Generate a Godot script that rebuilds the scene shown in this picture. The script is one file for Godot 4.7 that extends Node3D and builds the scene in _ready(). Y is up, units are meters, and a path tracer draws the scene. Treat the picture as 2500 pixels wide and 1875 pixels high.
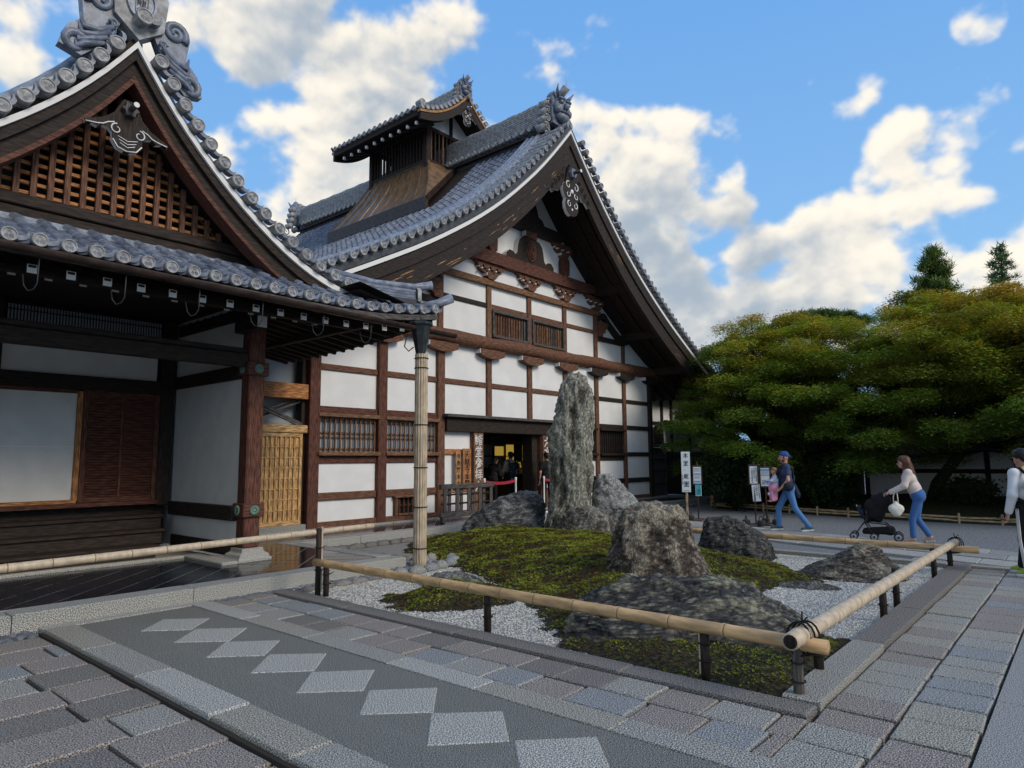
extends Node3D
# A temple forecourt: entrance hall, gabled main hall, dry garden with standing stones, stone paths, visitors.
const X0 := 15.95      # ridge line of the main hall
const ZF := -13.0      # front plane of the main hall
const GX := 3.05       # ridge line of the entrance hall
const CAM_YAW := 40.6
const SKY_W := 3072
var rng := RandomNumberGenerator.new()
var M := {}
var T := {}
var taken := {}

func _ready():
	rng.seed = 77
	camera_and_light()
	make_materials()
	ground()
	garden()
	main_hall()
	main_roof()
	entrance_hall()
	link_and_pipe()
	rails()
	backdrop()
	trees()
	signs()
	furniture()
	people()

func camera_and_light():
	var yaw := deg_to_rad(CAM_YAW)
	var p := deg_to_rad(6.4)
	var r := deg_to_rad(-0.378)
	var f := Vector3(cos(yaw), 0, -sin(yaw))
	var rt := Vector3(sin(yaw), 0, cos(yaw))
	var fp := f * cos(p) + Vector3.UP * sin(p)
	var up := -f * sin(p) + Vector3.UP * cos(p)
	var r2 := rt * cos(r) + up * sin(r)
	var u2 := -rt * sin(r) + up * cos(r)
	var cam := Camera3D.new()
	cam.name = "camera"
	cam.transform = Transform3D(Basis(r2, u2, -fp), Vector3(0, 1.66, 0))
	cam.fov = 59.5
	cam.near = 0.05
	cam.far = 900.0
	add_child(cam)
	cam.current = true
	var we := WorldEnvironment.new()
	we.name = "world"
	var e := Environment.new()
	e.background_mode = Environment.BG_SKY
	e.tonemap_mode = Environment.TONE_MAPPER_LINEAR
	e.tonemap_exposure = 2.0
	e.sdfgi_enabled = true
	e.ssao_enabled = true
	e.ssil_enabled = true
	var pm := PanoramaSkyMaterial.new()
	pm.panorama = sky_texture(f, rt)
	pm.energy_multiplier = 0.6
	var sky := Sky.new()
	sky.sky_material = pm
	e.sky = sky
	we.environment = e
	add_child(we)
	var sun := DirectionalLight3D.new()
	sun.name = "sun"
	sun.light_color = Color(1.0, 0.95, 0.88)
	sun.light_energy = 0.32
	sun.light_angular_distance = 22.0
	sun.shadow_enabled = true
	sun.look_at_from_position(Vector3.ZERO, -Vector3(0.10, 0.54, 0.83), Vector3.UP)
	add_child(sun)

# ---- sky: blue air and cumulus, laid out by bearing (degrees right of the view axis) and elevation
var nz := FastNoiseLite.new()
var nz2 := FastNoiseLite.new()
var blobs := []
var holes := []
func cov(az: float, el: float, d: Vector3) -> float:
	var c := -0.7
	for b in blobs:
		var dx: float = (az - b[0]) / b[2]
		var dy: float = (el - b[1]) / b[3]
		var q := 1.0 - sqrt(dx * dx + dy * dy)
		q = clampf(q * b[4] * 0.9, -2.0, clampf(b[2] * 0.07 - 0.30, -0.12, 0.55))
		c = maxf(c, q) + 0.10 * maxf(0.0, minf(c, q) + 0.3)
	for q in holes:
		var ex: float = (az - q[0]) / q[2]
		var ey: float = (el - q[1]) / q[3]
		c -= q[4] * 0.75 * exp(-(ex * ex + ey * ey))
	var n1 := nz.get_noise_3d(d.x * 210.0, d.y * 280.0, d.z * 210.0)
	return c + n1 * 1.0 + absf(nz2.get_noise_3d(d.x * 260.0, d.y * 340.0, d.z * 260.0)) * 0.7 - 0.12
func sky_texture(f: Vector3, rt: Vector3) -> ImageTexture:
	nz.noise_type = FastNoiseLite.TYPE_SIMPLEX_SMOOTH
	nz.seed = 5
	nz.frequency = 0.018
	nz.fractal_octaves = 8
	nz.fractal_gain = 0.60
	nz2.noise_type = FastNoiseLite.TYPE_SIMPLEX_SMOOTH
	nz2.seed = 9
	nz2.frequency = 0.02
	nz2.fractal_octaves = 4
	blobs = [[-22.7, 32.5, 11.1, 6.2, 1.5], [-13.4, 26.5, 12.3, 6.3, 1.5], [-17.8, 21.3, 9.3, 6.2, 1.4], [-4.2, 32.5, 11.0, 3.7, 1.5], [4.9, 33.1, 5.1, 3.1, 1.4], [7.6, 24.3, 10.9, 5.6, 1.6], [14.5, 22.0, 5.6, 5.1, 1.6], [8.8, 17.0, 7.3, 6.1, 1.5], [3.7, 11.1, 11.8, 7.6, 1.4], [-11.2, 16.3, 11.4, 5.8, 1.3], [14.5, 11.5, 4.4, 2.7, 1.4], [20.6, 13.4, 6.9, 4.1, 1.5], [26.5, 15.2, 7.6, 4.0, 1.5], [33.3, 14.9, 7.2, 4.4, 1.5], [37.8, 16.3, 4.9, 4.4, 1.5], [28.7, 10.4, 21.3, 5.4, 1.4], [36.8, 29.0, 1.5, 1.4, 1.2], [36.0, 24.0, 1.8, 2.3, 1.0], [32.8, 22.0, 3.1, 2.0, 0.9], [30.5, 20.2, 2.1, 1.4, 0.9], [27.5, 27.3, 1.9, 1.6, 0.6], [-35.8, 30.8, 4.9, 4.4, 1.2], [-32.0, 24.3, 4.3, 3.9, 1.0], [-42.0, 25.3, 5.5, 8.1, 1.3]]
	holes = [[-25.9, 28.4, 2.2, 3.4, 0.9], [-20.6, 28.4, 2.8, 1.1, 0.7], [-0.8, 29.3, 3.9, 1.1, 1.1], [-3.8, 31.1, 2.8, 1.7, 0.6], [-35.0, 33.5, 1.6, 1.1, 0.5], [9.5, 29.8, 2.3, 0.8, 0.6], [-14.9, 13.4, 7.4, 2.2, 0.3], [-17.8, 30.8, 2.5, 1.2, 0.4], [17.4, 16.3, 2.2, 3.3, 0.8]]
	var w := SKY_W
	var h := w / 2
	var px := PackedFloat32Array()
	px.resize(w * h * 3)
	var air_hi := Vector3(0.10, 0.29, 0.66)
	var air_lo := Vector3(0.30, 0.54, 0.80)
	for j in h:
		var el := (0.5 - (j + 0.5) / h) * PI
		var eld := rad_to_deg(el)
		var under := eld < -3.0
		for i in w:
			var k := (j * w + i) * 3
			if under:
				px[k] = 0.13; px[k + 1] = 0.13; px[k + 2] = 0.12
				continue
			var phi := (i + 0.5) / w * TAU
			var d := Vector3(sin(phi) * cos(el), sin(el), -cos(phi) * cos(el))
			var az := rad_to_deg(atan2(d.dot(rt), d.dot(f)))
			var t := pow(clampf(1.0 - eld / 62.0, 0.0, 1.0), 1.9)
			var c := air_hi.lerp(air_lo, t)
			var v: float
			var seen := absf(az) < 62.0 and eld < 56.0
			if seen:
				v = cov(az, eld, d)
			else:
				v = nz2.get_noise_3d(d.x * 70.0, d.y * 110.0, d.z * 70.0) * 1.25 + 0.10
				if absf(az) < 74.0 and eld < 64.0:
					v = lerpf(cov(az, eld, d), v, clampf(maxf((absf(az) - 62.0) / 12.0, (eld - 56.0) / 8.0), 0.0, 1.0))
			var a := smoothstep(-0.05, 0.36, v)
			if a > 0.0:
				var d2 := (d - rt * 0.012 + Vector3.UP * 0.020).normalized()
				var v2 := v
				if seen: v2 = cov(az - 0.7, eld + 1.15, d2)
				var big := nz2.get_noise_3d(d.x * 70.0 + 40.0, d.y * 100.0, d.z * 70.0)
				var thick := smoothstep(0.2, 1.0, v)
				var lit := 0.66 + clampf((v - v2) * 0.85, -0.42, 0.40) - 0.22 * thick + big * 0.45
				if az > 3.0 and az < 30.0: lit -= 0.30 * smoothstep(3.0, 8.0, az) * smoothstep(30.0, 20.0, az) * smoothstep(0.1, 0.7, v) * smoothstep(28.0, 17.0, eld) * smoothstep(9.0, 14.0, eld)
				var col := Vector3(0.34, 0.40, 0.47).lerp(Vector3(0.90, 0.83, 0.71), smoothstep(0.05, 0.95, lit))
				c = c.lerp(col, a * 0.97)
			px[k] = c.x; px[k + 1] = c.y; px[k + 2] = c.z
	return ImageTexture.create_from_image(Image.create_from_data(w, h, false, Image.FORMAT_RGBF, px.to_byte_array()))

# ---- helpers
func S(smooth := false) -> SurfaceTool:
	var s := SurfaceTool.new()
	s.begin(Mesh.PRIMITIVE_TRIANGLES)
	s.set_smooth_group(0 if smooth else -1)
	return s
func tri(s: SurfaceTool, a: Vector3, b: Vector3, c: Vector3):
	s.add_vertex(a); s.add_vertex(b); s.add_vertex(c)
func quad(s: SurfaceTool, a: Vector3, b: Vector3, c: Vector3, d: Vector3):
	tri(s, a, b, c); tri(s, a, c, d)
func quadn(s: SurfaceTool, a: Vector3, b: Vector3, c: Vector3, d: Vector3, n: Vector3):
	if (a - c).cross(a - b).dot(n) + (a - d).cross(a - c).dot(n) < 0.0:
		quad(s, a, d, c, b)
	else:
		quad(s, a, b, c, d)
func trin(s: SurfaceTool, a: Vector3, b: Vector3, c: Vector3, n: Vector3):
	if (a - c).cross(a - b).dot(n) < 0.0: tri(s, a, c, b)
	else: tri(s, a, b, c)
func bx(s: SurfaceTool, lo: Vector3, hi: Vector3, b := 0.0, xf := Transform3D()):
	var c := (lo + hi) / 2.0
	var h := ((hi - lo) / 2.0).abs()
	b = minf(b, minf(h.x, minf(h.y, h.z)) * 0.6)
	var ax := [Vector3.RIGHT, Vector3.UP, Vector3.BACK]
	for k in 3:
		var u := (k + 1) % 3
		var v := (k + 2) % 3
		for sg in [-1.0, 1.0]:
			var n: Vector3 = ax[k] * sg
			var o: Vector3 = c + n * h[k]
			var a: Vector3 = ax[u] * (h[u] - b)
			var d: Vector3 = ax[v] * (h[v] - b)
			quadn(s, xf * (o - a - d), xf * (o + a - d), xf * (o + a + d), xf * (o - a + d), xf.basis * n)
			if b > 0.0:
				for sg2 in [-1.0, 1.0]:
					var n2: Vector3 = ax[u] * sg2
					var e1: Vector3 = o + n2 * (h[u] - b)
					var e2: Vector3 = c + n * (h[k] - b) + n2 * h[u]
					quadn(s, xf * (e1 - d), xf * (e1 + d), xf * (e2 + d), xf * (e2 - d), xf.basis * (n + n2))
	if b > 0.0:
		for sx in [-1.0, 1.0]:
			for sy in [-1.0, 1.0]:
				for sz in [-1.0, 1.0]:
					var g := Vector3(sx, sy, sz)
					trin(s, xf * (c + g * Vector3(h.x, h.y - b, h.z - b)), xf * (c + g * Vector3(h.x - b, h.y, h.z - b)), xf * (c + g * Vector3(h.x - b, h.y - b, h.z)), xf.basis * g)
func done(s: SurfaceTool, m: Material) -> Mesh:
	s.generate_normals()
	var me := s.commit()
	me.surface_set_material(0, m)
	return me
func put(par: Node, called: String, me: Mesh, xf := Transform3D(), m: Material = null) -> MeshInstance3D:
	var o := MeshInstance3D.new()
	o.name = called
	o.mesh = me
	o.transform = xf
	if m: o.material_override = m
	par.add_child(o, true)
	return o
func mk(par: Node, called: String, s: SurfaceTool, m: Material) -> MeshInstance3D:
	return put(par, called, done(s, m))
func beam(par: Node, called: String, lo: Vector3, hi: Vector3, m: Material, b := 0.012) -> MeshInstance3D:
	var s := S()
	bx(s, lo, hi, b)
	return mk(par, called, s, m)
func bar(par: Node, called: String, a: Vector3, b: Vector3, w: float, h: float, m: Material, bev := 0.0, up := Vector3.UP) -> MeshInstance3D:
	var s := S()
	bars(s, a, b, w, h, bev, up)
	return mk(par, called, s, m)
func bars(s: SurfaceTool, a: Vector3, b: Vector3, w: float, h: float, bev := 0.0, up := Vector3.UP):
	var z := (b - a).normalized()
	if absf(z.dot(up)) > 0.99: up = Vector3.RIGHT
	var x := up.cross(z).normalized()
	var xf := Transform3D(Basis(x, z.cross(x), z), (a + b) / 2.0)
	var l := a.distance_to(b)
	bx(s, Vector3(-w / 2, -h / 2, -l / 2), Vector3(w / 2, h / 2, l / 2), bev, xf)
func thing(called: String, label: String, cat: String, at := Vector3.ZERO, group := "", turn := 0.0) -> Node3D:
	var o := Node3D.new()
	o.name = numbered(called)
	o.position = at
	o.rotation.y = turn
	add_child(o)
	tag(o, label, cat, group)
	return o
func tag(o: Node, label: String, cat: String, group := ""):
	o.set_meta("label", label)
	o.set_meta("category", cat)
	if group: o.set_meta("group", group)
func numbered(n: String) -> String:
	taken[n] = taken.get(n, -1) + 1
	return n if taken[n] == 0 else "%s_%03d" % [n, taken[n]]
func structure(called: String) -> Node3D:
	var o := Node3D.new()
	o.name = called
	o.set_meta("kind", "structure")
	add_child(o)
	return o
func sheet(called: String, s: SurfaceTool, m: Material) -> MeshInstance3D:
	var o := mk(self, called, s, m)
	o.set_meta("kind", "structure")
	return o
func dup(root: Node3D, at: Vector3, turn: float, label: String, group := "") -> Node3D:
	var r: Node3D = root.duplicate()
	r.name = numbered(str(root.name).split("_0")[0])
	add_child(r)
	r.position = at
	r.rotation.y = turn
	r.set_meta("label", label)
	if group: r.set_meta("group", group)
	return r
# a tube along points; rad is a number or an array; flat ends closed
func tube(s: SurfaceTool, pts: Array, rad, n := 8, caps := true):
	var rings := []
	var prev := Vector3.ZERO
	for i in pts.size():
		var t: Vector3
		if i == 0: t = pts[1] - pts[0]
		elif i == pts.size() - 1: t = pts[i] - pts[i - 1]
		else: t = pts[i + 1] - pts[i - 1]
		t = t.normalized()
		var u := prev - t * prev.dot(t)
		if u.length() < 0.01:
			u = Vector3.UP if absf(t.y) < 0.9 else Vector3.RIGHT
			u = u - t * u.dot(t)
		u = u.normalized()
		prev = u
		var v := t.cross(u)
		var rr: float = rad[i] if rad is Array else rad
		var ring := []
		for k in n:
			var a := TAU * k / n
			ring.append(pts[i] + (u * cos(a) + v * sin(a)) * rr)
		rings.append(ring)
	for i in pts.size() - 1:
		for k in n:
			var k2 := (k + 1) % n
			var mid: Vector3 = (rings[i][k] + rings[i][k2] + rings[i + 1][k] + rings[i + 1][k2]) / 4.0
			quadn(s, rings[i][k], rings[i][k2], rings[i + 1][k2], rings[i + 1][k], mid - (pts[i] + pts[i + 1]) / 2.0)
	if caps:
		for e in [0, pts.size() - 1]:
			var nn: Vector3 = (pts[0] - pts[1]) if e == 0 else (pts[e] - pts[e - 1])
			for k in n:
				trin(s, pts[e], rings[e][k], rings[e][(k + 1) % n], nn)
# a lathe round +y: rows of [radius, height]
func lathe(s: SurfaceTool, rows: Array, n := 16, xf := Transform3D()):
	for i in rows.size() - 1:
		var a: Array = rows[i]
		var b: Array = rows[i + 1]
		for k in n:
			var t1 := TAU * k / n
			var t2 := TAU * (k + 1) / n
			var d1 := Vector3(cos(t1), 0, sin(t1))
			var d2 := Vector3(cos(t2), 0, sin(t2))
			var sl := Vector2(b[1] - a[1], a[0] - b[0])
			var nn := (d1 + d2) * sl.x + Vector3.UP * sl.y * 2.0
			var p1: Vector3 = d1 * a[0] + Vector3.UP * a[1]
			var p2: Vector3 = d2 * a[0] + Vector3.UP * a[1]
			var p3: Vector3 = d2 * b[0] + Vector3.UP * b[1]
			var p4: Vector3 = d1 * b[0] + Vector3.UP * b[1]
			if a[0] < 1e-5: trin(s, xf * p1, xf * p3, xf * p4, xf.basis * nn)
			elif b[0] < 1e-5: trin(s, xf * p1, xf * p2, xf * p3, xf.basis * nn)
			else: quadn(s, xf * p1, xf * p2, xf * p3, xf * p4, xf.basis * nn)
# an outline in x,y pulled out along z between z0 and z1
func prism(s: SurfaceTool, poly: PackedVector2Array, z0: float, z1: float, xf := Transform3D()):
	var ix := Geometry2D.triangulate_polygon(poly)
	for i in range(0, ix.size(), 3):
		var a := poly[ix[i]]
		var b := poly[ix[i + 1]]
		var c := poly[ix[i + 2]]
		for z in [z0, z1]:
			trin(s, xf * Vector3(a.x, a.y, z), xf * Vector3(b.x, b.y, z), xf * Vector3(c.x, c.y, z), xf.basis * Vector3(0, 0, z - (z0 + z1) / 2))
	prism_side(s, poly, z0, z1, xf)
func prism_side(s: SurfaceTool, poly: PackedVector2Array, z0: float, z1: float, xf := Transform3D()):
	var cw := Geometry2D.is_polygon_clockwise(poly)
	for i in poly.size():
		var a := poly[i]
		var b := poly[(i + 1) % poly.size()]
		var n := (b - a).orthogonal() * (-1.0 if cw else 1.0) * -1.0
		quadn(s, xf * Vector3(a.x, a.y, z0), xf * Vector3(b.x, b.y, z0), xf * Vector3(b.x, b.y, z1), xf * Vector3(a.x, a.y, z1), xf.basis * Vector3(n.x, n.y, 0))
func pv(a: Array) -> PackedVector2Array:
	var o := PackedVector2Array()
	for i in range(0, a.size(), 2): o.append(Vector2(a[i], a[i + 1]))
	return o
func lookup(tab: Array, x: float) -> float:
	for i in range(0, tab.size() - 2, 2):
		if x <= tab[i + 2] or i + 4 > tab.size() - 1:
			var t: float = (x - tab[i]) / (tab[i + 2] - tab[i])
			return lerpf(tab[i + 1], tab[i + 3], t)
	return tab[1]
# a curve through a table of x,y pairs, smooth (Catmull-Rom)
func smoothtab(tab: Array, x: float) -> float:
	var n := tab.size() / 2
	var i := 0
	while i < n - 2 and x > tab[(i + 1) * 2]: i += 1
	var x1: float = tab[i * 2]
	var x2: float = tab[i * 2 + 2]
	var t := (x - x1) / (x2 - x1)
	var y1: float = tab[i * 2 + 1]
	var y2: float = tab[i * 2 + 3]
	if t > 1.0 or t < 0.0: return lerpf(y1, y2, t)
	var m1: float = (y2 - tab[maxi(i - 1, 0) * 2 + 1]) / (x2 - tab[maxi(i - 1, 0) * 2]) * (x2 - x1)
	var m2: float = (tab[mini(i + 2, n - 1) * 2 + 1] - y1) / (tab[mini(i + 2, n - 1) * 2] - x1) * (x2 - x1)
	var t2 := t * t
	var t3 := t2 * t
	return (2 * t3 - 3 * t2 + 1) * y1 + (t3 - 2 * t2 + t) * m1 + (-2 * t3 + 3 * t2) * y2 + (t3 - t2) * m2
func many(par: Node, called: String, me: Mesh, xs: Array, cols := []) -> MultiMeshInstance3D:
	var mm := MultiMesh.new()
	mm.transform_format = MultiMesh.TRANSFORM_3D
	mm.use_colors = cols.size() > 0
	mm.mesh = me
	mm.instance_count = xs.size()
	for i in xs.size():
		mm.set_instance_transform(i, xs[i])
		if cols.size() > 0: mm.set_instance_color(i, cols[i])
	var o := MultiMeshInstance3D.new()
	o.name = called
	o.multimesh = mm
	o.set_meta("kind", "stuff")
	par.add_child(o, true)
	return o

# ---- materials
func noise_tex(key: String, freq: float, oct: int, lo: float, hi: float, kind := FastNoiseLite.TYPE_SIMPLEX_SMOOTH, bump := 0.0, size := 512, warp := 0.0, seed_ := 1, p0 := 0.2, p1 := 0.8) -> NoiseTexture2D:
	var n := FastNoiseLite.new()
	n.noise_type = kind
	n.frequency = freq
	n.fractal_octaves = oct
	n.seed = seed_
	if oct <= 1: n.fractal_type = FastNoiseLite.FRACTAL_NONE
	if key.begins_with("rock"): n.fractal_type = FastNoiseLite.FRACTAL_RIDGED
	if warp > 0.0:
		n.domain_warp_enabled = true
		n.domain_warp_amplitude = warp
		n.domain_warp_frequency = freq * 0.6
	var t := NoiseTexture2D.new()
	t.width = size
	t.height = size
	t.seamless = true
	t.noise = n
	if bump > 0.0:
		t.as_normal_map = true
		t.bump_strength = bump
	else:
		var g := Gradient.new()
		g.offsets = PackedFloat32Array([p0, p1])
		g.colors = PackedColorArray([Color(lo, lo, lo), Color(hi, hi, hi)])
		t.color_ramp = g
	T[key] = t
	return t
func lin(r: float, g: float, b: float) -> Color:
	return Color(r, g, b).linear_to_srgb()
func mat(key: String, col: Color, rough: float, tex := "", sc := Vector3.ONE, nrm := "", ns := 1.0, nsc := Vector3.ZERO) -> StandardMaterial3D:
	var m := StandardMaterial3D.new()
	m.resource_name = key
	m.albedo_color = col
	m.roughness = rough
	m.metallic_specular = 0.4
	if tex or nrm:
		m.uv1_triplanar = true
		m.uv1_world_triplanar = true
		m.uv1_scale = sc
		m.uv1_triplanar_sharpness = 6.0
	if tex: m.albedo_texture = T[tex]
	if nrm:
		m.normal_enabled = true
		m.normal_texture = T[nrm]
		m.normal_scale = ns
	M[key] = m
	return m
func wood(key: String, col: Color, rough := 0.75):
	mat(key + "_x", col, rough, "grain", Vector3(0.5, 5.0, 5.0), "grain_n", 0.5)
	mat(key + "_y", col, rough, "grain", Vector3(5.0, 0.5, 5.0), "grain_n", 0.5)
	mat(key + "_z", col, rough, "grain", Vector3(5.0, 5.0, 0.5), "grain_n", 0.5)
func make_materials():
	noise_tex("grain", 0.014, 5, 0.55, 1.0, FastNoiseLite.TYPE_SIMPLEX_SMOOTH, 0.0, 512, 0.0, 3, 0.15, 0.75)
	noise_tex("grain_n", 0.02, 5, 0, 1, FastNoiseLite.TYPE_SIMPLEX_SMOOTH, 6.0, 512, 0.0, 3)
	noise_tex("speck", 0.15, 3, 0.46, 1.0, FastNoiseLite.TYPE_SIMPLEX, 0.0, 1024, 0.0, 4, 0.30, 0.66)
	noise_tex("speck_n", 0.12, 3, 0, 1, FastNoiseLite.TYPE_SIMPLEX, 6.0, 1024, 0.0, 4)
	noise_tex("gravel", 0.11, 2, 0.40, 1.0, FastNoiseLite.TYPE_CELLULAR, 0.0, 512, 0.0, 5, 0.1, 0.8)
	noise_tex("gravel_n", 0.11, 2, 0, 1, FastNoiseLite.TYPE_CELLULAR, 8.0, 512, 0.0, 5)
	noise_tex("blotch", 0.008, 5, 0.72, 1.0, FastNoiseLite.TYPE_SIMPLEX_SMOOTH, 0.0, 512, 0.0, 6, 0.2, 0.8)
	noise_tex("plaster", 0.006, 4, 0.965, 1.0, FastNoiseLite.TYPE_SIMPLEX_SMOOTH, 0.0, 512, 0.0, 7, 0.2, 0.8)
	noise_tex("fine_n", 0.05, 4, 0, 1, FastNoiseLite.TYPE_SIMPLEX_SMOOTH, 3.0, 512, 0.0, 8)
	noise_tex("rock_n", 0.022, 5, 0, 1, FastNoiseLite.TYPE_SIMPLEX_SMOOTH, 16.0, 1024, 25.0, 11)
	noise_tex("rock", 0.016, 5, 1.0, 0.32, FastNoiseLite.TYPE_SIMPLEX_SMOOTH, 0.0, 1024, 25.0, 12, 0.30, 0.90)
	noise_tex("soft", 0.012, 4, 0.80, 1.0, FastNoiseLite.TYPE_SIMPLEX_SMOOTH, 0.0, 512, 0.0, 15, 0.2, 0.8)
	noise_tex("moss", 0.03, 5, 0.35, 1.0, FastNoiseLite.TYPE_SIMPLEX_SMOOTH, 0.0, 512, 0.0, 13, 0.2, 0.8)
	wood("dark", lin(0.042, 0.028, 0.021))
	wood("brown", lin(0.215, 0.10, 0.058))
	wood("red", lin(0.16, 0.062, 0.04))
	wood("mid", lin(0.27, 0.14, 0.075))
	wood("tan", lin(0.56, 0.30, 0.13))
	wood("orange", lin(0.60, 0.26, 0.095))
	wood("grey", lin(0.13, 0.115, 0.105))
	wood("honey", lin(0.78, 0.47, 0.20))
	wood("pale", lin(0.52, 0.38, 0.22))
	mat("plaster", lin(0.80, 0.80, 0.79), 0.85, "plaster", Vector3.ONE * 0.4)
	mat("white", lin(0.78, 0.77, 0.74), 0.7)
	mat("screen", lin(0.70, 0.69, 0.65), 0.8, "plaster", Vector3.ONE * 0.7)
	mat("tile", lin(0.215, 0.25, 0.325), 0.34, "blotch", Vector3.ONE * 1.3, "fine_n", 0.25)
	mat("tile_b", lin(0.27, 0.31, 0.39), 0.32, "blotch", Vector3.ONE * 1.7, "fine_n", 0.25)
	mat("tile_c", lin(0.17, 0.20, 0.27), 0.33, "blotch", Vector3.ONE * 1.1, "fine_n", 0.25)
	mat("tile_pale", lin(0.42, 0.42, 0.42), 0.5, "blotch", Vector3.ONE * 1.5, "fine_n", 0.3)
	mat("tile_dark", lin(0.075, 0.08, 0.095), 0.5, "blotch", Vector3.ONE * 1.5)
	mat("copper", lin(0.30, 0.185, 0.10), 0.40, "blotch", Vector3(0.6, 0.6, 2.0), "fine_n", 0.2).metallic = 0.3
	mat("gutter", lin(0.055, 0.036, 0.030), 0.42, "blotch", Vector3.ONE)
	mat("iron", lin(0.030, 0.030, 0.032), 0.5)
	mat("zinc", lin(0.035, 0.043, 0.047), 0.4, "blotch", Vector3.ONE * 2.0)
	mat("steel", lin(0.55, 0.56, 0.58), 0.35).metallic = 0.6
	mat("granite_grey", lin(0.56, 0.545, 0.49), 0.85, "speck", Vector3.ONE * 0.45, "speck_n", 0.9)
	mat("granite_blue", lin(0.47, 0.485, 0.485), 0.85, "speck", Vector3.ONE * 0.45, "speck_n", 0.9)
	mat("granite_pink", lin(0.49, 0.435, 0.39), 0.85, "speck", Vector3.ONE * 0.45, "speck_n", 0.9)
	mat("granite_dark", lin(0.35, 0.325, 0.295), 0.85, "speck", Vector3.ONE * 0.45, "speck_n", 0.9)
	mat("granite_warm", lin(0.56, 0.53, 0.45), 0.85, "speck", Vector3.ONE * 0.45, "speck_n", 0.8)
	mat("granite_pale", lin(0.68, 0.665, 0.60), 0.85, "speck", Vector3.ONE * 0.45, "speck_n", 0.7)
	mat("concrete", lin(0.46, 0.46, 0.44), 0.9, "speck", Vector3.ONE * 0.6, "speck_n", 0.3)
	mat("asphalt", lin(0.33, 0.33, 0.295), 0.9, "speck", Vector3.ONE * 0.55, "speck_n", 0.9)
	mat("grout", lin(0.05, 0.046, 0.04), 0.95, "speck", Vector3.ONE * 0.5)
	mat("dirt", lin(0.06, 0.05, 0.04), 0.95, "speck", Vector3.ONE * 2.0)
	mat("gravel_grey", lin(0.40, 0.425, 0.45), 0.9, "gravel", Vector3.ONE * 0.85, "gravel_n", 0.9)
	mat("gravel_white", lin(0.56, 0.55, 0.51), 0.9, "gravel", Vector3.ONE * 1.8, "gravel_n", 0.6)
	mat("floor_tile", lin(0.020, 0.025, 0.036), 0.11, "blotch", Vector3.ONE * 1.2, "fine_n", 0.10)
	mat("moss_soil", lin(0.055, 0.045, 0.020), 0.95, "moss", Vector3.ONE * 1.0, "rock_n", 0.5)
	for k in [["skin", 0.50, 0.28, 0.20, 0.55], ["skin_b", 0.46, 0.25, 0.17, 0.55], ["hair_black", 0.012, 0.010, 0.010, 0.5], ["hair_brown", 0.095, 0.042, 0.025, 0.5], ["hair_light", 0.22, 0.11, 0.06, 0.5],
			["denim", 0.075, 0.20, 0.43, 0.85], ["denim_dark", 0.045, 0.125, 0.33, 0.85], ["navy", 0.040, 0.058, 0.125, 0.9], ["cap_blue", 0.03, 0.075, 0.28, 0.8], ["cream", 0.62, 0.53, 0.49, 0.9],
			["pink", 0.72, 0.30, 0.46, 0.85], ["stripe", 0.45, 0.50, 0.66, 0.9], ["cloth_white", 0.66, 0.68, 0.70, 0.9], ["cloth_black", 0.010, 0.010, 0.011, 0.9], ["bag_white", 0.66, 0.66, 0.58, 0.8],
			["shoe", 0.045, 0.085, 0.10, 0.7], ["shoe_lime", 0.30, 0.42, 0.07, 0.7], ["sole", 0.70, 0.70, 0.68, 0.7], ["red_belt", 0.36, 0.02, 0.045, 0.6], ["print_blue", 0.16, 0.36, 0.58, 0.6], ["print_cyan", 0.05, 0.42, 0.52, 0.6],
			["print_grey", 0.30, 0.34, 0.38, 0.7], ["paper", 0.66, 0.72, 0.76, 0.7], ["ink", 0.02, 0.02, 0.022, 0.8], ["beige_cloth", 0.36, 0.32, 0.27, 0.9], ["verdigris", 0.17, 0.27, 0.21, 0.6], ["rope", 0.014, 0.012, 0.010, 0.9],
			["lime_thread", 0.45, 0.34, 0.13, 0.7], ["bag_navy", 0.016, 0.024, 0.045, 0.8], ["bin", 0.42, 0.47, 0.50, 0.6], ["board_dark", 0.055, 0.035, 0.03, 0.7], ["glass_dark", 0.01, 0.01, 0.012, 0.1]]:
		mat(k[0], lin(k[1], k[2], k[3]), k[4])
	for k in ["navy", "denim", "denim_dark", "cream", "cloth_white", "beige_cloth"]:
		M[k].rim_enabled = true
		M[k].rim = 0.3
	mat("bamboo", lin(0.66, 0.43, 0.21), 0.42, "soft", Vector3(2.0, 3.0, 0.5), "fine_n", 0.08)
	mat("bamboo_pale", lin(0.62, 0.50, 0.35), 0.45, "soft", Vector3(1.5, 0.6, 1.5), "fine_n", 0.08)
	mat("bamboo_node", lin(0.24, 0.15, 0.07), 0.5)
	mat("bark", lin(0.035, 0.027, 0.022), 0.95, "grain", Vector3(3.0, 0.8, 3.0), "rock_n", 0.8)
	var y := mat("lit_screen", lin(0.62, 0.46, 0.11), 0.8)
	y.emission_enabled = true
	y.emission = lin(0.42, 0.29, 0.05)
	y.emission_energy_multiplier = 0.35

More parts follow.
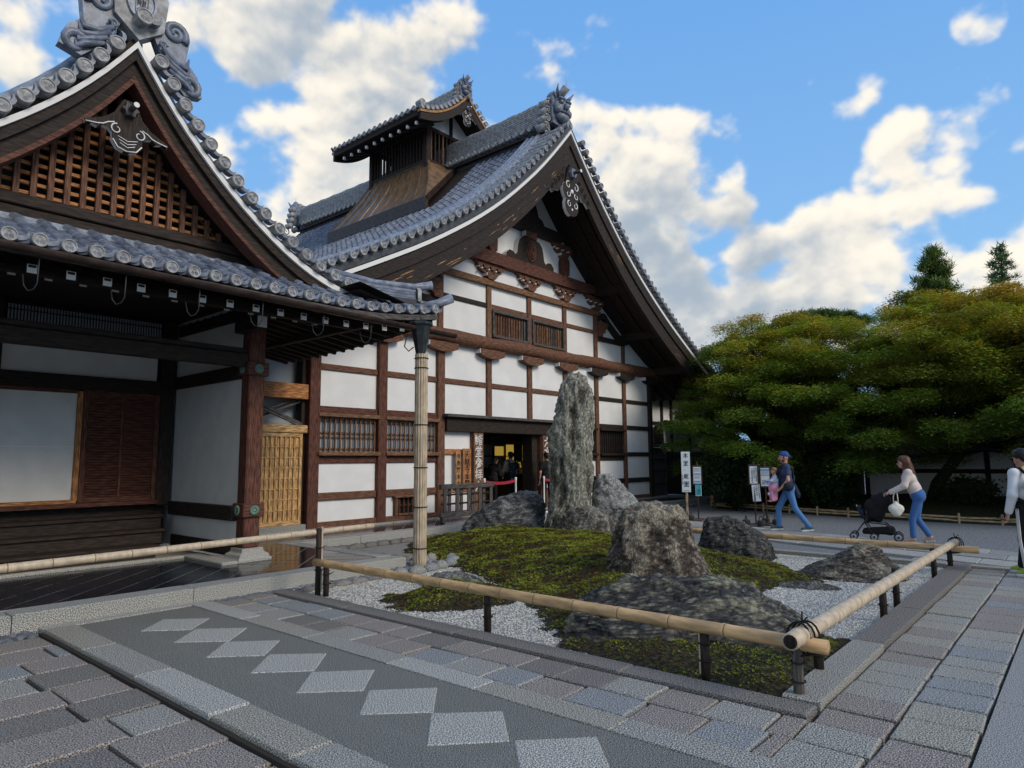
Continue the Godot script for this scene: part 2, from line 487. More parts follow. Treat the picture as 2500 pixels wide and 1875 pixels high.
# ---- ground, paths and kerbs
func slab(par: Node, called: String, x0: float, x1: float, z0: float, z1: float, top: float, m: Material, th := 0.07, b := 0.010, wob := 0.008):
	var s := S()
	var p := []
	for c in [[x0, z0], [x1, z0], [x1, z1], [x0, z1]]:
		p.append(Vector2(c[0] + rng.randf_range(-wob, wob), c[1] + rng.randf_range(-wob, wob)))
	var tilt := rng.randf_range(-0.003, 0.003)
	stone_poly(s, p, top + tilt, th, b)
	return mk(par, called, s, m)
func stone_poly(s: SurfaceTool, p: Array, top: float, th: float, b: float):
	var c := Vector2.ZERO
	for q in p: c += q / p.size()
	var n := p.size()
	for i in n:
		var a: Vector2 = p[i]
		var d: Vector2 = p[(i + 1) % n]
		var ai := a + (c - a).normalized() * b * 1.4
		var di := d + (c - d).normalized() * b * 1.4
		var out3 := Vector3((a + d).x / 2 - c.x, 0, (a + d).y / 2 - c.y).normalized()
		trin(s, Vector3(c.x, top, c.y), Vector3(ai.x, top, ai.y), Vector3(di.x, top, di.y), Vector3.UP)
		quadn(s, Vector3(ai.x, top, ai.y), Vector3(di.x, top, di.y), Vector3(d.x, top - b, d.y), Vector3(a.x, top - b, a.y), out3 + Vector3.UP)
		quadn(s, Vector3(a.x, top - b, a.y), Vector3(d.x, top - b, d.y), Vector3(d.x, top - th, d.y), Vector3(a.x, top - th, a.y), out3)
func flat(called: String, x0: float, x1: float, z0: float, z1: float, y: float, m: Material):
	var s := S()
	quadn(s, Vector3(x0, y, z0), Vector3(x1, y, z0), Vector3(x1, y, z1), Vector3(x0, y, z1), Vector3.UP)
	return sheet(called, s, m)
func rock_mat(i: int) -> Material:
	return M[["granite_grey", "granite_pink", "granite_blue", "granite_grey", "granite_dark", "granite_pink", "granite_warm"][i % 7]]
func row_stones(par: Node, x0: float, x1: float, z0: float, z1: float, top: float, along_x: bool, lmin: float, lmax: float, mats: Array, gap := 0.026, off := 0.0):
	var t := (x0 if along_x else z0) - off
	var end := x1 if along_x else z1
	while t < end:
		var l := rng.randf_range(lmin, lmax)
		var a := maxf(t, x0 if along_x else z0)
		var e := minf(t + l - gap, end)
		if e - a > 0.06:
			var m: Material = M[mats[rng.randi() % mats.size()]]
			var y := top + rng.randf_range(-0.006, 0.005)
			if along_x: slab(par, "paving_stone", a, e, z0, z1, y, m)
			else: slab(par, "paving_stone", x0, x1, a, e, y, m)
		t += l
func ground():
	flat("ground", -400, 400, -400, 400, -0.16, M.gravel_grey)
	flat("gravel_yard", 12.5, 70, -60, 40, -0.045, M.gravel_grey)
	flat("left_path_bed", -8, 2.2, -8.2, 4, -0.095, M.grout)
	flat("walk_bed", 3.6, 4.9, -8.2, 4, -0.055, M.grout)
	flat("right_path_bed", 3.9, 12.6, -1.6, 4, -0.052, M.grout)
	# asphalt walkway with stone diamonds between two stone bands
	var s := S()
	bx(s, Vector3(2.49, -0.12, -8.02), Vector3(3.66, 0.0, 5.0))
	var walk := sheet("asphalt_walkway", s, M.asphalt)
	for k in 13:
		var c := Vector2(3.155 + 0.03 * (k % 2), -7.24 + 0.693 * k)
		var p := []
		for q in 4:
			var a := q * PI / 2 + rng.randf_range(-0.03, 0.03)
			p.append(c + Vector2(cos(a), sin(a)) * (0.345 + rng.randf_range(-0.012, 0.012)))
		var st := S()
		stone_poly(st, p, 0.006, 0.03, 0.006)
		mk(walk, "diamond_stone", st, M.granite_pale)
	var kerb := structure("walkway_kerb")
	var z := -8.05
	var k := 0
	while z < 4.0:
		var l := rng.randf_range(0.95, 1.35)
		slab(kerb, "kerb_stone", 2.20, 2.485, z, z + l - 0.008, 0.012, M[["granite_warm", "granite_grey", "granite_pale"][k % 3]], 0.14, 0.014, 0.004)
		var l2 := rng.randf_range(0.85, 1.2)
		slab(kerb, "kerb_stone", 3.665, 3.905, z, z + l - 0.007, 0.010, M[["granite_pale", "granite_warm", "granite_grey"][k % 3]], 0.1, 0.008, 0.003)
		z += l
		k += 1
	slab(kerb, "kerb_stone", 2.2, 3.9, -8.2, -8.06, 0.006, M.granite_pale, 0.1, 0.008, 0.003)
	beam(kerb, "kerb_joint", Vector3(2.165, -0.12, -8.05), Vector3(2.2, -0.022, 4.0), M.dirt, 0.0)
	var pave := structure("stone_pavement")
	var mats := ["granite_grey", "granite_pink", "granite_blue", "granite_dark", "granite_pink"]
	var zr := -8.0
	while zr < 2.5:
		var wd := rng.randf_range(0.43, 0.52)
		row_stones(pave, -1.6, 2.17, zr, zr + wd - 0.028, -0.042, true, 0.50, 0.98, mats, 0.028, rng.randf() * 0.5)
		zr += wd
	row_stones(pave, 3.925, 4.265, -8.0, -1.50, 0.0, false, 0.36, 0.52, mats)
	row_stones(pave, 4.285, 4.62, -8.0, -1.50, 0.0, false, 0.34, 0.50, mats, 0.016, 0.2)
	row_stones(pave, 3.925, 4.265, -1.50, 2.0, 0.0, false, 0.40, 0.52, mats)
	row_stones(pave, 4.285, 12.3, -1.485, -1.075, 0.0, true, 0.31, 0.40, ["granite_grey", "granite_grey", "granite_pink", "granite_warm"])
	row_stones(pave, 4.285, 12.9, -1.055, -0.64, 0.0, true, 0.33, 0.44, ["granite_grey", "granite_warm", "granite_blue", "granite_pink"])
	var xs := 4.285
	while xs < 12.9:
		slab(pave, "concrete_strip", xs, xs + 1.49, -0.62, -0.20, 0.0, M.concrete, 0.05, 0.004, 0.002)
		xs += 1.5
	row_stones(pave, 4.285, 12.9, -0.18, 0.26, 0.0, true, 0.45, 0.8, ["granite_grey", "granite_warm"])
	row_stones(pave, 4.285, 12.9, 0.28, 0.70, 0.0, true, 0.45, 0.8, ["granite_grey", "granite_warm"])
	row_stones(pave, 4.285, 12.9, 0.72, 1.2, 0.0, true, 0.45, 0.8, ["granite_grey", "granite_warm"])
	# garden kerbs
	var gk := structure("garden_kerb")
	z = -7.95
	while z < -1.55:
		var l := minf(rng.randf_range(1.3, 1.9), -1.51 - z)
		slab(gk, "kerb_stone", 4.64, 4.87, z, z + l - 0.006, 0.022, M.granite_dark, 0.14, 0.012, 0.003)
		z += l
	var x := 4.875
	k = 0
	while x < 12.35:
		var l := minf(rng.randf_range(1.3, 2.0), 12.45 - x)
		slab(gk, "kerb_stone", x, x + l - 0.006, -1.745, -1.50, 0.045, M[["granite_grey", "granite_dark", "granite_dark"][mini(k, 2)]], 0.16, 0.012, 0.003)
		x += l
		k += 1
	z = -10.8
	while z < -1.8:
		slab(gk, "kerb_stone", 12.28, 12.48, z, z + 1.49, 0.03, M.granite_warm, 0.16, 0.012, 0.003)
		z += 1.5
	# stone path on which the visitors walk
	var fp := structure("far_path")
	for i in 10:
		var z1 := 3.0 - i * 1.5
		var z2 := z1 - 1.49
		for c in 3:
			var p := []
			for q in [[0, z1], [1, z1], [1, z2], [0, z2]]:
				var near_x: float = 13.05 - (q[1] + 2.0) * 0.30
				p.append(Vector2(near_x + (c + q[0]) * 0.66 + (0.0 if q[0] == 0 else -0.01), q[1] + (0.3 if c == 1 else 0.0)))
			var st := S()
			stone_poly(st, p, 0.0 + 0.002 * c, 0.08, 0.01)
			mk(fp, "path_slab", st, M[["granite_pale", "concrete", "granite_pale"][(i + c) % 3]])
	var st2 := S()
	quadn(st2, Vector3(12.46, -0.02, -2.4), Vector3(13.3, -0.02, -2.4), Vector3(13.3, -0.02, 3), Vector3(12.46, -0.02, 3), Vector3.UP)
	sheet("path_joint", st2, M.concrete)
	# raised floor of dark tiles in front of the two halls
	var fl := structure("tiled_terrace")
	var s3 := S()
	bx(s3, Vector3(-7, -0.16, -14.0), Vector3(6.78, 0.1435, -8.62))
	bx(s3, Vector3(6.4, -0.16, -14.0), Vector3(26.0, 0.143, -11.62))
	mk(fl, "terrace_base", s3, M.granite_grey)
	x = -7.0
	while x < 7.1:
		slab(fl, "edge_stone", x, minf(x + 1.79, 7.10), -8.62, -8.30, 0.15, M.granite_pale, 0.30, 0.015, 0.002)
		x += 1.8
	z = -11.3
	while z < -8.63:
		slab(fl, "edge_stone", 6.79, 7.09, z, minf(z + 1.33, -8.63), 0.15, M.granite_pale, 0.30, 0.015, 0.002)
		z += 1.34
	x = 6.79
	while x < 26.0:
		slab(fl, "edge_stone", x, x + 1.69, -11.62, -11.31, 0.15, M.granite_pale, 0.30, 0.015, 0.002)
		x += 1.7
	x = 7.0
	while x < 23.8:
		slab(fl, "foundation_stone", x, x + 1.79, -13.15, -12.86, 0.19, M.granite_pale, 0.2, 0.012, 0.002)
		x += 1.8
	var area1 := PackedVector2Array([Vector2(-3.0, -11.0), Vector2(6.78, -11.0), Vector2(6.78, -8.63), Vector2(-3.0, -8.63)])
	var area2 := PackedVector2Array([Vector2(5.3, -12.86), Vector2(24.0, -12.86), Vector2(24.0, -11.63), Vector2(6.78, -11.63), Vector2(6.78, -11.005), Vector2(5.3, -11.005)])
	var sz := 0.345
	var rest := S()
	var count := 0
	for i in range(-60, 60):
		for j in range(-60, 60):
			var c := Vector2(4.0, -9.0) + (Vector2(1, 1).normalized() * i + Vector2(1, -1).normalized() * j) * sz
			if c.x < -3.4 or c.x > 24.4 or c.y > -8.3 or c.y < -13.2: continue
			var h := sz / 2 - 0.006
			var dq := PackedVector2Array()
			for q in [[-1, -1], [1, -1], [1, 1], [-1, 1]]:
				dq.append(c + (Vector2(1, 1).normalized() * q[0] + Vector2(1, -1).normalized() * q[1]) * h)
			for ar in [area1, area2]:
				for poly in Geometry2D.intersect_polygons(dq, ar):
					var pl := []
					for v in poly: pl.append(v)
					if pl.size() < 3: continue
					var near: bool = c.x > 0.2 and c.y > -11.2 and count < 290
					var stt := S() if near else rest
					stone_poly(stt, pl, 0.147 + rng.randf_range(-0.0012, 0.0012), 0.012, 0.003)
					if near:
						mk(fl, "floor_tile", stt, M.floor_tile)
						count += 1
	mk(fl, "floor_tile", rest, M.floor_tile).set_meta("kind", "stuff")

# ---- dry garden
func pebble_mesh(m: Material) -> Mesh:
	var s := S(true)
	var a := [Vector3(1, 0, 0), Vector3(-1, 0, 0), Vector3(0, 1, 0), Vector3(0, -1, 0), Vector3(0, 0, 1), Vector3(0, 0, -1)]
	for f in [[0, 2, 4], [4, 2, 1], [1, 2, 5], [5, 2, 0], [4, 3, 0], [1, 3, 4], [5, 3, 1], [0, 3, 5]]:
		var p: Vector3 = a[f[0]]
		var q: Vector3 = a[f[1]]
		var r: Vector3 = a[f[2]]
		var pq := (p + q).normalized() * 0.94
		var qr := (q + r).normalized() * 0.94
		var rp := (r + p).normalized() * 0.94
		for t in [[p, pq, rp], [pq, q, qr], [rp, qr, r], [pq, qr, rp]]:
			trin(s, t[0], t[1], t[2], t[0] + t[1] + t[2])
	return done(s, m)
func tinted(key: String, rough := 0.9) -> StandardMaterial3D:
	var m := StandardMaterial3D.new()
	m.resource_name = key
	m.vertex_color_use_as_albedo = true
	m.roughness = rough
	m.metallic_specular = 0.35
	return m
func pebbles(par: Node, called: String, x0: float, x1: float, z0: float, z1: float, y: float, n: int, r0: float, r1: float, base: Color, var_ := 0.4, keep := PackedVector2Array()):
	var me := pebble_mesh(tinted(called))
	var xs := []
	var cs := []
	for i in n:
		var p := Vector3(rng.randf_range(x0, x1), 0, rng.randf_range(z0, z1))
		if keep.size() > 0 and moss_sd(p.x, p.z) > 0.16: continue
		var r := rng.randf_range(r0, r1)
		p.y = y + r * 0.25
		var b := Basis.from_euler(Vector3(rng.randf() * 0.6, rng.randf() * TAU, rng.randf() * 0.6)).scaled(Vector3(r, r * 0.7, r * rng.randf_range(0.7, 1.2)))
		xs.append(Transform3D(b, p))
		var v := 1.0 + rng.randf_range(-var_, var_)
		cs.append(Color(base.r * v * rng.randf_range(0.94, 1.06), base.g * v, base.b * v * rng.randf_range(0.93, 1.05)))
	return many(par, called, me, xs, cs)
var moss_poly := PackedVector2Array()
var mnz := FastNoiseLite.new()
func moss_sd(x: float, z: float) -> float:
	var p := Vector2(x, z)
	var best := 99.0
	for i in moss_poly.size():
		var q := Geometry2D.get_closest_point_to_segment(p, moss_poly[i], moss_poly[(i + 1) % moss_poly.size()])
		best = minf(best, q.distance_to(p))
	var sd := best if Geometry2D.is_point_in_polygon(p, moss_poly) else -best
	var isl := 0.42 - Vector2((x - 6.02) / 1.25, (z + 6.15) / 0.95).length() * 0.62
	sd = maxf(sd, isl)
	return sd + mnz.get_noise_2d(x * 60.0, z * 60.0) * 0.16 + mnz.get_noise_2d(x * 240.0, z * 240.0) * 0.10
func moss_h(x: float, z: float, sd: float) -> float:
	var h := 0.27 * smoothstep(0.0, 1.6, sd) + 0.055 * smoothstep(-0.05, 0.18, sd)
	h += 0.10 * exp(-(pow(x - 5.35, 2) / 0.10 + pow(z + 3.1, 2) / 0.5)) + 0.10 * exp(-(pow(x - 5.6, 2) / 0.35 + pow(z + 2.0, 2) / 0.12))
	h += 0.10 * exp(-(pow(x - 6.0, 2) / 0.25 + pow(z + 6.1, 2) / 0.16))
	var fl := smoothstep(3.2, 4.6, sqrt(pow(x - 5.0, 2) + pow(z + 1.5, 2)))
	h *= lerpf(0.55, 1.0, fl)
	return h + mnz.get_noise_2d(x * 90.0, z * 90.0) * 0.035 + mnz.get_noise_2d(x * 330.0, z * 330.0) * 0.012 - 0.03
func garden():
	mnz.noise_type = FastNoiseLite.TYPE_SIMPLEX_SMOOTH
	mnz.seed = 21
	mnz.frequency = 0.012
	mnz.fractal_octaves = 3
	moss_poly = pv([8.35, -9.75, 7.66, -7.6, 6.5, -5.4, 5.75, -4.4, 5.05, -3.6, 4.88, -1.78, 6.75, -1.78, 7.0, -2.6, 8.4, -3.5, 9.9, -3.05, 10.9, -3.9, 11.6, -5.4, 12.2, -7.2, 12.2, -10.6, 9.6, -10.9])
	flat("white_gravel", 4.86, 12.3, -10.9, -1.74, -0.035, M.gravel_white)
	# moss mounds
	var s := S(true)
	var st := 0.055
	var nx := int(7.4 / st)
	var nzz := int(9.1 / st)
	var hh := []
	var sdv := []
	for j in nzz + 1:
		for i in nx + 1:
			var x := 4.88 + i * st
			var z := -10.86 + j * st
			var sd := moss_sd(x, z)
			sdv.append(sd)
			hh.append(moss_h(x, z, sd))
	for j in nzz:
		for i in nx:
			var k := j * (nx + 1) + i
			if maxf(maxf(sdv[k], sdv[k + 1]), maxf(sdv[k + nx + 1], sdv[k + nx + 2])) < -0.04: continue
			var x := 4.88 + i * st
			var z := -10.86 + j * st
			quadn(s, Vector3(x, hh[k], z), Vector3(x + st, hh[k + 1], z), Vector3(x + st, hh[k + nx + 2], z + st), Vector3(x, hh[k + nx + 1], z + st), Vector3.UP)
	var soil := mk(self, "moss_mound", s, M.moss_soil)
	soil.set_meta("kind", "structure")
	# moss itself: tufts of small leaves
	var ts := S()
	for q in 7:
		var a := q * 0.9 + rng.randf() * 0.5
		var d := Vector3(cos(a), 0, sin(a))
		var side := Vector3(-d.z, 0, d.x) * 0.28
		var tip := d * rng.randf_range(0.5, 1.15) + Vector3.UP * rng.randf_range(0.5, 1.0)
		tri(ts, -side + d * 0.1, side + d * 0.1, tip)
	var mm := tinted("moss", 1.0)
	mm.backlight_enabled = true
	mm.backlight = Color(0.25, 0.28, 0.08)
	var tuft := done(ts, mm)
	var xs := []
	var cs := []
	for i in 95000:
		var x := rng.randf_range(4.9, 12.2)
		var z := rng.randf_range(-10.8, -1.8)
		var d := Vector2(x, z).length()
		if rng.randf() > clampf(7.5 / d, 0.35, 1.0): continue
		var sd := moss_sd(x, z)
		if sd < 0.0 and rng.randf() > 0.25 + sd * 2.5: continue
		if sd < 0.08 and rng.randf() > 0.55: continue
		var r := rng.randf_range(0.011, 0.021) * clampf(d / 7.0, 0.9, 1.6)
		xs.append(Transform3D(Basis.from_euler(Vector3(rng.randf_range(-0.3, 0.3), rng.randf() * TAU, rng.randf_range(-0.3, 0.3))).scaled(Vector3.ONE * r), Vector3(x, moss_h(x, z, sd) - 0.003, z)))
		var n := mnz.get_noise_2d(x * 130.0, z * 130.0) + 0.6 * mnz.get_noise_2d(x * 420.0 + 900.0, z * 420.0)
		var c := Color(0.185, 0.215, 0.022).lerp(Color(0.10, 0.06, 0.02), smoothstep(-0.05, 0.45, n))
		c = c.lerp(Color(0.30, 0.30, 0.035), smoothstep(0.12, 0.5, -n))
		var v := rng.randf_range(0.6, 1.3)
		cs.append(Color(c.r * v, c.g * v, c.b * v))
	var mo := many(self, "moss", tuft, xs, cs)
	tag(mo, "olive green and brown moss covering the mounds round the standing stones", "moss")
	var pb = pebbles(self, "white_pebbles", 4.9, 12.26, -8.6, -1.76, -0.035, 80000, 0.005, 0.010, Color(0.60, 0.59, 0.55), 0.28, moss_poly)
	tag(pb, "small white gravel stones spread round the moss mounds", "gravel")
	# strips of grey pebbles edged with dark stones
	var ps := structure("pebble_strip")
	pebbles(ps, "pebbles", 3.95, 6.75, -8.28, -7.92, -0.06, 1500, 0.022, 0.05, Color(0.13, 0.145, 0.165))
	pebbles(ps, "pebbles", -1.5, 2.15, -8.28, -8.0, -0.06, 700, 0.022, 0.05, Color(0.12, 0.13, 0.15))
	pebbles(ps, "pebbles", 7.11, 7.55, -11.0, -8.5, -0.03, 700, 0.025, 0.06, Color(0.13, 0.14, 0.15))
	pebbles(ps, "pebbles", 7.2, 23.5, -11.29, -10.95, -0.03, 3000, 0.025, 0.06, Color(0.15, 0.155, 0.16))
	pebbles(ps, "pebbles", 6.75, 8.1, -8.3, -7.95, -0.05, 330, 0.045, 0.085, Color(0.15, 0.175, 0.21), 0.3)
	var bs := pebble_mesh(M.granite_dark)
	var x := 7.55
	while x < 23.0:
		var l := rng.randf_range(0.24, 0.42)
		put(ps, "border_stone", bs, Transform3D(Basis.from_euler(Vector3(0, rng.randf_range(-0.1, 0.1), 0)).scaled(Vector3(l * 0.55, 0.085, 0.085)), Vector3(x + l / 2, -0.01, -10.9 + rng.randf_range(-0.02, 0.02))))
		x += l
	var z := -10.8
	while z < -8.6:
		var l := rng.randf_range(0.2, 0.34)
		put(ps, "border_stone", bs, Transform3D(Basis().scaled(Vector3(0.075, 0.07, l * 0.55)), Vector3(7.6 + rng.randf_range(-0.02, 0.02), -0.01, z + l / 2)))
		z += l
	x = 4.95
	while x < 6.3:
		var l := rng.randf_range(0.18, 0.34)
		put(ps, "border_stone", bs, Transform3D(Basis().scaled(Vector3(l * 0.55, 0.06, 0.07)), Vector3(x + l / 2, -0.02, -7.9 + rng.randf_range(-0.02, 0.02))), M[["granite_pink", "granite_dark"][rng.randi() % 2]])
		x += l
	for q in [[6.62, -7.86, 0.15], [6.9, -7.82, 0.17], [7.22, -7.86, 0.16], [7.5, -7.92, 0.14], [7.75, -7.98, 0.14], [7.98, -8.12, 0.15], [8.15, -8.35, 0.15], [7.7, -8.6, 0.15], [7.95, -8.65, 0.12]]:
		put(ps, "border_stone", bs, Transform3D(Basis.from_euler(Vector3(0, rng.randf() * 3, 0)).scaled(Vector3(q[2], 0.10, q[2] * 0.8)), Vector3(q[0], 0.0, q[1])), M[["granite_blue", "granite_grey"][rng.randi() % 2]])
	rocks()
# a standing or lying stone. rows: height, left, right, near, far (left/right as seen from the path)
func rock(called: String, label: String, x: float, z: float, rows: Array, base: Color, patch: Color, amp: float, streak: Vector3, patch_at: Vector2, sd: int, sq := 2.5, group := ""):
	var n := Vector3(x, 0, z).normalized()
	var u := Vector3(-n.z, 0, n.x)
	var no := FastNoiseLite.new()
	no.noise_type = FastNoiseLite.TYPE_SIMPLEX_SMOOTH
	no.seed = sd
	no.frequency = 1.0
	no.fractal_type = FastNoiseLite.FRACTAL_RIDGED
	no.fractal_octaves = 5
	no.fractal_gain = 0.55
	var lo := FastNoiseLite.new()
	lo.noise_type = FastNoiseLite.TYPE_SIMPLEX_SMOOTH
	lo.seed = sd + 7
	lo.frequency = 1.6
	lo.fractal_octaves = 4
	var cell := FastNoiseLite.new()
	cell.noise_type = FastNoiseLite.TYPE_CELLULAR
	cell.cellular_return_type = FastNoiseLite.RETURN_DISTANCE
	cell.seed = sd
	cell.frequency = 3.0
	var nr := 84
	var na := 104
	var y0: float = rows[0][0]
	var y1: float = rows[-1][0]
	var pts := []
	var cols := []
	var tabs := [[], [], [], []]
	for r in rows:
		for q in 4:
			tabs[q].append(r[0])
			tabs[q].append(r[q + 1])
	for i in nr + 1:
		var t := float(i) / nr
		t = 1.0 - pow(1.0 - t, 1.35)
		var y := lerpf(y0, y1, t)
		var l := smoothtab(tabs[0], y)
		var r := smoothtab(tabs[1], y)
		var ne := smoothtab(tabs[2], y)
		var fa := smoothtab(tabs[3], y)
		var cu := (l + r) / 2
		var cvv := (ne + fa) / 2
		var ru := (r - l) / 2
		var rv := (fa - ne) / 2
		if i == nr:
			ru *= 0.25; rv *= 0.25
		for k in na:
			var a := TAU * k / na
			var c := cos(a)
			var sn := sin(a)
			var q := pow(pow(absf(c), sq) + pow(absf(sn), sq), -1.0 / sq)
			var p := u * (cu + ru * c * q) + n * (cvv + rv * sn * q) + Vector3.UP * y
			var dirv := (u * c / maxf(ru, 0.05) + n * sn / maxf(rv, 0.05)).normalized()
			dirv = (dirv + Vector3.UP * smoothstep(0.7, 1.0, t) * 1.2).normalized()
			var pw := p + Vector3(x, 0, z)
			var sp := pw * streak
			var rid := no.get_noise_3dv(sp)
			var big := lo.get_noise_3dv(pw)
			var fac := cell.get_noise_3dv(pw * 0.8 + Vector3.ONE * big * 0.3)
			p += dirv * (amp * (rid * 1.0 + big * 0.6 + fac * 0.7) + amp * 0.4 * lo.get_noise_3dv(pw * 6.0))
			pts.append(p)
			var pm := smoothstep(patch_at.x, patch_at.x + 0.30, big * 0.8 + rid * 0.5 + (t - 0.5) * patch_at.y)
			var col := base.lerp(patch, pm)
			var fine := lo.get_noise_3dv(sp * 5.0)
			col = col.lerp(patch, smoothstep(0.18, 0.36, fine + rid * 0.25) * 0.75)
			col = col.lerp(base * 0.42, smoothstep(0.05, 0.40, lo.get_noise_3dv(sp * 2.2 + Vector3.ONE * 9.0) - rid * 0.35) * 0.8)  # dark streaks, plus crevice shade painted in where the ridge noise dips
			cols.append(col)
	var s := S(true)
	for i in nr:
		for k in na:
			var a := i * na + k
			var b := i * na + (k + 1) % na
			for q in [a, b, b + na, a, b + na, a + na]:
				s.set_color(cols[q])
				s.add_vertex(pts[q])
	var tc := Vector3.ZERO
	for k in na: tc += pts[nr * na + k] / na
	for k in na:
		for q in [nr * na + k, nr * na + (k + 1) % na]:
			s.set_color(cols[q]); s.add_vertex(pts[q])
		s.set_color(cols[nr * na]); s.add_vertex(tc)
	var m := StandardMaterial3D.new()
	m.resource_name = "stone_" + called
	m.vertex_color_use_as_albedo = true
	m.albedo_texture = T.rock
	m.normal_enabled = true
	m.normal_texture = T.rock_n
	m.normal_scale = 2.0
	m.uv1_triplanar = true
	m.uv1_world_triplanar = true
	m.uv1_scale = Vector3(1.5, 1.5, 1.5) * (streak / maxf(streak.x, maxf(streak.y, streak.z)))
	m.roughness = 0.82
	m.metallic_specular = 0.35
	var o := put(self, numbered(called), done(s, m), Transform3D(Basis(), Vector3(x, 0, z)))
	tag(o, label, "rock", group)
	return o
func rocks():
	var g := "stones standing and lying in the moss garden"
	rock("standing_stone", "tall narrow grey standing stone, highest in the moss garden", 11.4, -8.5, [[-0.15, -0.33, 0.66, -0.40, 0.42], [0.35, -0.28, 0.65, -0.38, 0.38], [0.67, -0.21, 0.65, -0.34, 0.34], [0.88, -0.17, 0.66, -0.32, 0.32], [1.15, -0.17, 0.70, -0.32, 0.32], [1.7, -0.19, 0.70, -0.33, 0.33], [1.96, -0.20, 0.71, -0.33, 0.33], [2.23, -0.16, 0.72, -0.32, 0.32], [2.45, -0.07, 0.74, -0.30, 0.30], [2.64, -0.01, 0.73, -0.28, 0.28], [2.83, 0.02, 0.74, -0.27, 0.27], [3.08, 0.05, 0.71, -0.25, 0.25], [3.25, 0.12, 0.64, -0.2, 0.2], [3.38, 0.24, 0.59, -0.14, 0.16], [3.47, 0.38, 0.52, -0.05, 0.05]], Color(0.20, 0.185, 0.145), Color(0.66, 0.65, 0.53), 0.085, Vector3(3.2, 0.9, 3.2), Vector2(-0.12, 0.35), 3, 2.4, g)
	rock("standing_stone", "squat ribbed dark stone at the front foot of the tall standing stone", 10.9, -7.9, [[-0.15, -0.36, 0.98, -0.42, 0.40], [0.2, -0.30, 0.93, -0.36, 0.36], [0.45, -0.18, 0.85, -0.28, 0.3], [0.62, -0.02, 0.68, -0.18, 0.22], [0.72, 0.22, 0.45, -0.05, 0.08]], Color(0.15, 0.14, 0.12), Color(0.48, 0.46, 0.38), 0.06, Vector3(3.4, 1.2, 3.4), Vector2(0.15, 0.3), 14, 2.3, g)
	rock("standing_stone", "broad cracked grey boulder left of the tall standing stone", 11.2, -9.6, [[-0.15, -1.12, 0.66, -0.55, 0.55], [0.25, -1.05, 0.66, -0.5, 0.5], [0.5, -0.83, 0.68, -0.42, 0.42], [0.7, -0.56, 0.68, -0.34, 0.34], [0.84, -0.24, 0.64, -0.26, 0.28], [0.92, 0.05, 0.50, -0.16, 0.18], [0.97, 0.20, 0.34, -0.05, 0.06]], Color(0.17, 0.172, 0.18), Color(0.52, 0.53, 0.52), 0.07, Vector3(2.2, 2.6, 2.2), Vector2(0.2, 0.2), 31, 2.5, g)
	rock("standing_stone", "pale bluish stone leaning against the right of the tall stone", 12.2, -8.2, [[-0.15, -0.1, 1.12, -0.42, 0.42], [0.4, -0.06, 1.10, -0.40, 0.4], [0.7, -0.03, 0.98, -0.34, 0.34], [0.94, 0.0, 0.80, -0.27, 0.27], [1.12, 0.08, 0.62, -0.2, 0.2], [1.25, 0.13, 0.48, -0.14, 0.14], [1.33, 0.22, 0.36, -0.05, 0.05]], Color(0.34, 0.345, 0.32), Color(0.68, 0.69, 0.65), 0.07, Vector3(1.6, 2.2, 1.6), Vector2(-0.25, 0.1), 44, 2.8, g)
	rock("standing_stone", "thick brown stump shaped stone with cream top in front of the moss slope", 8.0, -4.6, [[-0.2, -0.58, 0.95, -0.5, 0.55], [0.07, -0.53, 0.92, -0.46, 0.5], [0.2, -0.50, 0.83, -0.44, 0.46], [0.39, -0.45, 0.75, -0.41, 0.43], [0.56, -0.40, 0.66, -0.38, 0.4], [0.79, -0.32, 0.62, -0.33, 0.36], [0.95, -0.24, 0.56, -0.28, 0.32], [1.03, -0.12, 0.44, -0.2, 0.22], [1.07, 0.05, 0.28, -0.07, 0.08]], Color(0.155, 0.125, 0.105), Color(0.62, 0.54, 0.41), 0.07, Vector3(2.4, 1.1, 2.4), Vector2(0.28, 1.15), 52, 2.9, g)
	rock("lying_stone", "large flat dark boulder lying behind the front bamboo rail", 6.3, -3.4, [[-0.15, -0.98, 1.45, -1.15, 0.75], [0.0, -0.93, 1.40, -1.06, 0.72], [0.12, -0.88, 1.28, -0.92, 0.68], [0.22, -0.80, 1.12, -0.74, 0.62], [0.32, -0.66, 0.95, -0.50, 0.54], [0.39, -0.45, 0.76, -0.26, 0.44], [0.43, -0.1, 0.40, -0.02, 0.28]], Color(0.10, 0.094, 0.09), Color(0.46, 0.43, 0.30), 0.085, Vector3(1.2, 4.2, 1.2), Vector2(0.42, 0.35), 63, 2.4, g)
	rock("lying_stone", "dark rounded boulder beyond the brown stump shaped stone", 11.3, -5.0, [[-0.15, -0.36, 0.92, -0.5, 0.5], [0.05, -0.34, 0.90, -0.46, 0.46], [0.24, -0.33, 0.82, -0.4, 0.4], [0.41, -0.30, 0.66, -0.32, 0.32], [0.54, -0.26, 0.42, -0.22, 0.22], [0.62, -0.15, 0.26, -0.12, 0.12], [0.66, -0.04, 0.12, -0.04, 0.04]], Color(0.095, 0.095, 0.092), Color(0.32, 0.31, 0.27), 0.07, Vector3(2.4, 2.0, 2.4), Vector2(0.45, 0.3), 71, 2.6, g)
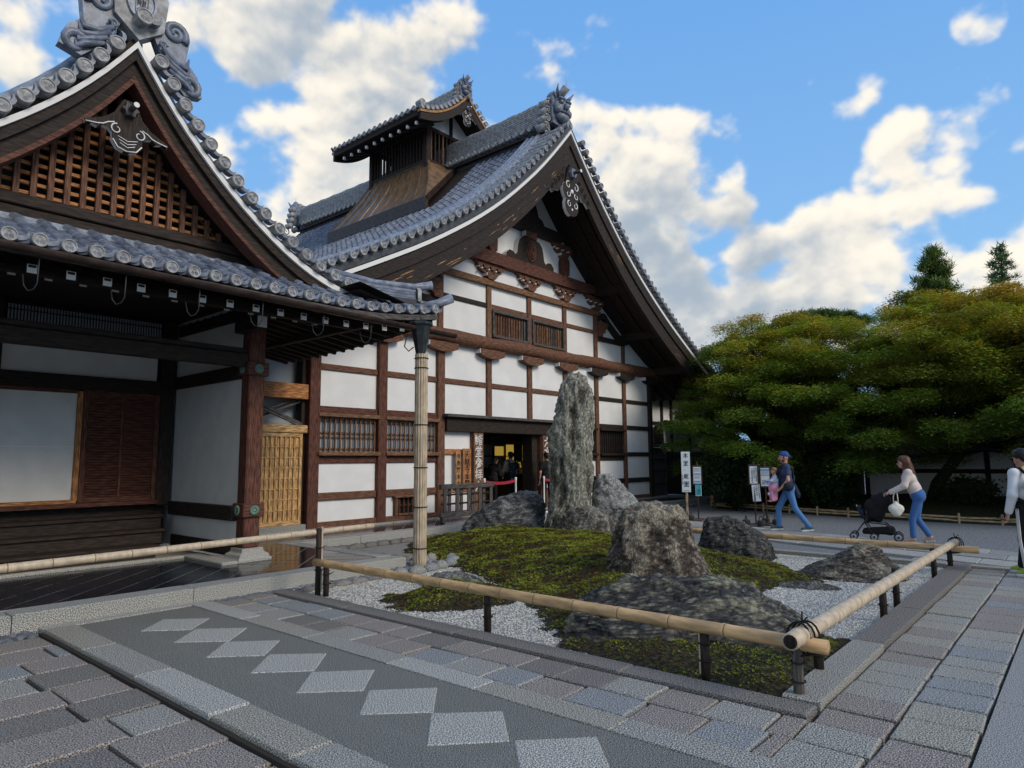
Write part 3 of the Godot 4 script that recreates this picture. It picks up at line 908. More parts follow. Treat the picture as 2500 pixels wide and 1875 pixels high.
	rock("lying_stone", "low peaked brown rock in white gravel near the far rail corner", 10.6, -2.8, [[-0.15, -0.66, 0.80, -0.55, 0.5], [0.0, -0.62, 0.74, -0.48, 0.46], [0.1, -0.45, 0.68, -0.38, 0.4], [0.2, -0.22, 0.60, -0.28, 0.3], [0.3, -0.04, 0.52, -0.18, 0.22], [0.38, 0.10, 0.42, -0.1, 0.14], [0.44, 0.20, 0.30, -0.03, 0.05]], Color(0.17, 0.145, 0.12), Color(0.50, 0.46, 0.36), 0.06, Vector3(1.6, 3.4, 1.6), Vector2(0.2, 0.5), 85, 2.2, g)
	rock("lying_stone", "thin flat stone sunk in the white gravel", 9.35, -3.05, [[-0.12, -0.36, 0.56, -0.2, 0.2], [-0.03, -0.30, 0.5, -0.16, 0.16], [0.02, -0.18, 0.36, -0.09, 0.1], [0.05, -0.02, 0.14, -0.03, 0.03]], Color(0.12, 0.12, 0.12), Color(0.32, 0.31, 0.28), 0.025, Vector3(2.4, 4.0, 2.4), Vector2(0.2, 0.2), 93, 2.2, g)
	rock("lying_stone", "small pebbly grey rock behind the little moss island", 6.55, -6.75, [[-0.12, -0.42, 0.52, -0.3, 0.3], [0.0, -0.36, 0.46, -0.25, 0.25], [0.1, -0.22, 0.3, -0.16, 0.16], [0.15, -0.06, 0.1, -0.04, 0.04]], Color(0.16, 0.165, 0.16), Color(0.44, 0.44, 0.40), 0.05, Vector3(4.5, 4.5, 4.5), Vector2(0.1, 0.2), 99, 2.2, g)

# ---- main hall: timber frame and plaster
const PX := [8.42, 10.31, 12.26, 14.19, 16.05, 17.92, 19.77, 21.61, 23.49]
const ROOF := [0.0, 11.52, 0.5, 10.95, 1.0, 10.40, 1.5, 9.88, 2.0, 9.40, 3.0, 8.52, 4.0, 7.76, 5.0, 7.10, 6.0, 6.50, 7.0, 5.96, 8.0, 5.44, 9.0, 4.95, 9.8, 4.62, 10.2, 4.50]
var hall: Node3D
func roof_y(dx: float) -> float:
	return smoothtab(ROOF, absf(dx))
func hx(called: String, x0: float, x1: float, y0: float, y1: float, m: String, proud := 0.0, deep := 0.14) -> MeshInstance3D:
	return beam(hall, called, Vector3(x0, y0, ZF - deep), Vector3(x1, y1, ZF + proud), M[m])
func post(x: float, y0: float, y1: float, w: float, m: String, proud := 0.0):
	return beam(hall, "post", Vector3(x - w / 2, y0, ZF - 0.2), Vector3(x + w / 2, y1, ZF + proud), M[m])
func panel(x0: float, x1: float, y0: float, y1: float):
	var s := S()
	bx(s, Vector3(x0, y0, ZF - 0.13), Vector3(x1, y1, ZF - 0.07))
	mk(hall, "plaster_panel", s, M.plaster)
func lattice(x0: float, x1: float, y0: float, y1: float, m: String, pitch: float, rails_: Array, backing: Material, zf := ZF, bw := 0.035):
	var w := Node3D.new()
	w.name = "lattice_window"
	hall.add_child(w, true)
	var s := S()
	bx(s, Vector3(x0, y0, zf - 0.16), Vector3(x1, y1, zf - 0.12))
	mk(w, "backing", s, backing)
	var n := int((x1 - x0) / pitch)
	var st := S()
	bx(st, Vector3(-bw / 2, y0, -0.02), Vector3(bw / 2, y1, 0.02), 0.004)
	var me := done(st, M[m + "_y"])
	for i in n:
		put(w, "bar", me, Transform3D(Basis(), Vector3(x0 + (i + 0.5) * (x1 - x0) / n, 0, zf - 0.05)))
	for r in rails_:
		beam(w, "rail", Vector3(x0, r - 0.02, zf - 0.11), Vector3(x1, r + 0.02, zf - 0.075), M[m + "_x"], 0.003)
	return w
func boat(w: float, h: float) -> PackedVector2Array:
	var p := [-w / 2, h, -w / 2, h * 0.42]
	for i in 9:
		var t := i / 8.0
		p.append(lerpf(-w / 2 * 0.94, w / 2 * 0.94, t))
		p.append(h * 0.36 * pow(absf(t * 2 - 1), 2.2))
	p.append_array([w / 2, h * 0.42, w / 2, h])
	return pv(p)
func bracket(x: float, y: float):
	var b := Node3D.new()
	b.name = "bracket"
	b.position = Vector3(x, y, ZF)
	hall.add_child(b, true)
	var s := S()
	prism(s, pv([-0.13, 0, 0.13, 0, 0.20, 0.09, 0.20, 0.16, -0.20, 0.16, -0.20, 0.09]), -0.08, 0.10)
	mk(b, "block", s, M.brown_x)
	s = S()
	prism(s, pv([-0.66, 0.49, -0.66, 0.44, -0.57, 0.41, -0.56, 0.35, -0.47, 0.33, -0.45, 0.24, -0.36, 0.20, -0.30, 0.165, 0.30, 0.165, 0.36, 0.20, 0.45, 0.24, 0.47, 0.33, 0.56, 0.35, 0.57, 0.41, 0.66, 0.44, 0.66, 0.49]), -0.07, 0.07)
	mk(b, "arm", s, M.brown_x)
	for k in [-0.3, 0.0, 0.3]:
		var q := S()
		bx(q, Vector3(k - 0.075, 0.27, 0.06), Vector3(k + 0.075, 0.37, 0.14), 0.008)
		mk(b, "small_block", q, M.brown_x)
	var wq := S()
	for k in [-0.475, -0.18, 0.12]:
		bx(wq, Vector3(k - 0.03, 0.23, 0.075), Vector3(k + 0.03, 0.262, 0.16))
	bx(wq, Vector3(-0.225, 0.085, -0.06), Vector3(-0.203, 0.165, 0.10))
	bx(wq, Vector3(-0.505, 0.30, -0.05), Vector3(-0.478, 0.345, 0.06))
	mk(b, "white_tip", wq, M.white)
func main_hall():
	hall = thing("main_hall", "large white plastered temple hall with dark timber frame and steep tiled gable", "building")
	# posts
	post(PX[0], 0.17, 4.8, 0.27, "red_y", 0.05)
	post(PX[1], 0.17, 4.8, 0.26, "red_y", 0.05)
	post(PX[2], 0.17, 4.78, 0.25, "brown_y", 0.04)
	for i in [3, 4]: post(PX[i], 2.86, 4.6, 0.20, "brown_y")
	for i in [5, 6, 7]: post(PX[i], 0.17, 4.6, 0.20, "brown_y")
	post(PX[8], 0.17, 4.6, 0.24, "dark_y", 0.03)
	for i in [2, 3, 4, 5, 6]: post(PX[i], 5.12, 6.72, 0.19, "brown_y" if i != 3 else "mid_y")
	post(PX[7], 5.12, 6.2, 0.18, "brown_y")
	post(PX[1], 5.12, 6.2, 0.18, "brown_y")
	# rails and panels, bay by bay
	for i in 8:
		var a: float = PX[i] + 0.11
		var b: float = PX[i + 1] - 0.11
		var entry: bool = i >= 2 and i <= 4
		var md: String = "brown_x" if i < 5 else "dark_x"
		if not entry:
			hx("sill", a, b, 0.18, 0.31, "brown_x", 0.02)
			hx("rail", a, b, 0.78, 0.95, md, -0.01)
			if i == 1:
				panel(a, 10.76, 0.31, 0.78)
				panel(11.74, b, 0.31, 0.78)
			else: panel(a, b, 0.31, 0.78)
			panel(a, b, 0.95, 1.60 if i < 7 else 1.74)
			if i < 7:
				hx("rail", a, b, 1.60, 1.765, "red_x" if i < 2 else "dark_x", -0.02)
				hx("window_sill", a - 0.02, b + 0.02, 1.767, 1.855, "mid_x" if i < 2 else "dark_x", 0.10)
				hx("window_head", a - 0.02, b + 0.02, 2.64, 2.728, "mid_x" if i < 2 else "dark_x", 0.08)
				lattice(a, b, 1.855, 2.64, "mid" if i < 2 else "dark", 0.137, [1.93, 2.19, 2.29, 2.56], M.print_grey if i < 2 else M.dark_x)
			else:
				hx("rail", a, b, 1.74, 1.90, md, -0.02)
				panel(a, b, 1.90, 2.73)
			hx("rail", a, b, 2.73, 2.885, "red_x" if i < 5 else "dark_x", -0.01)
		panel(a, b, 2.88, 3.71)
		hx("rail", a, b, 3.71, 3.85, md, -0.02)
		panel(a, b, 3.85, 4.80)
	# small barred hatch low in the second bay
	lattice(10.84, 11.66, 0.36, 0.74, "red", 0.12, [0.55], M.dark_x, ZF + 0.02)
	hx("hatch_frame", 10.74, 10.84, 0.31, 0.78, "brown_y", 0.03)
	hx("hatch_frame", 11.66, 11.76, 0.31, 0.78, "brown_y", 0.03)
	hx("hatch_frame", 10.70, 11.80, 0.74, 0.79, "mid_x", 0.07)
	hx("hatch_frame", 10.84, 11.66, 0.31, 0.36, "mid_x", 0.05)
	# entrance
	hx("lintel", 12.38, 18.1, 2.41, 2.79, "dark_x", 0.12, 0.22)
	hx("lintel_cap", 12.28, 18.2, 2.79, 2.872, "grey_x", 0.26, 0.1)
	panel(12.385, 13.44, 1.95, 2.41)
	hx("rail", 12.385, 13.44, 1.80, 1.95, "orange_x", -0.01)
	panel(12.385, 13.44, 0.95, 1.80)
	hx("rail", 12.385, 13.44, 0.80, 0.95, "orange_x", -0.01)
	panel(12.385, 13.44, 0.30, 0.80)
	hx("sill", 12.385, 13.44, 0.18, 0.30, "brown_x", 0.01)
	hx("jamb", 13.44, 13.84, 0.18, 2.41, "mid_y", 0.03)
	beam(hall, "jamb", Vector3(16.22, 0.17, ZF - 0.5), Vector3(16.48, 2.42, ZF - 0.1), M.dark_y)
	hx("jamb", 16.5, 16.98, 0.18, 2.41, "brown_y", 0.03)
	panel(16.98, 17.81, 0.3, 2.41)
	# great log beam with boat shaped brackets
	var s := S(true)
	var pts := []
	var rad := []
	for i in 36:
		var x := lerpf(7.6, 25.42, i / 35.0)
		pts.append(Vector3(x, 4.985 + 0.015 * sin(x * 1.7), ZF + 0.02))
		rad.append(0.205 + 0.012 * sin(x * 2.9 + 1.0) + 0.008 * sin(x * 6.1))
	tube(s, pts, rad, 14)
	mk(hall, "log_beam", s, M.brown_x)
	beam(hall, "white_tip", Vector3(25.42, 4.86, ZF - 0.13), Vector3(25.45, 5.13, ZF + 0.17), M.white, 0.0)
	for i in range(1, 9):
		var q := S()
		prism(q, boat(1.02 if i < 4 else 1.0, 0.26), -0.12, 0.13, Transform3D(Basis(), Vector3(PX[i], 4.53, ZF + 0.02)))
		mk(hall, "boat_bracket", q, M["brown_x" if i < 6 else "dark_x"])
		beam(hall, "white_tip", Vector3(PX[i] - 0.535, 4.66, ZF - 0.08), Vector3(PX[i] - 0.512, 4.785, ZF + 0.13), M.white, 0.0)
	beam(hall, "white_tip", Vector3(PX[8] + 0.512, 4.66, ZF - 0.08), Vector3(PX[8] + 0.535, 4.785, ZF + 0.13), M.white, 0.0)
	# upper tiers
	for i in range(2, 6):
		var a: float = PX[i] + 0.095
		var b: float = PX[i + 1] - 0.095
		if i == 3 or i == 4:
			hx("rail", a, b, 6.03, 6.19, "brown_x", -0.02)
			var f := 0.075
			hx("window_frame", a + 0.0, b - 0.0, 5.20, 5.28, "grey_x", 0.07)
			hx("window_frame", a + 0.0, b - 0.0, 5.94, 6.028, "grey_x", 0.05)
			hx("window_frame", a, a + f, 5.28, 5.94, "grey_y", 0.05)
			hx("window_frame", b - f, b, 5.28, 5.94, "grey_y", 0.05)
			var w := Node3D.new()
			w.name = "slatted_window"
			hall.add_child(w, true)
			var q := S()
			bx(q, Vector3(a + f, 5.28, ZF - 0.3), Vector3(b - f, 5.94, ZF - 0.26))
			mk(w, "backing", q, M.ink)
			for k in 13:
				var cx := lerpf(a + f + 0.04, b - f - 0.04, k / 12.0)
				var ang := rng.randf_range(0.55, 1.05)
				var st := S()
				bx(st, Vector3(-0.028, 5.28, -0.028), Vector3(0.028, 5.94, 0.028), 0.003, Transform3D(Basis(Vector3.UP, ang), Vector3(cx, 0, ZF - 0.06)))
				mk(w, "slat", st, M[["grey_y", "mid_y", "mid_y", "brown_y"][rng.randi() % 4]])
		else:
			panel(a, b, 5.15, 6.06)
			hx("rail", a, b, 6.06, 6.19, "dark_x" if i == 2 else "brown_x", -0.02)
		panel(a, b, 6.19, 6.71)
	hx("tie_beam", PX[2] - 0.25, PX[6] + 0.25, 6.71, 6.89, "mid_x", 0.06)
	# plaster of the gable above and beside
	var top := [PX[2] - 0.1, 6.89]
	for k in 15:
		var x := lerpf(PX[2] - 0.1, PX[6] + 0.1, k / 14.0)
		top.append(x)
		top.append(roof_y(x - X0) - 0.42)
	top.append_array([PX[6] + 0.1, 6.89])
	var q2 := S()
	prism(q2, pv(top), -0.13, -0.07, Transform3D(Basis(), Vector3(0, 0, ZF)))
	mk(hall, "plaster_gable", q2, M.plaster)
	for sgn in [-1, 1]:
		var inner: float = (PX[6] if sgn > 0 else PX[2]) + sgn * 0.09
		var poly := [inner, 5.15]
		for k in 9:
			var x := lerpf(inner, X0 + sgn * 8.4, k / 8.0)
			poly.append(x)
			poly.append(maxf(roof_y(x - X0) - 0.42, 5.15))
		var q3 := S()
		prism(q3, pv(poly), -0.13, -0.075, Transform3D(Basis(), Vector3(0, 0, ZF)))
		mk(hall, "plaster_gable", q3, M.plaster)
		var outer: float = (PX[7] if sgn > 0 else PX[1])
		hx("rail", minf(inner, outer + 0.1), maxf(inner, outer + 0.1), 5.84, 6.02, "dark_x", 0.0)
		# curved tie beam
		var ws := S()
		var sh := []
		for k in 13:
			var t := k / 12.0
			sh.append(Vector2(inner + sgn * t * 1.95, 6.62 - 0.62 * smoothstep(0.12, 0.85, t) + 0.12 * sin(minf(t * 3.0, 1.0) * PI)))
		var ol := PackedVector2Array()
		for p in sh: ol.append(p + Vector2(0, 0.12))
		sh.reverse()
		for p in sh: ol.append(p - Vector2(0, 0.10))
		prism(ws, ol, -0.06, 0.10, Transform3D(Basis(), Vector3(0, 0, ZF)))
		mk(hall, "curved_tie_beam", ws, M.dark_x)
		var cb := S()
		prism(cb, pv([0, 0, sgn * 0.22, 0.02, sgn * 0.26, 0.12, sgn * 0.40, 0.16, sgn * 0.42, 0.30, sgn * 0.56, 0.36, sgn * 0.6, 0.55, 0, 0.55]), -0.06, 0.08, Transform3D(Basis(), Vector3(inner, 5.98, ZF)))
		mk(hall, "carved_corbel", cb, M.brown_x)
		# purlins running out to the verge
		for pr in [[3.72, 7.36, 7.66], [5.75, 6.02, 6.30], [7.75, 4.90, 5.2]]:
			beam(hall, "purlin", Vector3(X0 + sgn * pr[0] - 0.14, pr[1], -13.2), Vector3(X0 + sgn * pr[0] + 0.14, pr[2], -11.45), M.dark_z)
		var kk: float = PX[6] if sgn > 0 else PX[2]
		bracket(kk, 6.89)
	for i in [3, 4, 5]: bracket(PX[i], 6.89)
	# rainbow beam
	var rb := S()
	prism(rb, pv([12.7, 7.42, 13.0, 7.36, 18.9, 7.36, 19.3, 7.40, 19.75, 7.45, 19.75, 7.66, 19.4, 7.72, 12.9, 7.73, 12.5, 7.68, 12.5, 7.5]), -0.12, 0.16, Transform3D(Basis(), Vector3(0, 0, ZF)))
	mk(hall, "rainbow_beam", rb, M.red_x)
	var rb2 := S()
	prism(rb2, pv([14.2, 8.86, 14.5, 8.78, 17.3, 8.78, 17.75, 8.88, 17.75, 9.08, 17.4, 9.14, 14.4, 9.14, 14.1, 9.05]), -0.1, 0.14, Transform3D(Basis(), Vector3(0, 0, ZF)))
	mk(hall, "upper_beam", rb2, M.dark_x)
	# frog-leg strut with carved crest
	var fl := []
	var half := [1.17, 7.73, 1.15, 7.86, 1.02, 7.97, 0.86, 7.96, 0.74, 7.88, 0.66, 7.98, 0.62, 8.2, 0.56, 8.40, 0.42, 8.52, 0.22, 8.56]
	for k in range(0, half.size(), 2): fl.append_array([16.0 + half[k], half[k + 1]])
	for k in range(half.size() - 2, -1, -2): fl.append_array([16.0 - half[k], half[k + 1]])
	var fs := S()
	prism(fs, pv(fl), -0.06, 0.12, Transform3D(Basis(), Vector3(0, 0, ZF)))
	mk(hall, "frog_leg_strut", fs, M.dark_x)
	fs = S()
	prism_side(fs, pv(fl), -0.06, 0.112, Transform3D(Basis().scaled(Vector3(1.012, 1.004, 1)), Vector3(-16.0 * 0.012, -0.02, ZF)))
	mk(hall, "strut_edge", fs, M.white)
	fs = S(true)
	for r in [[0.24, 0.0], [0.17, 0.03], [0.10, 0.05]]:
		var c := []
		for k in 21: c.append(Vector3(16.0 + cos(k * TAU / 20) * r[0] * 0.85, 8.15 + sin(k * TAU / 20) * r[0] * 1.3, ZF + 0.12 + r[1]))
		tube(fs, c, 0.04, 6)
	for k in 9: tube(fs, [Vector3(16.0, 8.15, ZF + 0.17), Vector3(16.0 + cos(k * 0.7) * 0.17, 8.15 + sin(k * 0.7) * 0.27, ZF + 0.14)], 0.028, 5)
	mk(hall, "carved_crest", fs, M.red_y)
	beam(hall, "bearing_block", Vector3(15.72, 8.56, ZF - 0.05), Vector3(16.28, 8.78, ZF + 0.15), M.red_x)
	beam(hall, "white_tip", Vector3(15.70, 8.60, ZF - 0.02), Vector3(15.718, 8.76, ZF + 0.14), M.white, 0.0)
	# pendants and their clustered brackets
	for x in [14.22, 17.85]:
		var ps := S()
		prism(ps, pv([-0.07, 0, 0.07, 0, 0.09, 0.08, 0.17, 0.12, 0.19, 0.55, 0.15, 0.68, -0.15, 0.68, -0.19, 0.55, -0.17, 0.12, -0.09, 0.08]), -0.05, 0.14, Transform3D(Basis(), Vector3(x, 7.66, ZF)))
		mk(hall, "carved_pendant", ps, M.red_y)
		bracket(x, 8.34)
	# top king strut
	var ks := S()
	prism(ks, pv([-0.75, 9.14, 0.75, 9.14, 0.62, 9.32, 0.42, 9.38, 0.34, 9.62, 0.2, 9.95, -0.2, 9.95, -0.34, 9.62, -0.42, 9.38, -0.62, 9.32]), -0.05, 0.1, Transform3D(Basis(), Vector3(16.0, 0, ZF)))
	mk(hall, "king_strut", ks, M.dark_y)
	# body behind the front wall
	var bs := S()
	quadn(bs, Vector3(8.3, 0.1, -13.2), Vector3(8.3, 4.9, -13.2), Vector3(8.3, 4.9, -27), Vector3(8.3, 0.1, -27), Vector3.LEFT)
	quadn(bs, Vector3(23.6, 0.1, -13.2), Vector3(23.6, 4.9, -13.2), Vector3(23.6, 4.9, -27), Vector3(23.6, 0.1, -27), Vector3.RIGHT)
	quadn(bs, Vector3(8.3, 0.1, -27), Vector3(23.6, 0.1, -27), Vector3(23.6, 4.9, -27), Vector3(8.3, 4.9, -27), Vector3.FORWARD)
	mk(hall, "side_wall", bs, M.plaster)
	for k in 7: beam(hall, "post", Vector3(23.5, 0.1, -15.2 - k * 1.87), Vector3(23.66, 4.9, -15.0 - k * 1.87), M.dark_y)
	# ticket room behind the doorway
	var r := S()
	quadn(r, Vector3(12.5, 0.165, -13), Vector3(23.4, 0.165, -13), Vector3(23.4, 0.165, -16.5), Vector3(12.5, 0.165, -16.5), Vector3.UP)
	mk(hall, "room_floor", r, M.granite_dark)
	r = S()
	bx(r, Vector3(12.4, 2.9, -16.6), Vector3(23.4, 3.0, -13.2))
	mk(hall, "room_ceiling", r, M.dark_x)
	r = S()
	bx(r, Vector3(12.3, 0.1, -16.5), Vector3(12.4, 2.95, -13.2))
	bx(r, Vector3(23.3, 0.1, -16.5), Vector3(23.4, 2.95, -13.2))
	mk(hall, "room_wall", r, M.dark_y)
	r = S()
	bx(r, Vector3(12.4, 0.1, -16.6), Vector3(23.4, 2.95, -16.42))
	mk(hall, "room_wall", r, M.brown_x)
	for k in 9:
		var x := 15.6 + k * 0.62
		for t in 2:
			var sc := S()
			bx(sc, Vector3(x, 1.36 + t * 0.44, -16.42), Vector3(x + 0.54, 1.76 + t * 0.44, -16.39))
			mk(hall, "paper_screen", sc, M.lit_screen if (k in [1, 4, 5, 6] and t == 1) or (k in [5, 6] and t == 0) else M.screen)
		beam(hall, "screen_post", Vector3(x - 0.075, 1.3, -16.42), Vector3(x - 0.005, 2.3, -16.33), M.mid_y, 0.004)
	beam(hall, "ticket_counter", Vector3(15.2, 0.17, -16.0), Vector3(21.2, 1.06, -15.6), M.brown_x)
	beam(hall, "counter_top", Vector3(15.1, 1.06, -16.05), Vector3(21.3, 1.12, -15.5), M.mid_x)
	for k in 8:
		beam(hall, "counter_panel", Vector3(15.3 + k * 0.74, 0.3, -15.60), Vector3(15.95 + k * 0.74, 0.98, -15.585), M.tan_y, 0.004)
	for p in [[16.1, 1.0, 0.5, 0.6, "paper"], [19.15, 1.55, 0.5, 0.7, "print_grey"], [19.2, 1.1, 0.3, 0.42, "paper"], [17.2, 1.3, 0.24, 0.3, "paper"]]:
		beam(hall, "notice_sheet", Vector3(p[0], p[1], -16.36), Vector3(p[0] + p[2], p[1] + p[3], -16.35), M[p[4]], 0.0)
	for p in [[19.17, 2.08, 0.44, 0.1, "ink"], [19.2, 1.72, 0.40, 0.12, "print_grey"], [19.25, 1.64, 0.3, 0.1, "ink"], [16.18, 1.42, 0.34, 0.05, "ink"], [16.22, 1.32, 0.26, 0.03, "ink"]]:
		beam(hall, "notice_print", Vector3(p[0], p[1], -16.348), Vector3(p[0] + p[2], p[1] + p[3], -16.345), M[p[4]], 0.0)
	for x in [14.4, 15.5]:
		var o := beam(hall, "picture_frame", Vector3(x - 0.32, 2.06, -13.9), Vector3(x + 0.32, 2.36, -13.86), M.dark_x)
		beam(o, "glass", Vector3(x - 0.27, 2.1, -13.857), Vector3(x + 0.27, 2.32, -13.852), M.glass_dark, 0.0)
	# lettered boards beside the doorway
	board(Vector3(13.44, 0.75, ZF + 0.05), 0.385, 1.66, ["sho", "dou", "san", "hai", "iri"], M.mid_y, M.white, "brown board with large white brush lettering left of the doorway", 0.30)
	board(Vector3(16.52, 0.75, ZF + 0.05), 0.44, 1.66, ["dai", "hon", "yama", "ten", "ryu"], M.brown_y, M.white, "brown board with white brush lettering right of the doorway", 0.32)
	board(Vector3(13.02, 0.9, ZF + 0.05), 0.31, 1.06, ["ten", "ryu", "tera", "hon", "mon"], M.orange_y, M.ink, "orange wooden board with black lettering beside the doorway board", 0.21)
	board(Vector3(12.74, 0.9, ZF + 0.05), 0.20, 0.98, ["tera", "san", "mon", "hon", "dai"], M.tan_y, M.ink, "narrow pale wooden board with black lettering, leftmost of the hung boards", 0.14)
	# floodlight and camera under the verge
	var lamp := thing("wall_lamp", "white diamond shaped lamp fixed under the gable verge", "lamp", Vector3(11.0, 6.25, ZF + 0.35))
	beam(lamp, "lamp_shade", Vector3(-0.09, -0.3, -0.09), Vector3(0.09, 0.0, 0.09), M.white, 0.03).rotation = Vector3(0, 0.7, 0.35)
	beam(lamp, "lamp_arm", Vector3(-0.02, -0.02, -0.42), Vector3(0.02, 0.02, 0.0), M.iron)
	var camr := thing("security_camera", "small round security camera on the gable wall", "camera", Vector3(13.75, 7.95, ZF + 0.25))
	var cs := S(true)
	lathe(cs, [[0.0, -0.12], [0.08, -0.09], [0.11, 0.0], [0.09, 0.08], [0.0, 0.1]], 14)
	mk(camr, "camera_body", cs, M.steel)
	beam(camr, "camera_arm", Vector3(-0.02, 0.05, -0.3), Vector3(0.02, 0.1, 0.0), M.white)
# brush lettering: strokes on a 10 x 10 grid, y downwards
const GLYPH := {
	"sho": "0.6,0.8 2,1.6;0.2,2.8 3.4,2.6;0.6,4 3,3.9;0.6,5.2 3,5.1;0.8,6.4 0.9,9;0.8,6.4 3,6.3 2.8,8.8;0.9,8.8 2.8,8.6;4.6,2 8.6,1.8;6.6,0.4 6.5,4;4,4 9.6,3.7;9,0.8 4,6.4;5.2,5.8 5.4,9.6;5.2,5.8 8.8,5.6 8.6,9.4;5.4,7.5 8.6,7.3;5.4,9.3 8.6,9.1",
	"dou": "5,0.2 5,2;2.6,0.8 3.4,1.9;7.6,0.6 6.6,1.9;1,3.8 1.2,2.4 9,2.2 8.4,3.6;3.2,4 3.3,5.8;3.2,4 7,3.9 6.8,5.7;3.3,5.6 6.8,5.5;2,7.4 8,7.2;5,6 5,9.4;0.8,9.5 9.4,9.3",
	"san": "4.6,0.2 2.4,2.2 6.8,2;6,1 7.8,2.6;1,3.6 9.2,3.3;4.4,2.6 0.8,6;5.4,3.6 9.6,6.2;5.6,4.8 3.2,6.4;6.6,5.9 2.6,8;7.6,7.2 1.8,9.8",
	"hai": "0.6,2.8 3.6,2.6;2.2,0.6 2.2,8.6 1.2,8.2;0.4,6.2 3.8,5;4.6,1.4 9,1;5,3.4 8.8,3.2;4.4,5.6 9.4,5.3;4.2,7.6 9.6,7.3;7,1.2 6.8,9.8",
	"iri": "4.2,0.8 5,1.6 4.4,5 0.8,9.2;4.9,3 6.4,6.4 9.6,9",
	"dai": "1,3.6 9,3.2;5,0.4 4.6,5 0.8,9.4;5,4 6.4,7 9.4,9.2",
	"hon": "1,3 9,2.8;5,0.4 5,9.8;4.8,3 2.6,6.2 0.6,7.8;5.2,3 7,6 9.4,7.6;3.2,7.6 6.8,7.5",
	"yama": "5,0.8 5,8.8;1.4,3.8 1.4,9;8.6,3.6 8.6,9.2;1.4,9 8.6,8.8",
	"ten": "1.8,1.4 8.2,1.2;1,4.4 9,4.2;5,1.4 4.6,5 1,9.4;5.2,4.6 6.6,7.4 9.4,9.2",
	"ryu": "2.4,0.2 2.5,1.2;0.6,1.6 4.4,1.5;1.4,2 1.8,3;3.6,1.9 3.1,3;0.4,3.4 4.6,3.3;1,4.4 0.8,9.4;1,4.4 4.2,4.3 4.1,9.2;1.2,5.9 4,5.8;1.2,7.4 4,7.3;6,0.6 6,3;6,1.8 9,1.6;6,3 9,2.9 8.8,4.4;5.8,4.4 8.8,4.4;6,4.4 5.8,9 9.6,9.2 9.4,8;6.2,5.8 8.8,5.7;6.2,7 8.8,6.9",
	"tera": "2.6,1.6 7.4,1.5;5,0.2 5,3.2;0.8,3.4 9.2,3.2;1.2,5.6 9,5.4;6.6,4 6.6,9.4 5.4,9;3,6.8 4,8",
	"mon": "1.4,0.8 1.4,9.6;1.4,0.8 4.2,0.8 4.2,3.4;1.6,2 4,2;1.6,3.3 4,3.3;8.6,0.8 8.6,9.6 7.8,9.2;5.8,0.8 8.6,0.8;5.8,0.8 5.8,3.4;5.9,2 8.4,2;5.9,3.3 8.4,3.3",
	"niwa": "5,0.2 5,1.4;1.2,1.6 9.4,1.5;1.8,1.6 1.6,6 0.6,9.6;7.8,2.6 5.2,3.4;6.4,3.2 6.4,6.6;4.6,4.8 8.8,4.7;4.8,6.7 8.6,6.6;2.6,3.4 4.2,3.3 3,5.4 4.2,5.4 2.4,8.6;2.8,6.6 5,8.8 9.6,9.2",
	"en": "0.8,0.6 0.8,9.6;0.8,0.6 9.2,0.6 9.2,9.6;0.8,9.4 9.2,9.4;3,2.4 7,2.3;5,1.4 5,3.6;2.2,3.7 7.8,3.6;3.2,4.6 3.2,6;3.2,4.6 6.8,4.6 6.8,6;3.2,6 6.8,6;5,6 2.4,8.6;5,6.4 5,8.4;5.2,6.6 7.8,8.6",
	"dot": "4.4,4.6 5.6,5.4;4.4,5.4 5.6,4.6"}
func glyph(s: SurfaceTool, key: String, o: Vector3, size: float, w: float, xf := Transform3D()):
	for st in GLYPH[key].split(";"):
		var pp := []
		for q in st.split(" "):
			var c: PackedStringArray = q.split(",")
			pp.append(Vector2(float(c[0]) * size / 10.0, -float(c[1]) * size / 10.0))
		for i in pp.size() - 1:
			var a: Vector2 = pp[i]
			var b: Vector2 = pp[i + 1]
			var d := (b - a).normalized()
			var nn := Vector2(-d.y, d.x) * w / 2
			a -= d * w * 0.35
			b += d * w * 0.3
			var f := 1.0 if i < pp.size() - 2 else 0.7
			quadn(s, xf * (o + Vector3(a.x + nn.x, a.y + nn.y, 0)), xf * (o + Vector3(b.x + nn.x * f, b.y + nn.y * f, 0)), xf * (o + Vector3(b.x - nn.x * f, b.y - nn.y * f, 0)), xf * (o + Vector3(a.x - nn.x, a.y - nn.y, 0)), xf.basis * Vector3.BACK)
func board(at: Vector3, w: float, h: float, text: Array, m: Material, ink: Material, label: String, size: float):
	var b := thing("lettered_board", label, "sign", at)
	var s := S()
	bx(s, Vector3(0, 0, 0), Vector3(w, h, 0.035), 0.008)
	mk(b, "panel", s, m)
	s = S()
	for i in text.size():
		glyph(s, text[i], Vector3((w - size) / 2, h - 0.06 - i * (h - 0.08) / text.size(), 0.038), size, size * 0.115)
	mk(b, "lettering", s, ink)

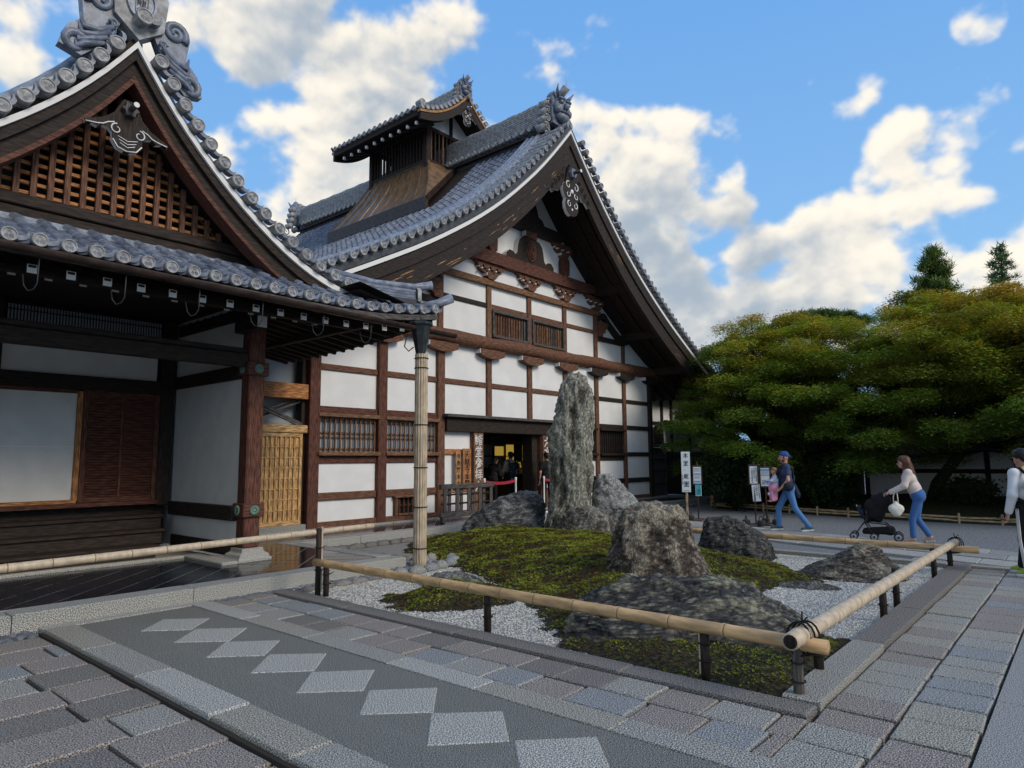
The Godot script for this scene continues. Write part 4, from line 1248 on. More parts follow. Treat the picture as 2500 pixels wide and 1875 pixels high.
# ---- tiled roofs
var TM := {}
func tile_mesh(key: String, w: float, L: float, r: float, th: float, m: Material) -> Mesh:
	if TM.has(key): return TM[key]
	var s := S()
	var cs := []
	for i in 5:
		var t := i / 4.0
		cs.append(Vector2(t * (w - 2 * r), -0.018 * sin(t * PI)))
	for i in range(1, 9):
		var a := PI - PI * i / 8.0
		cs.append(Vector2(w - r + cos(a) * r, sin(a) * r * 0.95))
	for i in cs.size() - 1:
		var a: Vector2 = cs[i]
		var b: Vector2 = cs[i + 1]
		var z1 := L + 0.025
		quadn(s, Vector3(a.x, a.y, 0), Vector3(b.x, b.y, 0), Vector3(b.x, b.y + th, z1), Vector3(a.x, a.y + th, z1), Vector3(a.y - b.y, b.x - a.x, 0))
		quadn(s, Vector3(a.x, a.y + th, z1), Vector3(b.x, b.y + th, z1), Vector3(b.x, b.y - 0.012, z1), Vector3(a.x, a.y - 0.012, z1), Vector3.BACK)
	TM[key] = done(s, m)
	return TM[key]
# a round eave tile: cover tube along -z with a rimmed crest disc on its +z end, and the drop tile beside it
func disc_mesh(key: String, r: float, L: float, drop: float, m: Material, crest := true) -> Mesh:
	if TM.has(key): return TM[key]
	var s := S(false)
	var xf := Transform3D(Basis(Vector3.RIGHT, PI / 2), Vector3.ZERO)
	lathe(s, [[r, -0.035], [r, 0.0], [r * 0.93, 0.012], [r * 0.80, 0.012], [r * 0.76, 0.0], [0.0, 0.0]], 20, xf)
	if L > 0.0:
		for k in 10:
			var a1 := TAU * k / 10
			var a2 := TAU * (k + 1) / 10
			var rr := r * 0.95
			quadn(s, Vector3(cos(a1) * rr, sin(a1) * rr, -0.03), Vector3(cos(a2) * rr, sin(a2) * rr, -0.03), Vector3(cos(a2) * rr * 0.94, sin(a2) * rr * 0.94, -L), Vector3(cos(a1) * rr * 0.94, sin(a1) * rr * 0.94, -L), Vector3(cos(a1), sin(a1), 0))
	var me: ArrayMesh = done(s, m)
	if drop > 0.0:
		var sd := S()
		for k in 8:
			var a1 := PI + PI * k / 8
			var a2 := PI + PI * (k + 1) / 8
			var c := Vector3(drop / 2, r * 0.35, -0.03)
			var o1 := c + Vector3(cos(a1) * drop * 0.48, sin(a1) * drop * 0.34, 0)
			var o2 := c + Vector3(cos(a2) * drop * 0.48, sin(a2) * drop * 0.34, 0)
			var i1 := c + Vector3(cos(a1) * drop * 0.40, sin(a1) * drop * 0.34 + 0.05, 0)
			var i2 := c + Vector3(cos(a2) * drop * 0.40, sin(a2) * drop * 0.34 + 0.05, 0)
			quadn(sd, o1, o2, i2, i1, Vector3.BACK)
			quadn(sd, i1, i2, i2 + Vector3(0, -0.02, -0.1), i1 + Vector3(0, -0.02, -0.1), Vector3.UP)
			quadn(sd, o1, o2, o2 + Vector3(0, 0, -0.12), o1 + Vector3(0, 0, -0.12), Vector3.DOWN)
		sd.generate_normals()
		sd.set_material(M.tile)
		me = sd.commit(me)
	if crest:
		var g := S()
		glyph(g, "ten", Vector3(-r * 0.34, r * 0.70, 0.003), r * 0.68, r * 0.085)
		glyph(g, "ryu", Vector3(-r * 0.02, r * 0.02, 0.003), r * 0.56, r * 0.06)
		glyph(g, "tera", Vector3(-r * 0.58, r * 0.02, 0.003), r * 0.56, r * 0.07)
		g.generate_normals()
		g.set_material(M.tile_c)
		me = g.commit(me)
	TM[key] = me
	return me
# points along a slope, evenly spaced by length: [dx, y, slope]
func slope_rows(f: Callable, d0: float, d1: float, step: float) -> Array:
	var out := []
	var acc := 0.0
	var d := d0
	var dd := 0.01
	while d < d1:
		if acc <= 0.0:
			out.append([d, f.call(d), (f.call(d + 0.05) - f.call(d - 0.05)) / 0.1])
			acc += step
		acc -= sqrt(dd * dd + pow(f.call(d + dd) - f.call(d), 2))
		d += dd
	return out
func slope_xf(sgn: float, row: Array, cx: float, z: float, lift: float) -> Transform3D:
	var down := Vector3(sgn, row[2], 0).normalized()
	var nn := Vector3(-row[2] * sgn, 1, 0).normalized()
	var across := nn.cross(down)
	return Transform3D(Basis(across, nn, down), Vector3(cx + sgn * row[0], row[1] + lift, z))
func tile_tint() -> Color:
	var v := rng.randf_range(0.72, 1.18)
	return Color(0.215 * v, 0.25 * v, 0.325 * v)
func tile_mm_mat() -> Material:
	if not TM.has("mm"):
		var m := tinted("tile_field", 0.36)
		m.albedo_texture = T.blotch
		m.uv1_triplanar = true
		m.uv1_world_triplanar = true
		m.uv1_scale = Vector3.ONE * 1.3
		TM["mm"] = m
	return TM["mm"]
func deck_poly(f: Callable, cx: float, d_end: float, up: float, down: float, n := 24) -> PackedVector2Array:
	var o := PackedVector2Array()
	for k in range(-n, n + 1): o.append(Vector2(cx + d_end * k / n, f.call(absf(d_end * k / n)) + up))
	for k in range(n, -n - 1, -1): o.append(Vector2(cx + d_end * k / n, f.call(absf(d_end * k / n)) - down))
	return o
func half_strip(f: Callable, cx: float, sgn: float, d0: float, d1: float, up: float, lowf: Callable, n := 22) -> PackedVector2Array:
	var o := PackedVector2Array()
	for k in n + 1:
		var d := lerpf(d0, d1, float(k) / n)
		o.append(Vector2(cx + sgn * d, f.call(d) + up))
	for k in range(n, -1, -1):
		var d := lerpf(d0, d1, float(k) / n)
		o.append(Vector2(cx + sgn * d, f.call(d) + lowf.call(d)))
	return o
func spiral(s: SurfaceTool, c: Vector3, u: Vector3, v: Vector3, r0: float, turns: float, rad: float, a0 := 0.0, sgn := 1.0, r1 := 0.02, n := 6):
	var pts := []
	var rr := []
	var k := int(turns * 14)
	for i in k + 1:
		var t := float(i) / k
		var a := a0 + sgn * turns * TAU * t
		var r := lerpf(r0, r1, t)
		pts.append(c + (u * cos(a) + v * sin(a)) * r)
		rr.append(rad * lerpf(1.0, 0.55, t))
	tube(s, pts, rr, n)
func main_roof():
	var f := func(d): return roof_y(d)
	var dk := S()
	prism(dk, deck_poly(f, X0, 10.15, 0.25, 0.38), -26.2, -11.5)
	mk(hall, "roof_deck", dk, M.dark_x)
	var parts := 0
	var tm := tile_mesh("main", 0.272, 0.235, 0.052, 0.026, M.tile)
	var xs := []
	var cs := []
	var rows := slope_rows(f, 0.25, 10.05, 0.235)
	for c in 50:
		for sgn in [-1.0, 1.0]:
			for r in rows.size():
				var z := -12.62 - c * 0.272
				var inside: bool = rows[r][0] < 2.2 and z < -15.2 and z > -20.8 and sgn < 0
				if inside: continue
				# across runs along +z for the left slope, -z for the right
				var xf := slope_xf(sgn, rows[r], X0, z if sgn < 0 else z - 0.0, 0.27)
				xf.origin.y += rng.randf_range(-0.004, 0.004)
				if sgn < 0 and rows[r][0] < 7.2 and parts < 300:
					put(hall, "roof_tile", tm, xf, M[["tile", "tile", "tile_b", "tile_c"][rng.randi() % 4]])
					parts += 1
				else:
					xs.append(xf)
					cs.append(tile_tint())
	many(hall, "roof_tile", tile_mesh("main_mm", 0.272, 0.235, 0.052, 0.026, tile_mm_mat()), xs, cs)
	# verge: round tiles with crest discs, and rolls running down the slope
	var vm := disc_mesh("verge", 0.092, 0.80, 0.20, M.tile_pale)
	var vrows := slope_rows(f, 0.32, 9.9, 0.292)
	for sgn in [-1.0, 1.0]:
		for r in vrows:
			var down := Vector3(sgn, r[2], 0).normalized()
			var nn := Vector3(-r[2] * sgn, 1, 0).normalized()
			put(hall, "verge_tile", vm, Transform3D(Basis(down * sgn, nn, Vector3.BACK), Vector3(X0 + sgn * r[0], r[1], -11.17) + nn * 0.32))
		for k in 3:
			var s := S(true)
			var pts := []
			var rr := []
			var q := 0
			for r in slope_rows(f, 0.3, 10.0, 0.13):
				var nn := Vector3(-r[2] * sgn, 1, 0).normalized()
				pts.append(Vector3(X0 + sgn * r[0], r[1], -12.02 - k * 0.21) + nn * 0.36)
				rr.append(0.102 if q % 3 else 0.106)
				q += 1
			tube(s, pts, rr, 10)
			mk(hall, "verge_roll", s, M.tile_b)
		# barge boards, moulding and the white plaster edge
		var b := S()
		prism(b, half_strip(f, X0, sgn, 0.0, 9.35, -0.07, func(d): return -0.98 + 0.016 * d), -11.46, -11.33)
		mk(hall, "barge_board", b, M.dark_x)
		b = S()
		prism(b, half_strip(f, X0, sgn, 0.0, 9.42, -0.06, func(d): return -0.40 + 0.008 * d), -11.40, -11.275)
		mk(hall, "barge_moulding", b, M.dark_x)
		b = S()
		prism(b, half_strip(f, X0, sgn, 0.0, 9.7, 0.07, func(d): return -0.03), -11.52, -11.24)
		mk(hall, "plaster_edge", b, M.white)
		b = S()
		prism(b, half_strip(f, X0, sgn, 0.0, 9.9, 0.27, func(d): return 0.092), -11.52, -11.28)
		mk(hall, "verge_bed", b, M.tile_dark)
		# ceiling boards of the verge, running with the slope
		for k in 3:
			b = S()
			prism(b, half_strip(f, X0, sgn, 0.3, 9.6, -0.36, func(d): return -0.47), -11.85 - k * 0.42, -11.75 - k * 0.42)
			mk(hall, "rafter", b, M.dark_x)
		# bare wood where the weather has split the board
		for k in 26:
			var d := rng.randf_range(0.6, 8.6)
			var y := roof_y(d) - rng.randf_range(0.50, 0.9) + 0.016 * d
			var sl := (roof_y(d + 0.1) - roof_y(d - 0.1)) / 0.2
			var dir := Vector3(sgn, sl, 0).normalized()
			var l := rng.randf_range(0.08, 0.32)
			var c := Vector3(X0 + sgn * d, y, -11.327)
			var w := Vector3(-dir.y * sgn, dir.x * sgn, 0) * rng.randf_range(0.006, 0.02)
			var ws := S()
			trin(ws, c - dir * l, c + w, c + dir * l, Vector3.BACK)
			trin(ws, c - dir * l, c - w * 0.6, c + dir * l, Vector3.BACK)
			if sgn < 0 or k < 9: mk(hall, "bare_wood_patch", ws, M.tan_x)
	# eave of the right slope: rafter ends
	for k in 20:
		bar(hall, "rafter", Vector3(X0 + 7.6, roof_y(7.6) - 0.42, -11.9 - k * 0.45), Vector3(X0 + 10.0, roof_y(10.0) - 0.42, -11.9 - k * 0.45), 0.09, 0.11, M.dark_x, 0.008)
	# ridge: courses of flat tiles, a row of discs low down, round caps
	for k in 10:
		var s := S()
		var w := 0.22 - 0.006 * k
		for i in 16:
			var z1 := -11.95 - i * 0.87
			var z2 := z1 - 0.862
			var y1 := ridge_lift(z1) + 11.98 + k * 0.066
			var y2 := ridge_lift(z2) + 11.98 + k * 0.066
			bars(s, Vector3(X0, y1 + 0.03, z1), Vector3(X0, y2 + 0.03, z2), w * 2, 0.046, 0.0)
		mk(hall, "ridge_course", s, M.tile_pale)
	var s2 := S()
	bx(s2, Vector3(X0 - 0.135, 11.6, -25.9), Vector3(X0 + 0.135, 12.6, -11.9))
	mk(hall, "ridge_core", s2, M.tile_dark)
	s2 = S()
	for sg in [-1.0, 1.0]: bars(s2, Vector3(X0 + sg * 0.24, 11.74, -11.9), Vector3(X0 + sg * 0.24, 11.74, -25.9), 0.1, 0.06)
	mk(hall, "ridge_board", s2, M.dark_z)
	var rd := disc_mesh("ridge", 0.10, 0.2, 0.0, M.tile_pale, false)
	for sg in [-1.0, 1.0]:
		for k in 44:
			var z := -12.3 - k * 0.305
			put(hall, "ridge_disc", rd, Transform3D(Basis(Vector3.UP, sg * PI / 2), Vector3(X0 + sg * 0.33, 11.90 + ridge_lift(z), z)))
	s2 = S(true)
	var pts := []
	var rr := []
	for k in 47:
		var z := -11.8 - k * 0.3
		pts.append(Vector3(X0, 12.68 + ridge_lift(z), z))
		rr.append(0.125 if k % 3 == 0 else 0.105)
	tube(s2, pts, rr, 12)
	mk(hall, "ridge_cap", s2, M.tile_pale)
	ogre(Vector3(X0, 11.72, -11.62), 1.0, "ridge_ornament", hall)
	ogre(Vector3(X0, 12.0, -26.3), -0.95, "ridge_ornament", hall)
	gable_pendant(hall, Vector3(X0, 10.30, -11.32), 1.0, true)
	cupola()
func ridge_lift(z: float) -> float:
	return 0.10 * pow((z + 18.5) / 7.0, 2)
# demon-face ridge end tile with scrolled sides
func ogre(at: Vector3, k: float, called: String, par: Node):
	var o := Node3D.new()
	o.name = called
	o.position = at
	o.scale = Vector3.ONE * absf(k)
	if k < 0.0: o.rotation.y = PI
	par.add_child(o, true)
	var s := S()
	prism(s, pv([-0.40, 0.1, 0.40, 0.1, 0.46, 0.55, 0.44, 0.98, 0.30, 1.16, -0.30, 1.16, -0.44, 0.98, -0.46, 0.55]), -0.2, 0.0)
	mk(o, "back_slab", s, M.tile)
	s = S(true)
	var blob := func(c: Vector3, r: Vector3):
		lathe(s, [[0.0, -1.0], [0.5, -0.86], [0.86, -0.5], [1.0, 0.0], [0.86, 0.5], [0.5, 0.86], [0.0, 1.0]], 12, Transform3D(Basis().scaled(r), c))
	blob.call(Vector3(0, 0.68, 0.0), Vector3(0.36, 0.42, 0.20))
	blob.call(Vector3(0, 0.36, 0.08), Vector3(0.30, 0.17, 0.16))
	blob.call(Vector3(0, 0.66, 0.22), Vector3(0.10, 0.12, 0.10))
	for x in [-1.0, 1.0]:
		blob.call(Vector3(x * 0.17, 0.78, 0.17), Vector3(0.085, 0.07, 0.07))
		blob.call(Vector3(x * 0.16, 0.88, 0.17), Vector3(0.15, 0.05, 0.09))
		blob.call(Vector3(x * 0.28, 0.56, 0.10), Vector3(0.11, 0.14, 0.1))
		blob.call(Vector3(x * 0.40, 0.74, 0.0), Vector3(0.06, 0.14, 0.06))
		tube(s, [Vector3(x * 0.22, 0.98, 0.1), Vector3(x * 0.34, 1.12, 0.14), Vector3(x * 0.40, 1.26, 0.22)], [0.07, 0.045, 0.01], 7)
		for q in 3: blob.call(Vector3(x * (0.06 + q * 0.08), 0.50, 0.20 - q * 0.03), Vector3(0.03, 0.05, 0.03))
	mk(o, "demon_face", s, M.tile)
	s = S(true)
	lathe(s, [[0.0, -1.0], [0.7, -0.6], [1.0, 0.0], [0.7, 0.6], [0.0, 1.0]], 12, Transform3D(Basis().scaled(Vector3(0.24, 0.055, 0.1)), Vector3(0, 0.46, 0.17)))
	mk(o, "mouth", s, M.tile_dark)
	s = S(true)
	tube(s, [Vector3(0, 1.08, -0.2), Vector3(0, 1.15, 0.05), Vector3(0, 1.30, 0.24)], [0.12, 0.12, 0.13], 12)
	tube(s, [Vector3(0, 1.30, 0.22), Vector3(0, 1.58, 0.24)], 0.008, 4)
	mk(o, "perch_tile", s, M.tile_pale)
	s = S(true)
	for x in [-1.0, 1.0]:
		for q in 4:
			var c := Vector3(x * (0.46 + q * 0.045), 0.74 - q * 0.27, -0.1)
			tube(s, [c + Vector3(0, 0, -0.32), c], 0.125, 12)
			spiral(s, c + Vector3(0, 0, 0.02), Vector3.RIGHT * x, Vector3.UP, 0.12, 1.6, 0.026, 0.5)
		spiral(s, Vector3(x * 0.62, -0.30, -0.06), Vector3.RIGHT * x, Vector3.UP, 0.16, 1.2, 0.03, 2.0)
	mk(o, "scroll_side", s, M.tile_pale)
	var dm := disc_mesh("big", 0.14, 0.5, 0.0, M.tile_pale)
	put(o, "crest_disc", dm, Transform3D(Basis(), Vector3(0, 0.02, 0.34)))
# carved pendant board hung under the peak of a gable
func gable_pendant(par: Node, at: Vector3, k: float, tall: bool):
	var g := Node3D.new()
	g.name = "gable_pendant"
	g.position = at
	g.scale = Vector3.ONE * k
	par.add_child(g, true)
	var half := [0.12, 0.1, 0.24, -0.22, 0.33, -0.44, 0.42, -0.52, 0.44, -0.68, 0.36, -0.84, 0.29, -0.92, 0.33, -1.06, 0.31, -1.22, 0.20, -1.36, 0.06, -1.42] if tall else [0.1, 0.1, 0.24, -0.2, 0.40, -0.36, 0.72, -0.52, 0.70, -0.58, 0.60, -0.55, 0.50, -0.58, 0.42, -0.52, 0.32, -0.54, 0.26, -0.60, 0.25, -0.74, 0.17, -0.86, 0.05, -0.90]
	var ol := []
	for i in range(0, half.size(), 2): ol.append_array([half[i], half[i + 1]])
	for i in range(half.size() - 2, -1, -2): ol.append_array([-half[i], half[i + 1]])
	var s := S()
	prism(s, pv(ol), -0.05, 0.07)
	mk(g, "carved_board", s, M.dark_y)
	s = S()
	var ol2 := pv(ol)
	for i in range(1, half.size() / 2 - 1):
		for sg in [1.0, -1.0]:
			if i < 2: continue
			var a := Vector2(half[i * 2] * sg, half[i * 2 + 1])
			var b := Vector2(half[i * 2 + 2] * sg, half[i * 2 + 3])
			quadn(s, Vector3(a.x, a.y, -0.052), Vector3(b.x, b.y, -0.052), Vector3(b.x, b.y, 0.062) + Vector3(sg, 0, 0) * 0.006, Vector3(a.x, a.y, 0.062) + Vector3(sg, 0, 0) * 0.006, Vector3(sg, -0.3, 0))
	mk(g, "white_edge", s, M.white)
	s = S(true)
	if tall:
		for sg in [1.0, -1.0]:
			spiral(s, Vector3(sg * 0.20, -0.50, 0.085), Vector3.RIGHT * sg, Vector3.UP, 0.12, 0.9, 0.020, 1.8, -1.0, 0.05)
			spiral(s, Vector3(sg * 0.20, -0.78, 0.085), Vector3.RIGHT * sg, Vector3.UP, 0.10, 0.8, 0.018, 2.4, 1.0, 0.05)
			spiral(s, Vector3(sg * 0.16, -1.08, 0.085), Vector3.RIGHT * sg, Vector3.UP, 0.10, 0.9, 0.018, 1.4, -1.0, 0.05)
		lathe(s, [[0.0, 0.03], [0.06, 0.02], [0.07, 0.0]], 12, Transform3D(Basis(Vector3.RIGHT, PI / 2), Vector3(0, -0.66, 0.075)))
		lathe(s, [[0.0, 0.02], [0.03, 0.01], [0.04, 0.0]], 10, Transform3D(Basis(Vector3.RIGHT, PI / 2), Vector3(0, -1.22, 0.075)))
	else:
		for sg in [1.0, -1.0]:
			spiral(s, Vector3(sg * 0.20, -0.52, 0.08), Vector3.RIGHT * sg, Vector3.UP, 0.10, 1.0, 0.014, 1.6, -1.0, 0.04)
			tube(s, [Vector3(sg * 0.24, -0.40, 0.08), Vector3(sg * 0.34, -0.44, 0.08), Vector3(sg * 0.42, -0.50, 0.08), Vector3(sg * 0.52, -0.53, 0.08), Vector3(sg * 0.7, -0.55, 0.07)], 0.012, 5)
			tube(s, [Vector3(sg * 0.25, -0.72, 0.07), Vector3(sg * 0.16, -0.85, 0.07), Vector3(0, -0.89, 0.07)], 0.012, 5)
		for q in 3: tube(s, [Vector3(-0.17 + q * 0.02, -0.64 - q * 0.06, 0.075), Vector3(0, -0.70 - q * 0.06, 0.085), Vector3(0.17 - q * 0.02, -0.64 - q * 0.06, 0.075)], 0.008, 5)
	mk(g, "white_scroll", s, M.white)
	s = S()
	var st := []
	for q in 12:
		var r := 0.15 if q % 2 == 0 else (0.13 if tall else 0.10)
		st.append_array([cos(q * TAU / 12) * r, sin(q * TAU / 12) * r])
	prism(s, pv(st), 0.05, 0.17, Transform3D(Basis(), Vector3(0, -0.1, 0)))
	mk(g, "flower_boss", s, M.tile_b if tall else M.grey_y)
	s = S(true)
	tube(s, [Vector3(0, -0.1, 0.15), Vector3(0.0, -0.1, 0.42)], 0.05, 12)
	mk(g, "peg", s, M.grey_z)
	s = S()
	lathe(s, [[0.0, 0.006], [0.05, 0.005], [0.05, 0.0]], 12, Transform3D(Basis(Vector3.RIGHT, PI / 2), Vector3(0, -0.1, 0.421)))
	mk(g, "white_tip", s, M.white)
	if tall:
		# carved cloud wings along the barge boards
		for sg in [1.0, -1.0]:
			s = S()
			prism(s, pv([sg * 0.22, 0.10, sg * 0.40, -0.10, sg * 1.0, -0.62, sg * 1.28, -0.80, sg * 1.18, -0.90, sg * 1.02, -0.84, sg * 0.90, -0.92, sg * 0.74, -0.78, sg * 0.60, -0.78, sg * 0.48, -0.58, sg * 0.36, -0.52]), -0.04, 0.03)
			mk(g, "carved_wing", s, M.dark_y)
			s = S()
			var e := [sg * 1.28, -0.80, sg * 1.18, -0.90, sg * 1.02, -0.84, sg * 0.90, -0.92, sg * 0.74, -0.78, sg * 0.60, -0.78, sg * 0.48, -0.58]
			for i in range(0, e.size() - 2, 2):
				quadn(s, Vector3(e[i], e[i + 1] - 0.004, -0.04), Vector3(e[i + 2], e[i + 3] - 0.004, -0.04), Vector3(e[i + 2], e[i + 3] - 0.004, 0.025), Vector3(e[i], e[i + 1] - 0.004, 0.025), Vector3.DOWN)
			mk(g, "white_edge", s, M.white)
			s = S(true)
			for q in 4: spiral(s, Vector3(sg * (0.42 + q * 0.17), -0.28 - q * 0.15, 0.04), Vector3.RIGHT * sg, Vector3.UP, 0.085, 1.5, 0.016, 0.4 * q)
			mk(g, "carved_scroll", s, M.dark_y)
# smoke lantern on the ridge
func cupola():
	var c := Node3D.new()
	c.name = "roof_cupola"
	hall.add_child(c, true)
	var xl := 14.85
	var xr := 17.05
	var z1 := -16.5
	var z2 := -19.5
	for x in [xl, xr]:
		for z in [z1, z2]: beam(c, "post", Vector3(x - 0.09, 11.5, z - 0.09), Vector3(x + 0.09, 13.3, z + 0.09), M.dark_y)
	for y in [11.86, 13.05]:
		for z in [z1, z2]: beam(c, "rail", Vector3(xl, y - 0.07, z - 0.06), Vector3(xr, y + 0.07, z + 0.06), M.dark_x)
		for x in [xl, xr]: beam(c, "rail", Vector3(x - 0.06, y - 0.07, z2), Vector3(x + 0.06, y + 0.07, z1), M.dark_z)
	var sl := S()
	bx(sl, Vector3(-0.03, 11.9, -0.03), Vector3(0.03, 13.0, 0.03), 0.004)
	var sm := done(sl, M.dark_y)
	for k in 17:
		for x in [xl, xr]: put(c, "slat", sm, Transform3D(Basis(), Vector3(x, 0, lerpf(z1 - 0.18, z2 + 0.18, k / 16.0))))
	for k in 11:
		for z in [z1, z2]: put(c, "slat", sm, Transform3D(Basis(), Vector3(lerpf(xl + 0.18, xr - 0.18, k / 10.0), 0, z)), M.brown_y if k % 3 == 0 else M.dark_y)
	var inner := S()
	bx(inner, Vector3(15.5, 11.5, -19.2), Vector3(16.4, 13.0, -17.2))
	mk(c, "inner_shaft", inner, M.dark_y)
	# roof
	var tab := [0.0, 14.22, 0.5, 13.72, 1.0, 13.33, 1.5, 13.06, 2.0, 12.90, 2.3, 12.84]
	var f := func(d): return smoothtab(tab, absf(d))
	var dk := S()
	prism(dk, deck_poly(f, X0, 2.2, 0.16, 0.06, 12), -20.35, -15.75)
	mk(c, "cupola_deck", dk, M.dark_x)
	var xs := []
	var cs := []
	for sgn in [-1.0, 1.0]:
		for r in slope_rows(f, 0.15, 2.15, 0.22):
			for q in 15:
				xs.append(slope_xf(sgn, r, X0, -16.2 - q * 0.272, 0.18))
				cs.append(tile_tint())
	many(c, "roof_tile", tile_mesh("main_mm", 0.272, 0.235, 0.052, 0.026, tile_mm_mat()), xs, cs)
	var ed := disc_mesh("cupola", 0.085, 0.25, 0.16, M.tile_pale, false)
	for sgn in [-1.0, 1.0]:
		for q in 16: put(c, "eave_tile", ed, Transform3D(Basis(Vector3.UP, sgn * PI / 2), Vector3(X0 + sgn * 2.28, 13.03, -15.85 - q * 0.29)))
		for r in slope_rows(f, 0.25, 2.2, 0.24):
			var nn := Vector3(-r[2] * sgn, 1, 0).normalized()
			for e in [[-15.58, 0.0], [-20.5, PI]]:
				put(c, "verge_tile", ed, Transform3D(Basis(Vector3.UP, e[1]), Vector3(X0 + sgn * r[0], r[1], e[0]) + nn * 0.20))
		var s := S(true)
		var pts := []
		for r in slope_rows(f, 0.2, 2.1, 0.2):
			pts.append(Vector3(X0 + sgn * r[0], r[1] + 0.27, -16.05))
		tube(s, pts, 0.085, 8)
		mk(c, "verge_roll", s, M.tile_b)
		for e in [-15.68, -20.42]:
			var b := S()
			prism(b, half_strip(f, X0, sgn, 0.0, 2.16, 0.03, func(d): return -0.30 + 0.04 * d), e - 0.05, e + 0.05)
			mk(c, "barge_board", b, M.dark_x)
			b = S()
			prism(b, half_strip(f, X0, sgn, 0.0, 2.2, 0.12, func(d): return 0.035), e - 0.08, e + 0.08)
			mk(c, "plaster_edge", b, M.tan_x)
		for q in 10: beam(c, "white_rafter_end", Vector3(X0 + sgn * 2.05 - 0.04, 12.60, -16.0 - q * 0.44), Vector3(X0 + sgn * 2.05 + 0.04, 12.70, -15.93 - q * 0.44), M.white, 0.0)
		for q in 10: bar(c, "rafter", Vector3(X0 + sgn * 2.0, 12.65, -15.965 - q * 0.44), Vector3(X0 + sgn * 0.9, 13.2, -15.965 - q * 0.44), 0.07, 0.1, M.dark_x)
		put(c, "corner_ornament", ed, Transform3D(Basis().scaled(Vector3(1.5, 1.5, 1)), Vector3(X0 + sgn * 2.1, 13.22, -15.6)))
		# copper skirt
		for side in 1:
			var m2 := Vector3(X0 + sgn * 1.10, 11.80, 0)
			var lo := Vector3(X0 + sgn * 2.08, 9.98, 0)
			var mid := Vector3(X0 + sgn * 1.45, 10.98, 0)
			var prof := [[m2, -16.42, -19.58], [mid, -16.0, -20.1], [lo, -15.45, -20.7]]
			var s3 := S(true)
			for i in 2:
				var a: Array = prof[i]
				var b2: Array = prof[i + 1]
				quadn(s3, a[0] + Vector3(0, 0, a[1]), a[0] + Vector3(0, 0, a[2]), b2[0] + Vector3(0, 0, b2[2]), b2[0] + Vector3(0, 0, b2[1]), Vector3(sgn, 0.6, 0))
			mk(c, "copper_skirt", s3, M.copper)
			s3 = S()
			for e in [1, 2]:
				var top_in := Vector3(X0 + sgn * 0.2, 11.86, prof[0][e])
				var low_in := Vector3(X0 + sgn * 0.2, 11.72, lerpf(prof[0][e], prof[1][e], 0.8))
				var cn := Vector3(0, 0.4, 1 if e == 1 else -1)
				var am: Vector3 = prof[1][0] + Vector3(0, 0, prof[1][e])
				var al: Vector3 = prof[2][0] + Vector3(0, 0, prof[2][e])
				quadn(s3, prof[0][0] + Vector3(0, 0, prof[0][e]), am, am.lerp(low_in, 0.55), top_in, cn)
				quadn(s3, am, al, al.lerp(low_in, 0.5), am.lerp(low_in, 0.55), cn)
				trin(s3, am.lerp(low_in, 0.55), low_in, top_in, cn)
				trin(s3, am.lerp(low_in, 0.55), al.lerp(low_in, 0.5), low_in, cn)
			mk(c, "copper_skirt", s3, M.copper)
			for k in 10:
				var t := k / 9.0
				var sp := S()
				for i in 2:
					var a: Array = prof[i]
					var b2: Array = prof[i + 1]
					bars(sp, a[0] + Vector3(sgn * 0.01, 0.01, lerpf(a[1], a[2], t)), b2[0] + Vector3(sgn * 0.01, 0.01, lerpf(b2[1], b2[2], t)), 0.028, 0.035)
				mk(c, "seam", sp, M.copper)
			beam(c, "skirt_foot", lo + Vector3(-0.07, -0.42, -20.75), lo + Vector3(0.07, 0.02, -15.40), M.gutter)
			bar(c, "skirt_foot", lo + Vector3(0, -0.06, -15.42), Vector3(X0 + sgn * 0.2, 11.66, -16.06), 0.08, 0.16, M.gutter)
			beam(c, "skirt_cap", m2 + Vector3(-0.05, -0.03, -19.6), m2 + Vector3(0.05, 0.04, -16.4), M.copper)
	# gable walls, ridge and ornaments
	for e in [-16.5, -19.5]:
		var s4 := S()
		prism(s4, pv([X0 - 1.3, 13.13, X0 + 1.3, 13.13, X0 + 0.7, 13.48, X0, 14.0, X0 - 0.7, 13.48]), e - 0.03, e + 0.03)
		mk(c, "plaster_gable", s4, M.plaster)
		beam(c, "king_post", Vector3(X0 - 0.08, 13.1, e - 0.06), Vector3(X0 + 0.08, 14.1, e + 0.06), M.dark_y)
		beam(c, "white_tip", Vector3(X0 - 1.42, 13.02, e + (0.35 if e > -17 else -0.45)), Vector3(X0 - 1.28, 13.16, e + (0.45 if e > -17 else -0.35)), M.white, 0.0)
	for k in 5:
		beam(c, "ridge_course", Vector3(X0 - 0.15 + 0.008 * k, 14.38 + k * 0.07, -20.2), Vector3(X0 + 0.15 - 0.008 * k, 14.435 + k * 0.07, -15.85), M.tile_pale, 0.0)
	var cap := S(true)
	tube(cap, [Vector3(X0, 14.76, -20.3), Vector3(X0, 14.74, -18.0), Vector3(X0, 14.78, -15.8)], 0.09, 10)
	mk(c, "ridge_cap", cap, M.tile_pale)
	ogre(Vector3(X0, 14.25, -15.72), 0.62, "ridge_ornament", hall)
	gable_pendant(hall, Vector3(X0, 13.92, -15.66), 0.5, true)

